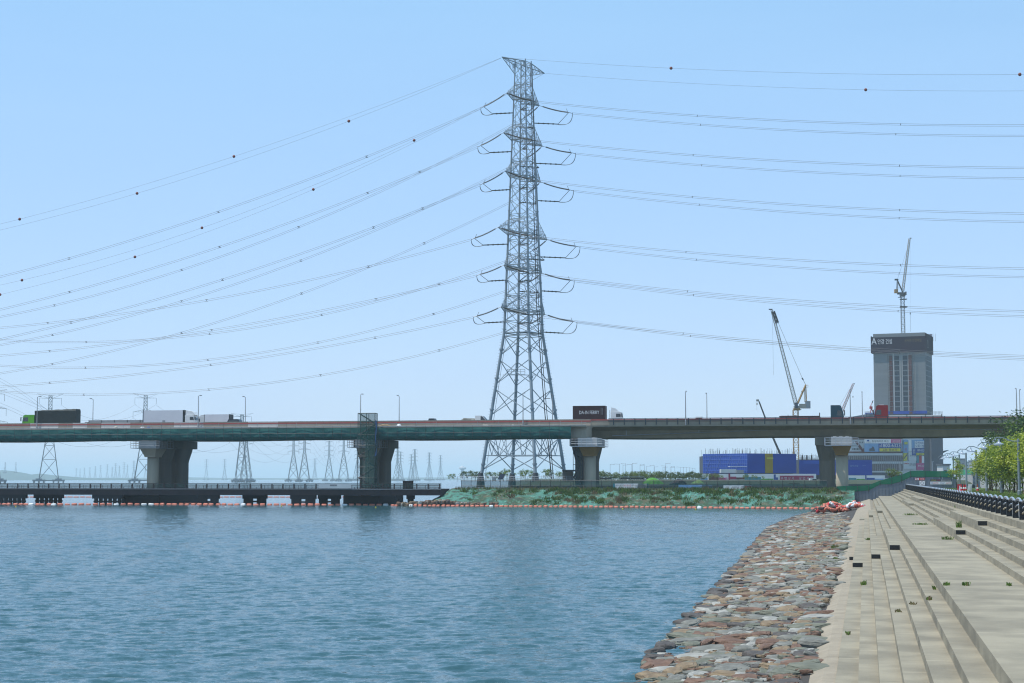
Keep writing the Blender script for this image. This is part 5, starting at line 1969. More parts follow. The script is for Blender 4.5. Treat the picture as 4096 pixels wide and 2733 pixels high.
# sagging lines between the sea pylons
for i, (a, b_, lab) in enumerate((('a', 'b', 'sagging far power lines between the two left sea pylons'), ('b', 'c', 'sagging far power lines running past first bridge pier to V-topped pylon'), ('c', 'e', 'sagging far power lines from V-topped pylon to looped pair'), ('f', 'g', 'sagging far power lines from the close pair to slim pylon'), ('g', 'h', 'sagging far power lines from slim pylon to the looped one'))):
    (pa, Ha), ra_ = far[a]
    (pb_, Hb), rb2 = far[b_]
    mb = MB()
    for t, L in ((.95, 13), (.79, 15), (.64, 16)):
        for sg in (-1, 1):
            A = pa + V((sg * L * math.cos(ra_), sg * L * math.sin(ra_), Ha * t - 8))
            B = pb_ + V((sg * L * math.cos(rb2), sg * L * math.sin(rb2), Hb * t - 8))
            mb.tube([A.lerp(B, q / 20) - V((0, 0, 20 * 4 * (q / 20) * (1 - q / 20))) for q in range(21)], .14, 3)
    tag(mb.build('power_line', M['wire']), lab, 'power line', 'far power lines over the sea')
for i, (pts, lab) in enumerate((([(-300, 1440), (0, 1520), (195, 1652)], 'upper far line descending from the left edge to a sea pylon'), ([(-300, 1470), (0, 1566), (180, 1640)], 'lower far line descending from the left edge to a sea pylon'), ([(-300, 1540), (0, 1618), (110, 1668)], 'lowest far line at the left edge above green-cabbed truck'))):
    tip = at(195, 1650, 1690)
    ts, fz, fp_ = qfit(pts, tip, V((-1, -.25, 0)).normalized())
    mb = MB()
    for dz in (-1.5, 1.5):
        mb.tube([fp_(ts[0] + (ts[2] - ts[0]) * q / 20) + V((0, 0, dz)) for q in range(21)], .11, 3)
    tag(mb.build('power_line', M['wire']), lab, 'power line', 'far power lines over the sea')

# distant hills, far shore, water tower
def ridge(name, prof, Y, dep, m, z0=-.5):
    n = len(prof)
    P_ = []
    q = random.Random(n)
    for t in (-1, -.7, -.35, 0, .35, .7, 1):
        P_.append([(at(x, 1916, Y).x, Y + dep * t, z0 + max(0, (at(x, y, Y).z - z0) * (1 - abs(t) ** 1.5) * (1 + q.uniform(-.04, .04)))) for x, y in prof])
    return tag(MB().grid(P_).build(name, m, smooth=True), kind='structure')


ridge('hill', [(-260, 1910), (-150, 1890), (-60, 1885), (10, 1881), (45, 1885), (80, 1894), (120, 1899), (160, 1895), (195, 1899), (240, 1904), (290, 1909), (330, 1911), (420, 1913), (520, 1914), (640, 1915)], 6500, 500, M['hill'])
ridge('far_shore', [(330, 1914), (420, 1911), (600, 1911), (760, 1910), (900, 1912), (1200, 1913), (1500, 1910), (1600, 1911), (1750, 1910), (1900, 1911), (2100, 1911), (2400, 1912)], 8800, 300, M['hill'])
e = thing('water_tower', 'pale hazy mushroom-topped tower on the horizon left of the trees', 'tower', at(1850, 1914, 5200), 0)
MB().lathe((0, 0, 0), [(5.5, -3), (4.5, 24), (5, 27)], 12).build('shaft', M['offwhite'], e)
MB().lathe((0, 0, 0), [(5, 26), (11, 29), (11, 33), (6, 35), (4, 38)], 14).build('head', M['offwhite'], e)
# ================================================================ trees
def tree_parts(seed, H, trunk_h, rx, rz, n, size, mats, clumps=34):
    q = random.Random(seed)
    tk = MB()
    top = V((q.uniform(-.2, .2), q.uniform(-.2, .2), H * .8))
    pts = [V((0, 0, -.3)), V((q.uniform(-.05, .05), 0, trunk_h * .5)), V((q.uniform(-.1, .1), q.uniform(-.1, .1), trunk_h)), V((0, 0, (trunk_h + H * .8) / 2)), top]
    r0 = .012 * H + .02
    tk.tube(pts, [r0 * 1.3, r0, r0 * .85, r0 * .5, r0 * .2], 6)
    cl = []
    cz = trunk_h + (H - trunk_h) * .5
    for i in range(clumps):
        while True:
            d = V((q.uniform(-1, 1), q.uniform(-1, 1), q.uniform(-1, 1)))
            if .3 < d.length < 1:
                break
        wdt = 1.0 - .45 * max(0, d.z)
        c = V((d.x * rx * wdt, d.y * rx * wdt, cz + d.z * rz))
        cl.append((c, q.uniform(.5, 1.0) * rx * .3, q.random()))
        if i % 2 == 0:
            b0 = pts[2].lerp(top, q.uniform(0, .7))
            m_ = b0.lerp(c, .5) + V((0, 0, -.1))
            tk.tube([b0, m_, c], [r0 * .45, r0 * .3, r0 * .12], 4)
    lf = MB()
    for i in range(n):
        c, s_, u_ = q.choice(cl)
        p = c + V((q.gauss(0, s_), q.gauss(0, s_), q.gauss(0, s_ * .75)))
        a = V((q.gauss(0, 1), q.gauss(0, 1), q.gauss(0, .5))).normalized()
        b_ = a.cross(V((q.gauss(0, 1), q.gauss(0, 1), q.gauss(0, 1)))).normalized()
        L = size * q.uniform(.6, 1.25)
        mi = 0 if (u_ < .7) == (q.random() < .85) else 1
        lf.add([p - a * L, p + b_ * L * .42, p + a * L, p - b_ * L * .42], [(0, 1, 2, 3)], mi)
    return tk, lf


def tree_proto(name, seed, H, th, rx, rz, n, size, mats, clumps=34, stakes=False):
    e = thing(name, None, 'tree')
    tk, lf = tree_parts(seed, H, th, rx, rz, n, size, mats, clumps)
    tk.build('trunk', M['trunk'], e)
    lf.build('crown', mats, e)
    return e


YG = [M['leaf_a'], M['leaf_b']]
DK = [M['leaf_c'], M['leaf_b']]
prom = [tree_proto('young_tree', 500 + i, 6.4, 1.9, 2.4, 2.3, 5200, .19, YG, 46) for i in range(3)]
used = set()


def place(pr, i, loc, lab, group, sc=1.0, rot=0.0, name=None):
    e = pr[i % len(pr)]
    key = id(e)
    if key in used:
        e = copy_tree(e)
    used.add(key)
    e.location = loc
    e.rotation_euler.z = rot
    e.scale = (sc, sc, sc)
    tag(e, lab, 'tree', group)
    return e


q = random.Random(77)
PT = [(181, 16.8, 1.02), (188, 18.4, 1.0), (195, 16.6, 1.04), (203, 18.2, 1.0), (211, 16.6, .98), (219, 18.0, 1.0), (227, 16.4, .96), (236, 17.6, .95), (243, 17.2, .88), (174, 17.6, 1.05)]
PL = ['young yellow-green staked tree nearest the camera at right edge', 'second nearest staked tree, in the back line', 'staked tree third from the right edge', 'fourth staked tree, in the back line by the hoarding', 'fifth staked tree in the front line', 'sixth staked tree in the back line',
      'seventh staked tree in the front line', 'eighth staked tree in the back line', 'leftmost tree of the leafy staked row', 'staked tree at the extreme right frame edge']
PL = ['young yellow-green tree behind the second-nearest promenade lamp post', 'young yellow-green tree close against the hoarding at the right edge', 'young tree just left of the second-nearest lamp post', 'young tree against the hoarding between second and third lamp posts', 'young tree right beside the third lamp post from the right', 'young tree behind the third lamp post, nearer the hoarding',
      'young tree just right of the fourth lamp post', 'young tree behind the fourth lamp post, nearer the hoarding', 'leftmost leafy tree of the promenade row, overhanging the lamp posts', 'young tree at the extreme right edge of the frame']
for i, (Y, s, sc_) in enumerate(PT):
    l_ = (Y + s * SA) / CA
    e = place(prom, i, W(s, l_, 3.25), PL[i], 'young trees along the promenade', sc_ * .94, q.uniform(0, 6.2))
    MB2 = []
    for k in range(3):
        a = q.uniform(0, 1) + k * 2.1
        st = MB().bar((math.cos(a) * .95, math.sin(a) * .95, -.1), (math.cos(a) * .05, math.sin(a) * .05, 1.55), .05, 5)
        st.build('support_stake', M['stake'], e)
spt = [tree_proto('young_tree', 530, 5.2, 1.5, 1.2, 1.9, 700, .17, YG, 16)]
place(spt, 0, at(3826, 1955, 283), 'sparse small tree standing left of the lamp posts', 'young trees along the promenade', 1.05, .5)
tall = [tree_proto('tall_tree', 540 + i, 10.3, 2.4, 2.0, 3.9, 1250, .2, DK, 24) for i in range(2)]
for i, (px, Y, sc_, lab) in enumerate(((3962, 240, .74, 'slender dark tree rising above the leftmost young trees'), (4004, 236, 1.04, 'tall dark tree crossing in front of the bridge girder'), (4070, 232, 1.02, 'tall dark tree behind the nearest young tree'), (4125, 215, 1.12, 'tall dark tree cut by the right frame edge'))):
    p = at(px, 1966, Y)
    p.z = 3.3
    place(tall, i, p, lab, 'tall dark trees behind the promenade row', sc_, i * 1.3)

small = [tree_proto('small_tree', 560 + i, 3.2, .75, 1.15, 1.15, 420, .17, [M['leaf_b'], M['leaf_d']], 14) for i in range(3)]
bush = [tree_proto('dark_small_tree', 570 + i, 3.4, .7, 1.2, 1.25, 420, .18, [M['leaf_c'], M['leaf_d']], 14) for i in range(2)]
rowx = [(1800, 1894, 0), (1816, 1893, 0), (1852, 1884, 1), (1868, 1882, 1), (1886, 1881, 1), (1902, 1882, 1), (1918, 1884, 1), (1945, 1888, 0), (1962, 1886, 1), (1980, 1887, 0), (1998, 1887, 1), (2014, 1876, 0), (2030, 1874, 0), (2055, 1888, 0), (2088, 1877, 0), (2103, 1876, 0), (2128, 1878, 0), (2142, 1884, 0), (2184, 1874, 0), (2200, 1871, 0), (2232, 1886, 0), (2246, 1884, 0), (2280, 1888, 0), (2306, 1884, 0), (2326, 1886, 0)]
for i, (px, ty, k) in enumerate(rowx):
    Y = 432 + (i * 37 % 23)
    p = at(px, 1918.5, Y)
    p.z = 4.62
    h = at(px, ty, Y).z - 4.62
    place(bush if k else small, i, p, 'small dark bushy tree in the row behind the pylon' if k else 'small green tree in the row behind the pylon', 'row of small trees behind the pylon', h / 3.3, i * 1.7)
for i in range(58):
    px = 2396 + i * 7.1 + q.uniform(-4, 4)
    Y = 470 + (i * 61 % 130)
    ty = lerp([(2396, 1879), (2440, 1891), (2500, 1888), (2560, 1884), (2620, 1883), (2660, 1887), (2720, 1888), (2760, 1882), (2810, 1889)], px) + q.uniform(-4, 6)
    if Y < 520:
        ty += 7
    p = at(px, 1918, Y)
    p.z = 4.62
    h = at(px, ty, Y).z - 4.62
    k = (px > 2640) or i % 3 == 0
    place(bush if k else small, i, p, 'dark olive tree in the tree belt right of the pale-capped pier' if k else 'yellow-green tree in the tree belt right of the pale-capped pier', 'tree belt on the flat land', h / 3.3, i * 2.1)
for i in range(46):
    px = 2398 + i * 9.2
    p = at(px, 1918, 462 + (i * 29 % 60))
    p.z = 4.5
    place(bush, i, p, 'low dark shrub under the tree belt right of the pale-capped pier', 'undergrowth shrubs of the tree belt', .42 + .1 * (i % 3), i * 1.9)
for i, (px, ty) in enumerate(((2826, 1894), (2842, 1896), (2862, 1893), (2878, 1897), (2888, 1900), (2978, 1897), (2990, 1900), (3012, 1898), (3024, 1901), (3052, 1904))):
    Y = 560 + (i * 13 % 20)
    p = at(px, 1925, Y)
    p.z = 4.6
    h = at(px, ty, Y).z - 4.6
    place(small, i, p, 'small young tree in front of the coloured site hoarding', 'young trees before the site hoarding', h / 3.3, i * 1.1)
for i, (px, py, w) in enumerate(((3560, 1900, 1.0), (3578, 1898, .9), (3595, 1894, .8))):
    p = at(px, 1916, 420)
    p.z = 4.6
    place(small, i + 1, p, 'leafy shrub showing above the dip in the green windbreak', 'shrubs behind the windbreak', 1.0 * w, i)

# ================================================================ promenade lamps, side hoarding, traffic barriers
LX = [(4070, 'nearest promenade lamp post, by the right edge'), (3999, 'second nearest promenade lamp post'), (3940, 'third promenade lamp post, half hidden by leaves'), (3900, 'fourth promenade lamp post with clear dish lamp'), (3860, 'fifth promenade lamp post with dish lamp'), (3833, 'sixth promenade lamp post before the green-topped hoarding'), (3809, 'farthest promenade lamp post by the sparse tree')]
for px, lab in LX:
    Y = FP * 15.3 / CA / (px - 3460)
    l_ = (Y + 15.3 * SA) / CA
    e = slthing('lamp_post', lab, 'lamp post', 15.3, l_, 3.3, 'dish lamps along the promenade')
    MB().lathe((0, 0, 0), [(.2, -.1), (.2, .5), (.15, .55), (.13, 5.75), (.03, 5.8)], 10).build('pole', M['lamppost'], e)
    MB().tube([(-.1, 0, 5.55), (-.5, 0, 5.55), (-.9, 0, 5.65), (-1.5, 0, 5.9), (-2.1, 0, 5.92), (-2.5, 0, 5.6), (-2.55, 0, 5.45)], .055, 5).build('arm', M['lamppost'], e)
    MB().lathe((-1.9, 0, 5.2), [(.5, 0), (.48, .08), (.2, .2), (.1, .3), (.04, .62)], 12).build('dish', M['alu'], e)
e = slthing('side_hoarding', 'pale grey steel hoarding with green top band behind the promenade trees', 'hoarding', 19.5, 286, 3.2)
O_ = (19.5, 286, 3.2)
y = 410.0
while y > 120:
    P(MB().box(20.5, 20.6, y - 3.18, y, 3.0, 5.9).box(20.46, 20.5, y - .1, y - .02, 3.0, 5.9).box(20.46, 20.5, y - 1.6, y - 1.52, 3.0, 5.9), 'panel', M['greyp'] if False else M['offwhite'], e, O_)
    y -= 3.2
P(MB().grid([[(20.45, 410 - i * 3, 5.9), (20.45, 410 - i * 3, 6.9 + .1 * math.sin(i * 1.7))] for i in range(97)]), 'green_band', mat('mint_green_net', (.06, .36, .2), .8), e, O_)
for px, kind, lab in ((3846, 'cone', 'red traffic cone just right of the red and white barrier'), (3856, 'cone', 'left of the two adjoining red traffic cones'), (3863, 'cone', 'right of the two adjoining red traffic cones'), (3911, 'cone', 'lone red traffic cone right of the white barrier')):
    p = atz(px, 1966, KZ + .1)
    e = thing('traffic_cone', lab, 'traffic cone', p, -AL, 'traffic cones on the promenade')
    MB().box(-.26, .26, -.26, .26, 0, .06).lathe((0, 0, .06), [(.2, 0), (.05, .85), (.02, .86)], 12).build('cone_body', M['signred'], e)
    MB().lathe((0, 0, .06), [(.157, .3), (.115, .5)], 12).build('white_band', M['white'], e)
for x0, x1, m, m2, lab in ((3827, 3844, 'signred', 'white', 'red and white plastic barrier beside the traffic cones'), (3869, 3890, 'white', 'offwhite', 'white plastic barrier between the traffic cones')):
    p = atz(x0, 1968, KZ + .1)
    w = (x1 - x0) / 31.0
    e = thing('road_barrier', lab, 'barrier', p, -AL)
    secs = []
    for z, a, b_ in ((0, 0, w * .82), (.25, .06, w * .86), (.85, w * .22, w * .92), (1.0, w * .2, w)):
        secs.append([(a, 0, z), (b_, 0, z), (b_, .5 - .25 * z, z), (a, .5 - .25 * z, z)])
    MB().loft(secs).build('body', M[m], e)
    MB().add([(w * .45, -.01, .1), (w * .8, -.01, .1), (w * .85, -.01, .8), (w * .62, -.01, .8)], [(0, 1, 2, 3)]).build('face_panel', M[m2], e)

# ================================================================ yard round the pylon foot
yr = thing('yard_railing', 'pale thin railing on the flat land in front of the pylon feet', 'railing', at(2080, 1919, 378))
o_ = yr.location.copy()
a, b_ = at(1830, 1919, 376), at(2380, 1919, 372)
mb = MB()
for k in range(40):
    p = a.lerp(b_, k / 39)
    mb.bar((p.x, p.y, 4.3), (p.x, p.y, 5.55), .04, 4)
P(mb, 'post', M['alu'], yr, o_)
mb = MB()
for z in (5.0, 5.5):
    mb.bar((a.x, a.y, z), (b_.x, b_.y, z), .035, 4)
P(mb, 'rail', M['alu'], yr, o_)
p = at(1990, 1921, 372)
e = thing('solar_panel', 'tilted dark solar panel on a stand in front of pylon leg', 'solar panel', p)
MB().add([(0, 0, .2), (1.1, 0, .2), (1.75, 1.6, 1.35), (.65, 1.6, 1.35), (0, 0, .12), (1.1, 0, .12), (1.75, 1.6, 1.27), (.65, 1.6, 1.27)], [(0, 1, 2, 3), (7, 6, 5, 4), (0, 4, 5, 1), (1, 5, 6, 2), (2, 6, 7, 3), (3, 7, 4, 0)]).build('panel', M['navy'], e)
MB().bar((.5, .5, -.3), (.7, .8, .5), .06, 5).bar((1.2, .9, -.3), (1.2, .9, .7), .05, 5).build('stand', M['greyp'], e)
p = at(1968, 1921, 374)
e = thing('cabinet', 'white equipment cabinet beside the solar panel', 'cabinet', p)
MB().box(0, .9, 0, .6, -.2, .75).build('body', M['white'], e)
MB().box(.05, .85, -.02, 0, .0, .65).build('door', M['offwhite'], e)
p = at(2250, 1886, 372)
e = thing('site_canopy', 'dark flat-roofed site canopy between the pylon and pier', 'canopy', (p.x, p.y, 4.4))
w = at(2330, 1886, 372).x - p.x
zz = p.z - 4.4
MB().box(0, w, 0, 4, zz, zz + .35).build('roof', M['darksteel'], e)
for x in (0.1, w * .5, w - .1):
    MB().bar((x, .2, -.3), (x, .2, zz), .07, 5).build('post', M['darksteel'], e)
MB().box(.1, w * .55, 3.6, 3.7, -.2, zz).build('back_screen', M['greyp'], e)
for x0, x1, lab in ((2398, 2449, 'glass bus shelter nearest the pale-capped pier'), (2482, 2521, 'middle glass bus shelter in front of tree belt'), (2523, 2575, 'right glass bus shelter in front of tree belt')):
    p = at(x0, 1923, 430)
    w = (x1 - x0) * 430 / FP
    e = thing('bus_shelter', lab, 'shelter', (p.x, p.y, 4.6), 0, 'bus shelters')
    h = at(x0, 1907, 430).z - 4.6
    MB().box(-.1, w + .1, -.5, 1.1, h - .13, h).build('roof', M['alu'], e)
    for x in (0, w * .5, w):
        MB().box(x - .05, x + .05, .9, 1.0, -.1, h - .13).build('post', M['darksteel'], e)
    MB().box(.1, w - .1, .93, .96, .3, h - .3).build('glass_panel', M['glass'], e)
    MB().box(.4, w - .4, .4, .8, .35, .45).build('bench', M['greyp'], e)
for px, lab in ((2465, 'dark bollard with pale top left of the green mound'), (2510, 'dark bollard with pale top nearer the green mound')):
    e = thing('bollard', lab, 'bollard', at(px, 1933, 380))
    MB().lathe((0, 0, 0), [(.16, 0), (.16, .55)], 8).build('body', M['darksteel'], e)
    MB().lathe((0, 0, 0), [(.17, .55), (.17, .72), (.05, .78)], 8).build('cap', M['white'], e)

# far single-arm street lamps
def far_lamp(sg):
    e = thing('distant_street_lamp', None, None)
    MB().bar((0, 0, 0), (0, 0, 10), .13, 5, .09).build('pole', M['greyp'], e)
    MB().bar((0, 0, 9.7), (sg * 2.7, 0, 9.85), .08, 4).box(min(sg * 2.2, sg * 3.1), max(sg * 2.2, sg * 3.1), -.2, .2, 9.8, 9.95).build('arm', M['greyp'], e)
    return [e]


FLp = {1: far_lamp(1), -1: far_lamp(-1)}
FX = [(285, 125, 1), (460, 118, -1), (527, 138, 1), (578, 112, -1), (693, 124, -1), (703, 102, 1), (848, 130, 1), (930, 150, -1), (973, 160, 1), (1113, 143, -1), (1117, 175, 1), (1278, 182, 1), (1303, 180, 1), (1325, 155, -1), (1332, 103, 1), (1415, 188, 1), (1433, 186, 1), (1500, 168, -1), (1605, 178, -1), (1665, 183, -1), (1725, 188, -1), (1780, 192, -1), (1832, 198, -1), (1882, 203, -1)]
for i, (x, y, sg) in enumerate(FX):
    px, py = 2380 + x / 4.7, 1830 + y / 4.7
    Y = 10.2 * FP / (1919 - py)
    p = at(px, 1917, Y)
    p.z = 4.6
    e = place(FLp[sg], 0, p, 'distant street lamp above the tree belt with arm pointing ' + ('right' if sg > 0 else 'left'), 'distant street lamps above the tree belt')
    e['category'] = 'street lamp'


# ================================================================ buildings
def slab(par, off, name, m, x0, x1, y0, y1, Y0, Y1=None, th=.3, fr=0.0):
    Y1 = Y0 if Y1 is None else Y1
    A, B = at(x0, y1, Y0), at(x1, y1, Y1)
    zb0, zb1 = A.z, B.z
    zt0, zt1 = at(x0, y0, Y0).z, at(x1, y0, Y1).z
    d = (V((B.x, B.y, 0)) - V((A.x, A.y, 0))).normalized()
    n_ = V((d.y, -d.x, 0))
    a, b_ = V((A.x, A.y, 0)) + n_ * fr, V((B.x, B.y, 0)) + n_ * fr
    bk = -n_ * th
    up = lambda p, z: (p.x, p.y, z)
    mb = MB().add([up(a, zb0), up(b_, zb1), up(b_, zt1), up(a, zt0), up(a + bk, zb0), up(b_ + bk, zb1), up(b_ + bk, zt1), up(a + bk, zt0)],
                  [(0, 1, 2, 3), (7, 6, 5, 4), (0, 4, 5, 1), (1, 5, 6, 2), (2, 6, 7, 3), (3, 7, 4, 0)])
    return P(mb, name, m, par, off)


def stext(par, off, s, m, x0, x1, y0, y1, Y0, Y1=None, fr=.2):
    Y1 = Y0 if Y1 is None else Y1
    A, B = at(x0, y1, Y0), at(x1, y0, Y1)
    d = V((B.x - A.x, B.y - A.y, 0)).normalized()
    n_ = V((d.y, -d.x, 0))
    return text(s, V((B.x - A.x, B.y - A.y, 0)).length, abs(B.z - A.z), m, (A + B) / 2 + n_ * fr, d, par, 'lettering', off)


# --- tall apartment tower under construction
TY = 970.0
K = FP / TY
tc_ = at(3711, 1918, TY)
ROT = -R(22)
tw = thing('tower_building', 'tall unfinished concrete tower block with maroon netting round its top', 'building', (tc_.x, tc_.y, 4.6), ROT)
zf = lambda y: at(3697, y, TY).z - 4.6
Wd, Dp = 29.5, 26.0
H1 = zf(1330)
MB().box(-Wd, 0, 0, Dp, zf(1655), H1).build('wall', M['towerwall'], tw)
xs = lambda px: -(3697 - px) / (3697 - 3496) * Wd
cap = MB()
e0 = 1.2
zc0, zc1 = zf(1408), zf(1345)
cap.box(-Wd - e0, e0 * .55, -e0, -e0 + .3, zc0, zc1).box(e0 * .25, e0 * .55, -e0 + .31, Dp + e0, zc0, zc1 + 1.6).box(-Wd - e0, -Wd - e0 + .3, -e0 + .31, Dp + e0, zc0, zc1 + .8)
capo = cap.build('perimeter_screen', M['capnet'], tw)
MB().box(-Wd - e0 + .31, e0 * .24, Dp + e0 - .3, Dp + e0, zc0, zc1 + 3.4).build('rear_screen', M['capback'], tw)
mb = MB()
for k in range(26):
    x = -Wd - e0 + 1 + k * 1.27
    mb.bar((x, Dp + e0 - .4, zc1 - 1), (x, Dp + e0 - .4, zc1 + 3.5), .07, 4)
mb.build('screen_post', M['capnet'], tw)
lt = text('안강 건설', 8.2, 2.9, M['white'], (xs(3543), -e0 - .08, zf(1362.5)), (1, 0, 0), capo)
text('A', 3.0, 3.7, M['white'], (xs(3501), -e0 - .08, zf(1360)), (1, 0, 0), capo)
text('공사중 안전제일', 9.5, 1.8, mat('faded_yellow_lettering', (.14, .1, .03), .8), (xs(3652), -e0 - .08, zf(1361)), (1, 0, 0), capo)
text('안강', 1.6, 5.0, M['offwhite'], (e0 * .55 + .06, 6.0, zf(1373)), (0, 1, 0), capo)
NFL = 13
pit = (zf(1412) - zf(1660)) / 12
w0 = None
for fl in range(NFL):
    zz = zf(1437) - fl * pit + 0
    for (a, b_) in ((3577, 3596), (3608, 3629)):
        if w0 is None:
            w0 = MB().box(0, xs(3596) - xs(3577), -.05, .05, 0, pit * .78).build('window', M['opening'], tw)
            w = w0
        else:
            w = w0.copy()
            COL.objects.link(w)
        w.location = (xs(a), -.03, zz)
r0 = None
for fl in range(NFL):
    zz = zf(1437) - fl * pit
    for a in (3557.5, 3632):
        if r0 is None:
            r0 = MB().box(0, xs(3570) - xs(3558), -.5, .02, 0, pit * .86).build('red_panel', M['brick'], tw)
            r = r0
        else:
            r = r0.copy()
            COL.objects.link(r)
        r.location = (xs(a), -.02, zz)
v0 = None
for fl in range(NFL):
    zz = zf(1437) - fl * pit
    for k in range(5):
        if v0 is None:
            v0 = MB().box(-.05, .05, 0, 2.9, 0, pit * .8).build('side_window', M['opening'], tw)
            v_ = v0
        else:
            v_ = v0.copy()
            COL.objects.link(v_)
        v_.location = (.03, 1.2 + k * 4.8, zz)
mb = MB()
for a in (3571, 3574, 3598, 3606, 3630):
    mb.box(xs(a), xs(a) + .45, -.25, 0, zf(1655), zf(1412))
mb.build('pilaster', M['conclight'], tw)
mb = MB()
for a in (3553, 3649):
    for k in range(24):
        mb.bar((xs(a), -1.0, zf(1655) + k * 1.5), (xs(a) + .9, -1.0, zf(1655) + k * 1.5), .05, 4)
    mb.bar((xs(a), -1.0, zf(1655)), (xs(a), -1.0, zf(1412)), .06, 4).bar((xs(a) + .9, -1.0, zf(1655)), (xs(a) + .9, -1.0, zf(1412)), .06, 4)
mb.build('scaffold', M['craneD'], tw)
MB().box(xs(3496), xs(3700), -.35, -.02, zf(1655), zf(1643)).build('blue_band_net', M['bluenet'], tw)
# podium
pd = thing('podium', 'dark netted podium block at the foot of the tower', 'building', (tc_.x, tc_.y, 4.6))
op = pd.location.copy()
A, B = at(3466, 1916, TY - 10), at(3771, 1916, TY - 14)
zp = at(3600, 1657, TY - 12).z
P(MB().box(A.x, at(3728, 1916, TY - 12).x, TY - 12, TY + 40, 4, zp), 'block', M['slate'], pd, op)
P(MB().box(at(3728.5, 1916, TY - 16).x, B.x, TY - 16, TY + 30, 4, zp - 3.5), 'stair_block', M['towerwall'] if False else M['slate'], pd, op)
mb = MB()
for x0, x1 in ((3461, 3500), (3728, 3771)):
    for k in range(9):
        x = at(x0 + (x1 - x0) * k / 8, 1650, TY - 14).x
        mb.bar((x, TY - 13, zp - 4), (x, TY - 13, zp + 1.6), .08, 4)
    for z in (zp + .2, zp + .9, zp + 1.5):
        mb.bar((at(x0, 1650, TY - 14).x, TY - 13, z), (at(x1, 1650, TY - 14).x, TY - 13, z), .06, 4)
P(mb, 'roof_scaffold', M['greyp'], pd, op)
ea = at(3773, 1812, TY - 14)
P(MB().add([(ea.x, TY - 15, ea.z), (ea.x, TY - 8, ea.z), (ea.x + 3.2, TY - 8, ea.z + 1.6), (ea.x + 3.2, TY - 15, ea.z + 1.6), (ea.x, TY - 15, ea.z + .9), (ea.x, TY - 8, ea.z + .9)], [(0, 3, 4), (1, 5, 2), (4, 3, 2, 5), (0, 1, 2, 3), (0, 4, 5, 1)]), 'eave', M['darksteel'], pd, op)

# --- shopping building with big billboards
BY = 800.0
bb = thing('commercial_building', 'commercial building covered in large Korean billboards and phone number', 'building', at(3500, 1918, BY))
ob = bb.location.copy()
cA, cB, cC = at(3385, 1918, BY), at(3610, 1918, BY), at(3694, 1918, BY + 14)
ztop = at(3500, 1746, BY).z
fp2 = [(cA.x, cA.y), (cB.x, cB.y), (cC.x, cC.y), (cC.x - 2, cC.y + 22), (cA.x, cA.y + 26)]
P(MB().loft([[(x, y, 4) for x, y in fp2], [(x, y, ztop) for x, y in fp2]]), 'wall', M['offwhite'], bb, ob)
for y0, y1, m, nm in ((1814, 1822, 'offwhite', 'fascia_band'), (1822.5, 1846, 'glass', 'window_band'), (1846.5, 1855, 'offwhite', 'fascia_band'), (1855.5, 1884, 'glass', 'window_band'), (1884.5, 1890, 'offwhite', 'fascia_band'), (1890.5, 1912, 'slate', 'ground_floor')):
    slab(bb, ob, nm, M[m], 3386, 3610, y0, y1, BY, th=.2, fr=.25)
slab(bb, ob, 'brick_band', M['brick'], 3386, 3610, 1806.5, 1812, BY, fr=.3)
slab(bb, ob, 'brick_band', M['brick'], 3386, 3610, 1755, 1758, BY, fr=.3)
d0, d1, d2, d3 = at(3418, 1766, BY), at(3428, 1766, BY), at(3459, 1806, BY), at(3447, 1806, BY)
P(MB().add([(p.x, BY - .35, p.z) for p in (d3, d2, d1, d0)] + [(p.x, BY - .1, p.z) for p in (d3, d2, d1, d0)], [(0, 1, 2, 3), (0, 4, 5, 1), (1, 5, 6, 2), (2, 6, 7, 3), (3, 7, 4, 0)]), 'diagonal_stripe', M['brick'], bb, ob)
for px, y0, y1 in [(3411 + k * 9, 1767, 1773) for k in range(6) if k not in (1,)] + [(3410 + k * 6, 1793, 1800) for k in range(5)] + [(3453, 1793, 1801)]:
    slab(bb, ob, 'window', M['glass'], px, px + 3.2, y0, y1, BY, th=.2, fr=.28)
# glass mullions
mb = MB()
for k in range(26):
    p = at(3388 + k * 8.6, 1850, BY)
    mb.box(p.x - .06, p.x + .06, BY - .36, BY - .27, at(3400, 1884, BY).z, at(3400, 1822, BY).z)
P(mb, 'mullion', M['greyp'], bb, ob)
# main billboard
slab(bb, ob, 'billboard', M['white'], 3457, 3605, 1757, 1774, BY, th=.2, fr=.6)
slab(bb, ob, 'billboard', M['skyblue'], 3457, 3513, 1774.2, 1808, BY, th=.2, fr=.6)
slab(bb, ob, 'billboard', M['blue'], 3513.2, 3605, 1774.2, 1808, BY, th=.2, fr=.6)
slab(bb, ob, 'pink_flash', M['pink'], 3563, 3603, 1757.5, 1772, BY, th=.1, fr=.7)
slab(bb, ob, 'yellow_strip', M['yellow'], 3517, 3601, 1793.5, 1806.5, BY, th=.1, fr=.7)
stext(bb, ob, '1800-6323', M['white'], 3525, 3600, 1775.5, 1789.5, BY, fr=.75)
stext(bb, ob, '대표\n전화', M['white'], 3516, 3523, 1780, 1789, BY, fr=.75)
stext(bb, ob, '6층 홍보관', M['signgrey'], 3531, 3587, 1795, 1805, BY, fr=.85)
stext(bb, ob, '중앙하이츠 파크', M['signgrey'], 3486, 3553, 1761, 1770, BY, fr=.75)
stext(bb, ob, '오시아파크몰\n60% 대출가능', M['white'], 3568, 3600, 1759, 1771, BY, fr=.85)
slab(bb, ob, 'logo', M['blue'], 3467, 3475, 1760, 1766, BY, th=.1, fr=.75)
stext(bb, ob, 'ㅡㅡㅡ', M['greyp'], 3462, 3482, 1768, 1769.5, BY, fr=.75)
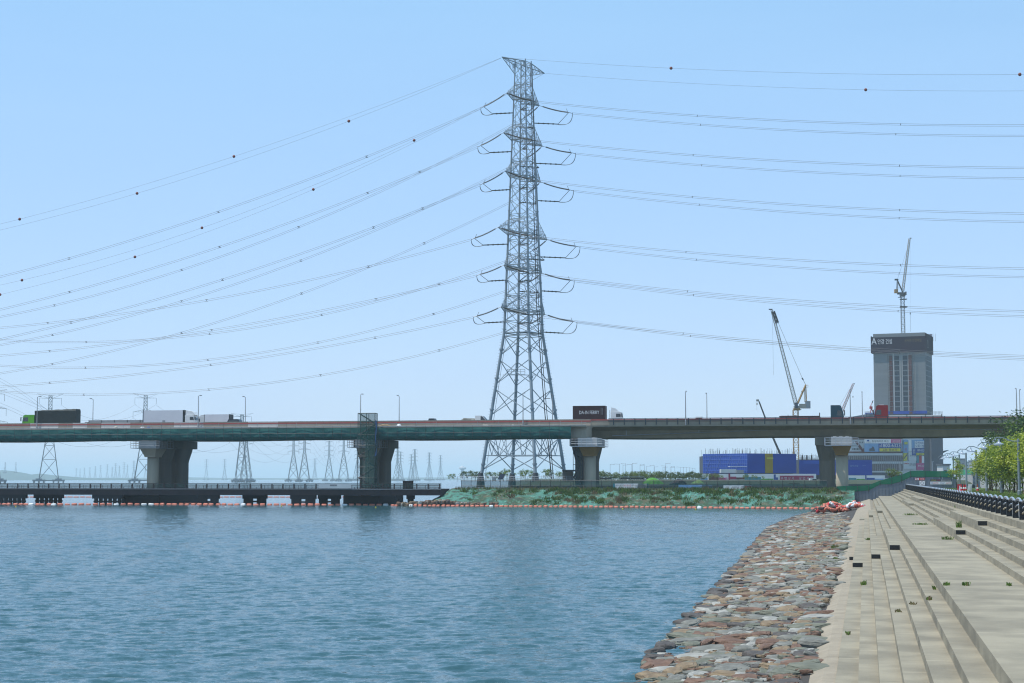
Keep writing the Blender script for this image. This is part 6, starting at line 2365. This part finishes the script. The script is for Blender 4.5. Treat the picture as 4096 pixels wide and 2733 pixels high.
P(MB().prism([(at(x, y, BY).x, at(x, y, BY).z) for x, y in ((3476, 1805), (3476, 1795), (3485, 1793), (3489, 1786), (3495, 1790), (3499, 1805))], BY - .75, BY - .7), 'billboard_picture', M['slate'], bb, ob)
# right-hand face
Yb = lambda px: BY + 14 * (px - 3610) / 84


def rf(name, m, x0, x1, y0, y1, fr=.5):
    return slab(bb, ob, name, M[m], x0, x1, y0, y1, Yb(x0), Yb(x1), th=.2, fr=fr)


def rt(s, m, x0, x1, y0, y1, fr=.75):
    return stext(bb, ob, s, M[m], x0, x1, y0, y1, Yb(x0), Yb(x1), fr)


for a in (('billboard', 'skyblue', 3611, 3630, 1759, 1812), ('billboard', 'yellow', 3611.5, 3625, 1813, 1844), ('billboard', 'offwhite', 3611, 3660, 1845, 1878), ('billboard', 'white', 3631, 3643, 1761, 1804),
          ('billboard', 'skyblue', 3644, 3693, 1760, 1793), ('billboard', 'blue', 3644, 3693, 1793.5, 1822), ('billboard', 'offwhite', 3631, 3662, 1806, 1844), ('billboard', 'tealsign', 3663, 3673, 1822.5, 1852), ('billboard', 'white', 3684, 3693, 1824, 1852), ('billboard', 'signred', 3673.5, 3683.5, 1823, 1852), ('billboard', 'pink', 3663, 3693, 1853, 1880)):
    rf(*a)
rf('yellow_disc', 'yellow', 3614, 3626, 1768, 1778, .65)
rf('yellow_strip', 'yellow', 3661, 3692, 1812, 1821.5, .65)
rf('white_box', 'white', 3655, 3692, 1765, 1792, .65)
rt('오션시티\n오피스텔', 'blue', 3656, 3691, 1767, 1790)
rt('1800-6323', 'white', 3664, 3691, 1797, 1806)
rt('6층', 'signgrey', 3671, 3682, 1814, 1820, .85)
rt('분양\n문의', 'white', 3646, 3655, 1798, 1816)
rt('특별 공급', 'white', 3666, 3691, 1860, 1868)
rt('ㅡ ㅡ ㅡ', 'signred', 3613, 3629, 1853, 1856)
rt('문의 전화', 'signgrey', 3634, 3660, 1820, 1826)
rt('상가 임대', 'signgrey', 3632, 3658, 1852, 1864)
rt('분양', 'signred', 3614, 3622, 1792, 1806)
P(MB().prism([(at(x, y, Yb(3618)).x, at(x, y, Yb(3618)).z) for x, y in ((3612, 1838), (3612, 1832), (3624, 1816), (3624, 1823))], BY - .65, BY - .6), 'billboard_stripe', M['slate'], bb, ob)
slab(bb, ob, 'roof_parapet', M['offwhite'], 3386, 3610, 1744, 1750, BY, th=.3, fr=.45)
for px, lab in ((3601, 'thin white lamp post before the billboard building'), (3730, 'thin white lamp post before the dark podium')):
    p = at(px, 1916, 500)
    e = thing('lamp_post', lab, 'lamp post', (p.x, p.y, 4.5))
    h = at(px, 1848, 500).z - 4.5
    MB().bar((0, 0, 0), (0, 0, h), .1, 5).build('pole', M['alu'], e)
    MB().box(-.1, .5, -.1, .1, h, h + .1).build('lamp_head', M['alu'], e)

# --- blue-netted site
bl = thing('netted_building', 'long building under construction wrapped in blue nets with yellow strip', 'building', at(2990, 1918, 620))
ol = bl.location.copy()
A, B, C_ = at(2812, 1893, 636), at(2990, 1893, 620), at(3186, 1893, 632)
zt_, zb_ = at(2990, 1814, 620).z, at(2990, 1893, 620).z
fpn = [(A.x + 1, A.y + 1), (B.x, B.y + .7), (C_.x - 1, C_.y + 1), (C_.x - 2, C_.y + 30), (A.x + 2, A.y + 30)]
P(MB().loft([[(x, y, 4) for x, y in fpn], [(x, y, zt_ - .6) for x, y in fpn]]), 'concrete_frame', M['slate'], bl, ol)
P(MB().loft([[(A.x, A.y, zb_), (B.x, B.y, zb_), (B.x, B.y + .3, zb_), (A.x, A.y + .3, zb_)], [(A.x, A.y, zt_), (B.x, B.y, zt_), (B.x, B.y + .3, zt_), (A.x, A.y + .3, zt_)]]), 'left_net', M['bluenet2'], bl, ol)
P(MB().loft([[(B.x + .02, B.y, zb_), (C_.x, C_.y, zb_), (C_.x, C_.y + .3, zb_), (B.x + .02, B.y + .3, zb_)], [(B.x + .02, B.y, zt_), (C_.x, C_.y, zt_), (C_.x, C_.y + .3, zt_), (B.x + .02, B.y + .3, zt_)]]), 'right_net', M['bluenet'], bl, ol)
slab(bl, ol, 'yellow_net', M['yellownet'], 3060, 3091, 1815, 1892, 620 + 12 * 70 / 196, 620 + 12 * 101 / 196, th=.1, fr=.15)
slab(bl, ol, 'yellow_band', M['yellow'], 3066, 3091, 1830, 1837, 620 + 12 * 76 / 196, 620 + 12 * 101 / 196, th=.1, fr=.25)
mb = MB()
for k in range(24):
    t = (k + .5) / 24
    x, y = A.x + (B.x - A.x) * t, A.y + (B.y - A.y) * t - .12
    mb.bar((x, y, zb_), (x, y, zt_), .05, 4)
for j in range(5):
    z = zb_ + (zt_ - zb_) * (j + .6) / 5.2
    mb.bar((A.x, A.y - .12, z), (B.x, B.y - .12, z), .06, 4)
for k in range(4):
    x0, x1 = A.x + (B.x - A.x) * (k * .22 + .06), A.x + (B.x - A.x) * (k * .22 + .2)
    y0, y1 = A.y + (B.y - A.y) * (k * .22 + .06) - .13, A.y + (B.y - A.y) * (k * .22 + .2) - .13
    mb.bar((x0, y0, zb_), (x1, y1, zt_ - .5), .07, 4)
P(mb, 'scaffold', mat('blue_tinted_scaffold', (.1, .2, .55), .7), bl, ol)
mb = MB()
q = random.Random(15)
for k in range(110):
    t = q.random() * 2
    pa, pb2 = (A, B) if t < 1 else (B, C_)
    t %= 1
    x, y = pa.x + (pb2.x - pa.x) * t, pa.y + (pb2.y - pa.y) * t + q.choice((.8, .8, 9))
    mb.bar((x, y, zt_ - 1.2), (x + q.uniform(-.1, .1), y, zt_ + q.uniform(.8, 2.3)), .045, 3)
o = P(mb, 'rebar', M['rebar'], bl, ol)
o['kind'] = 'stuff'
slab(bl, ol, 'canopy', M['white'], 2920, 2988, 1866, 1867.6, 612, th=6)
slab(bl, ol, 'site_office', M['offwhite'], 2884, 2945, 1877, 1892, 612, th=4)
slab(bl, ol, 'site_office', M['greyp'], 2946, 2975, 1880, 1893, 611, th=4)
b3 = thing('netted_building', 'lower blue-netted building continuing behind the ochre-capped pier', 'building', at(3340, 1918, 650))
o3 = b3.location.copy()
for x0, x1, y0, y1 in ((3197, 3300, 1842, 1900), (3300.5, 3489, 1841, 1901)):
    slab(b3, o3, 'blue_net', M['bluenet'], x0, x1, y0, y1, 650, th=.4)
slab(b3, o3, 'concrete_frame', M['slate'], 3199, 3487, 1838, 1918, 654, th=20)
slab(b3, o3, 'upper_net', M['bluenet2'], 3215, 3300, 1844, 1856, 650, th=.1, fr=.1)
stext(b3, o3, '대우건설', M['skyblue'], 3400, 3432, 1860, 1868, 650)
stext(b3, o3, '안전', M['skyblue'], 3450, 3463, 1861, 1864, 650)
mb = MB()
for k in range(60):
    p = at(3200 + k * 2.9, 1838, 652 + q.uniform(0, 8))
    mb.bar((p.x, p.y, p.z - 1), (p.x, p.y, p.z + q.uniform(.3, 2.4)), .06, 3)
for px in (3210, 3228, 3247):
    p = at(px, 1838, 651)
    mb.box(p.x - .25, p.x + .25, 651, 651.5, p.z - 1, p.z + 1.6)
for k in range(3):
    a, b_ = at(3198, 1834 - k * 5, 651.2), at(3300, 1834 - k * 5, 651.2)
    mb.bar(a, b_, .05, 4)
o = P(mb, 'rebar', M['rebar'], b3, o3)
o['kind'] = 'stuff'

# --- coloured site hoarding
sh = thing('site_hoarding', 'white site hoarding with coloured blocks in front of the blue buildings', 'hoarding', at(3000, 1928, 585))
os_ = sh.location.copy()
for x0, x1, y0, y1, m, fr in ((2800, 3265, 1896, 1930, 'white', 0), (3388, 3540, 1902, 1930, 'white', 0), (2836, 2842, 1894, 1930, 'offwhite', .1), (2876, 2910, 1911, 1919, 'pink', .1), (2914, 2921, 1895, 1928, 'magenta', .15), (2921.3, 2945, 1907, 1918, 'magenta', .12), (2945.3, 2978, 1910, 1918, 'brick', .1),
                              (2836, 2875, 1897, 1920, 'brick', .12), (2979, 2992, 1897, 1930, 'tealsign', .15), (2993, 3044, 1908, 1921, 'tealsign', .1), (3045, 3094, 1915, 1922, 'limegreen', .1), (3095, 3103, 1898, 1924, 'blue', .15), (3103.3, 3112, 1910, 1922, 'blue', .1), (2803, 2830, 1912, 1926, 'skyblue', .1),
                              (3395, 3425, 1912, 1925, 'tealsign', .1), (3426, 3460, 1916, 1925, 'limegreen', .1), (3461, 3466, 1901, 1925, 'blue', .15), (3467, 3499, 1912, 1925, 'blue', .1), (3500, 3534, 1915, 1925, 'skyblue', .1), (3115, 3118, 1902, 1926, 'offwhite', .1)):
    slab(sh, os_, 'panel', M[m], x0, x1, y0, y1, 585, th=.08, fr=fr)
bd = slab(sh, os_, 'red_sign', M['magenta'], 3120, 3254, 1903, 1924, 585, th=.1, fr=.25)
for i, ch in enumerate('수변상가 상업시설'):
    if ch != ' ':
        stext(sh, os_, ch, M['offwhite'], 3123 + i * 14.6, 3132 + i * 14.6, 1908, 1919, 585, fr=.4)
stext(sh, os_, 'sale', M['white'], 2902, 2912, 1911, 1918, 585, fr=.3)
e = thing('van', 'white van parked behind the bank beside the dark pier', 'van', at(3241, 1945, 372))
MB().prism([(0, .3), (1.9, .3), (1.9, .9), (1.65, 1.0), (1.4, 1.65), (0, 1.7)], 0, 1.6).build('body', M['white'], e)
MB().prism([(.5, 1.0), (1.6, 1.0), (1.38, 1.55), (.5, 1.55)], -.02, 0).build('side_window', M['glass'], e)
for x in (.4, 1.5):
    MB().loft([[(x + .28 * math.cos(t * .7854), y, .28 + .28 * math.sin(t * .7854)) for t in range(8)] for y in (-.03, .2)]).build('wheel', M['rubber'], e)
e = thing('skip', 'rusty brown site skip behind the bank fence left of the van', 'skip', at(3160, 1947, 345))
MB().loft([[(-.2 + .3 * a, y, .1 + z) for a, y, z in ((0, 0, 0), (0, 1.4, 0), (0, 1.4, .01), (0, 0, .01))], [(1.8, 0, .1), (1.8, 1.4, .1), (1.8, 1.4, .11), (1.8, 0, .11)], [(2.1, 0, .75), (2.1, 1.4, .75), (2.1, 1.4, .76), (2.1, 0, .76)]]).box(-.1, 1.9, 0, 1.4, .1, .7).build('body', M['rebar'], e)

# --- far town at right
for x0, x1, y0, Y, lab in ((3836, 3866, 1838, 1500, 'grey distant block seen between the lamp posts'), (3866, 3890, 1850, 1700, 'low pale distant block right of the grey one'), (3890, 3908, 1845, 1600, 'distant block behind the fourth lamp post'), (3772, 3800, 1862, 880, 'white house with dark flat roof beside the podium')):
    p = at(x0, 1918, Y)
    w = (x1 - x0) * Y / FP
    h = at(x0, y0, Y).z - 4
    e = thing('distant_building', lab, 'building', (p.x, p.y, 4), 0, 'distant town buildings')
    MB().box(0, w, 0, 12, 0, h).build('wall', M['offwhite'] if Y < 1000 or Y > 1600 else M['greyp'], e)
    MB().box(-.5, w + .5, -.6, 12.5, h, h + .8).build('roof', M['slate'], e)
    nf = max(2, int(h / 3.2))
    for k in range(nf):
        for j in range(max(2, int(w / 2.6))):
            MB().box(.6 + j * 2.5, 2.0 + j * 2.5, -.06, .02, 1.0 + k * 3.1, 2.5 + k * 3.1).build('window', M['glass'], e)

# ================================================================ cranes
def crane_mast(e, O_, x, y, z0, z1, w, m):
    mb = MB()
    mb.lattice((x, y, z0), (x, y, z1), w, w, max(4, int((z1 - z0) / w / 1.1)), .13 * w / 2, .07 * w / 2)
    P(mb, 'mast', m, e, O_)


CY = 700.0
ck = lambda px, py: at(px, py, CY)
b_ = ck(3186, 1918)
e = thing('tower_crane', 'ochre luffing tower crane with long lattice jib behind the blue building', 'crane', (b_.x, CY, 4.5))
O_ = (b_.x, CY, 4.5)
crane_mast(e, O_, b_.x, CY, 4.5, ck(3186, 1640).z, 2.0, M['craneY'])
p = ck(3186, 1634)
P(MB().box(p.x - 1.3, p.x + 1.3, CY - 1.3, CY + 1.3, ck(0, 1642).z, ck(0, 1634).z).box(p.x - 1.2, ck(3204, 1620).x, CY - .8, CY + .8, ck(0, 1641).z, ck(0, 1638).z), 'slewing_ring', M['craneY'], e, O_)
P(MB().box(ck(3176, 1620).x, ck(3239, 1620).x, CY - 1.1, CY + 1.1, ck(0, 1634).z, ck(0, 1624).z).box(ck(3198, 1620).x, ck(3222, 1620).x, CY - .9, CY + .9, ck(0, 1624).z, ck(0, 1616).z), 'machinery_deck', M['craneG'], e, O_)
P(MB().box(ck(3222, 1620).x, ck(3240, 1620).x, CY - 1.2, CY + 1.2, ck(0, 1634).z, ck(0, 1605).z), 'counterweight', M['greyp'], e, O_)
P(MB().box(ck(3176, 1620).x, ck(3188, 1620).x, CY - 2.4, CY - 1.15, ck(0, 1632).z, ck(0, 1612).z), 'cab', M['slate'], e, O_)
mb = MB()
for dy in (-.8, .8):
    mb.bar(ck(3190, 1616) + V((0, dy, 0)), ck(3223, 1540) + V((0, dy * .5, 0)), .32, 6).bar(ck(3223, 1540) + V((0, dy * .5, 0)), ck(3226, 1608) + V((0, dy, 0)), .12, 5).bar(ck(3219, 1550) + V((0, dy * .5, 0)), ck(3220, 1608) + V((0, dy, 0)), .1, 5)
mb.bar(ck(3205, 1566) - V((0, 1, 0)), ck(3210, 1566) + V((0, 1, 0)), .2, 5)
for z in (1541, 1549):
    mb.bar(ck(3222, z), ck(3232, z), .07, 4)
mb.bar(ck(3232, 1541), ck(3232, 1550), .07, 4)
P(mb, 'a_frame', M['craneY'], e, O_)
P(MB().lattice(ck(3184, 1618), ck(3087, 1240), 1.45, .75, 48, .09, .05), 'jib', M['craneG'], e, O_)
P(MB().lattice(ck(3109, 1292), ck(3093, 1246), 1.0, .9, 6, .2, .14).box(ck(3080, 1620).x, ck(3094, 1620).x, CY - .3, CY + .3, ck(0, 1240).z, ck(0, 1236).z), 'jib_head', M['craneD'], e, O_)
P(MB().bar(ck(3112, 1290), ck(3211, 1517), .06, 4).bar(ck(3211, 1517), ck(3223, 1540), .08, 4).bar(ck(3208, 1512), ck(3213, 1520), .28, 5).bar(ck(3089, 1240), ck(3094, 1500), .03, 4), 'rope', M['craneD'], e, O_)
# crane on the tower
CY2 = 985.0
ck = lambda px, py: at(px, py, CY2)
b_ = ck(3614, 1400)
e = thing('tower_crane', 'luffing tower crane standing on top of the tower block', 'crane', (b_.x, CY2, ck(0, 1400).z))
O_ = tuple(e.location)
crane_mast(e, O_, b_.x, CY2, ck(0, 1400).z, ck(0, 1184).z, 1.9, M['craneD'])
P(MB().box(b_.x - 1.4, b_.x + 1.4, CY2 - 1.4, CY2 + 1.4, ck(0, 1186).z, ck(0, 1178).z).box(ck(3601, 1180).x, ck(3627, 1180).x, CY2 - 1.5, CY2 + 1.5, ck(0, 1230).z, ck(0, 1226).z).box(ck(3601, 1180).x, ck(3626, 1180).x, CY2 - 1.5, CY2 + 1.5, ck(0, 1199).z, ck(0, 1196).z).box(ck(3592, 1180).x, ck(3608, 1180).x, CY2 - .4, CY2 + .4, ck(0, 1191).z, ck(0, 1189).z), 'climbing_collar', M['craneD'], e, O_)
P(MB().box(ck(3590, 1180).x, ck(3622, 1180).x, CY2 - .9, CY2 + .9, ck(0, 1178).z, ck(0, 1170).z).box(ck(3618, 1180).x, ck(3624, 1180).x, CY2 - 1.6, CY2 - .9, ck(0, 1182).z, ck(0, 1168).z), 'machinery_deck', M['craneD'], e, O_)
P(MB().box(ck(3578, 1180).x, ck(3591, 1180).x, CY2 - 1, CY2 + 1, ck(0, 1173).z, ck(0, 1158).z), 'counterweight', M['craneY'], e, O_)
mb = MB()
for dy in (-.7, .7):
    mb.bar(ck(3612, 1172) + V((0, dy, 0)), ck(3589, 1120) + V((0, dy, 0)), .22, 5).bar(ck(3589, 1120) + V((0, dy, 0)), ck(3586, 1160) + V((0, dy, 0)), .1, 4).bar(ck(3592, 1126) + V((0, dy, 0)), ck(3590, 1160) + V((0, dy, 0)), .1, 4)
mb.bar(ck(3588, 1152), ck(3606, 1152), .08, 4)
mb.box(ck(3580, 1180).x, ck(3594, 1180).x, CY2 - .6, CY2 + .6, ck(0, 1122).z, ck(0, 1116).z)
P(mb, 'a_frame', M['craneD'], e, O_)
P(MB().lattice(ck(3611, 1166), ck(3638, 955), 1.3, .9, 32, .13, .07), 'jib', M['craneG'], e, O_)
P(MB().bar(ck(3589, 1120), ck(3628, 1000), .05, 4).bar(ck(3638, 953), ck(3646, 953), .25, 4).bar(ck(3641, 955), ck(3641, 1250), .025, 3).bar(ck(3641, 1250), ck(3641, 1258), .28, 5).bar(ck(3641, 1258), ck(3641, 1328), .07, 4), 'rope', M['craneD'], e, O_)
# mobile crane boom behind the blue building
CY3 = 690.0
ck = lambda px, py: at(px, py, CY3)
b_ = ck(3160, 1918)
e = thing('mobile_crane', 'dark telescopic crane boom leaning left above the blue building', 'crane', (b_.x, CY3, 4.5))
O_ = (b_.x, CY3, 4.5)
P(MB().bar(ck(3158, 1900), ck(3085, 1735), .5, 6, .42).bar(ck(3085, 1735), ck(3036, 1606), .38, 6, .3), 'boom', M['craneD'], e, O_)
P(MB().box(ck(3025, 1605).x, ck(3036, 1605).x, CY3 - .3, CY3 + .3, ck(0, 1606).z, ck(0, 1598).z).bar(ck(3028, 1604), ck(3028, 1618), .04, 4).bar(ck(3028, 1612), ck(3028, 1620), .25, 5).bar(ck(3027, 1620), ck(3027, 1640), .03, 4), 'boom_head', M['craneG'], e, O_)
P(MB().box(b_.x - 5, b_.x + 4, CY3 - 1.3, CY3 + 1.3, 5.4, 6.6).box(b_.x - 1.5, b_.x + 2, CY3 - 1.2, CY3 + 1.2, 6.6, 8.2), 'carrier', M['craneY'], e, O_)
for x in (-4, -2.4, 1, 2.8):
    P(MB().loft([[(b_.x + x + .6 * math.cos(t * .7854), CY3 + y, 5.1 + .6 * math.sin(t * .7854)) for t in range(8)] for y in (-1.4, 1.4)]), 'wheel', M['rubber'], e, O_)
# pale lattice crane right of the teal cab
CY4 = 1050.0
ck = lambda px, py: at(px, py, CY4)
b_ = ck(3350, 1918)
e = thing('crawler_crane', 'pale lattice crawler crane rising behind the teal truck cab', 'crane', (b_.x, CY4, 4.5))
O_ = (b_.x, CY4, 4.5)
P(MB().lattice(ck(3350, 1690), ck(3413, 1536), 1.6, 1.0, 26, .12, .07), 'jib', M['craneR'], e, O_)
P(MB().lattice((b_.x, CY4, 7), ck(3350, 1690), 1.8, 1.6, 18, .13, .08), 'mast', M['craneR'], e, O_)
P(MB().bar(ck(3414, 1534), ck(3419, 1536), .25, 4).bar(ck(3412, 1537), ck(3412, 1582), .025, 3).bar(ck(3412, 1584), ck(3412, 1591), .25, 5).bar(ck(3352, 1635), ck(3396, 1560), .05, 4), 'rope', M['craneD'], e, O_)
P(MB().box(b_.x - 4, b_.x + 3, CY4 - 2, CY4 + 2, 5.4, 8).box(b_.x - 4, b_.x + 4, CY4 - 3, CY4 - 1.8, 4.3, 5.4).box(b_.x - 4, b_.x + 4, CY4 + 1.8, CY4 + 3, 4.3, 5.4), 'carrier', M['craneD'], e, O_)
# small red derrick on the podium
CY5 = TY - 8
ck = lambda px, py: at(px, py, CY5)
b_ = ck(3492, 1657)
e = thing('derrick', 'small red derrick on the podium roof left of red truck', 'crane', (b_.x, CY5, b_.z))
O_ = tuple(e.location)
P(MB().bar(ck(3481, 1627), ck(3496, 1655), .35, 5).bar(ck(3487, 1626), ck(3480, 1657), .28, 5).bar(ck(3481, 1626), ck(3493, 1601), .14, 4).box(ck(3478, 1605).x, ck(3489, 1605).x, CY5 - .6, CY5 + .6, ck(0, 1636).z, ck(0, 1626).z), 'frame', M['signred'], e, O_)
P(MB().bar(ck(3493, 1601), ck(3486, 1626), .06, 4).bar(ck(3491, 1604), ck(3489, 1612), .3, 5), 'rope', M['craneD'], e, O_)
P(MB().box(ck(3461, 1605).x, ck(3500, 1605).x, CY5 - 1, CY5 + 1, ck(0, 1660).z, ck(0, 1652).z), 'deck', M['bluenet2'], e, O_)
bpy.context.view_layer.update()
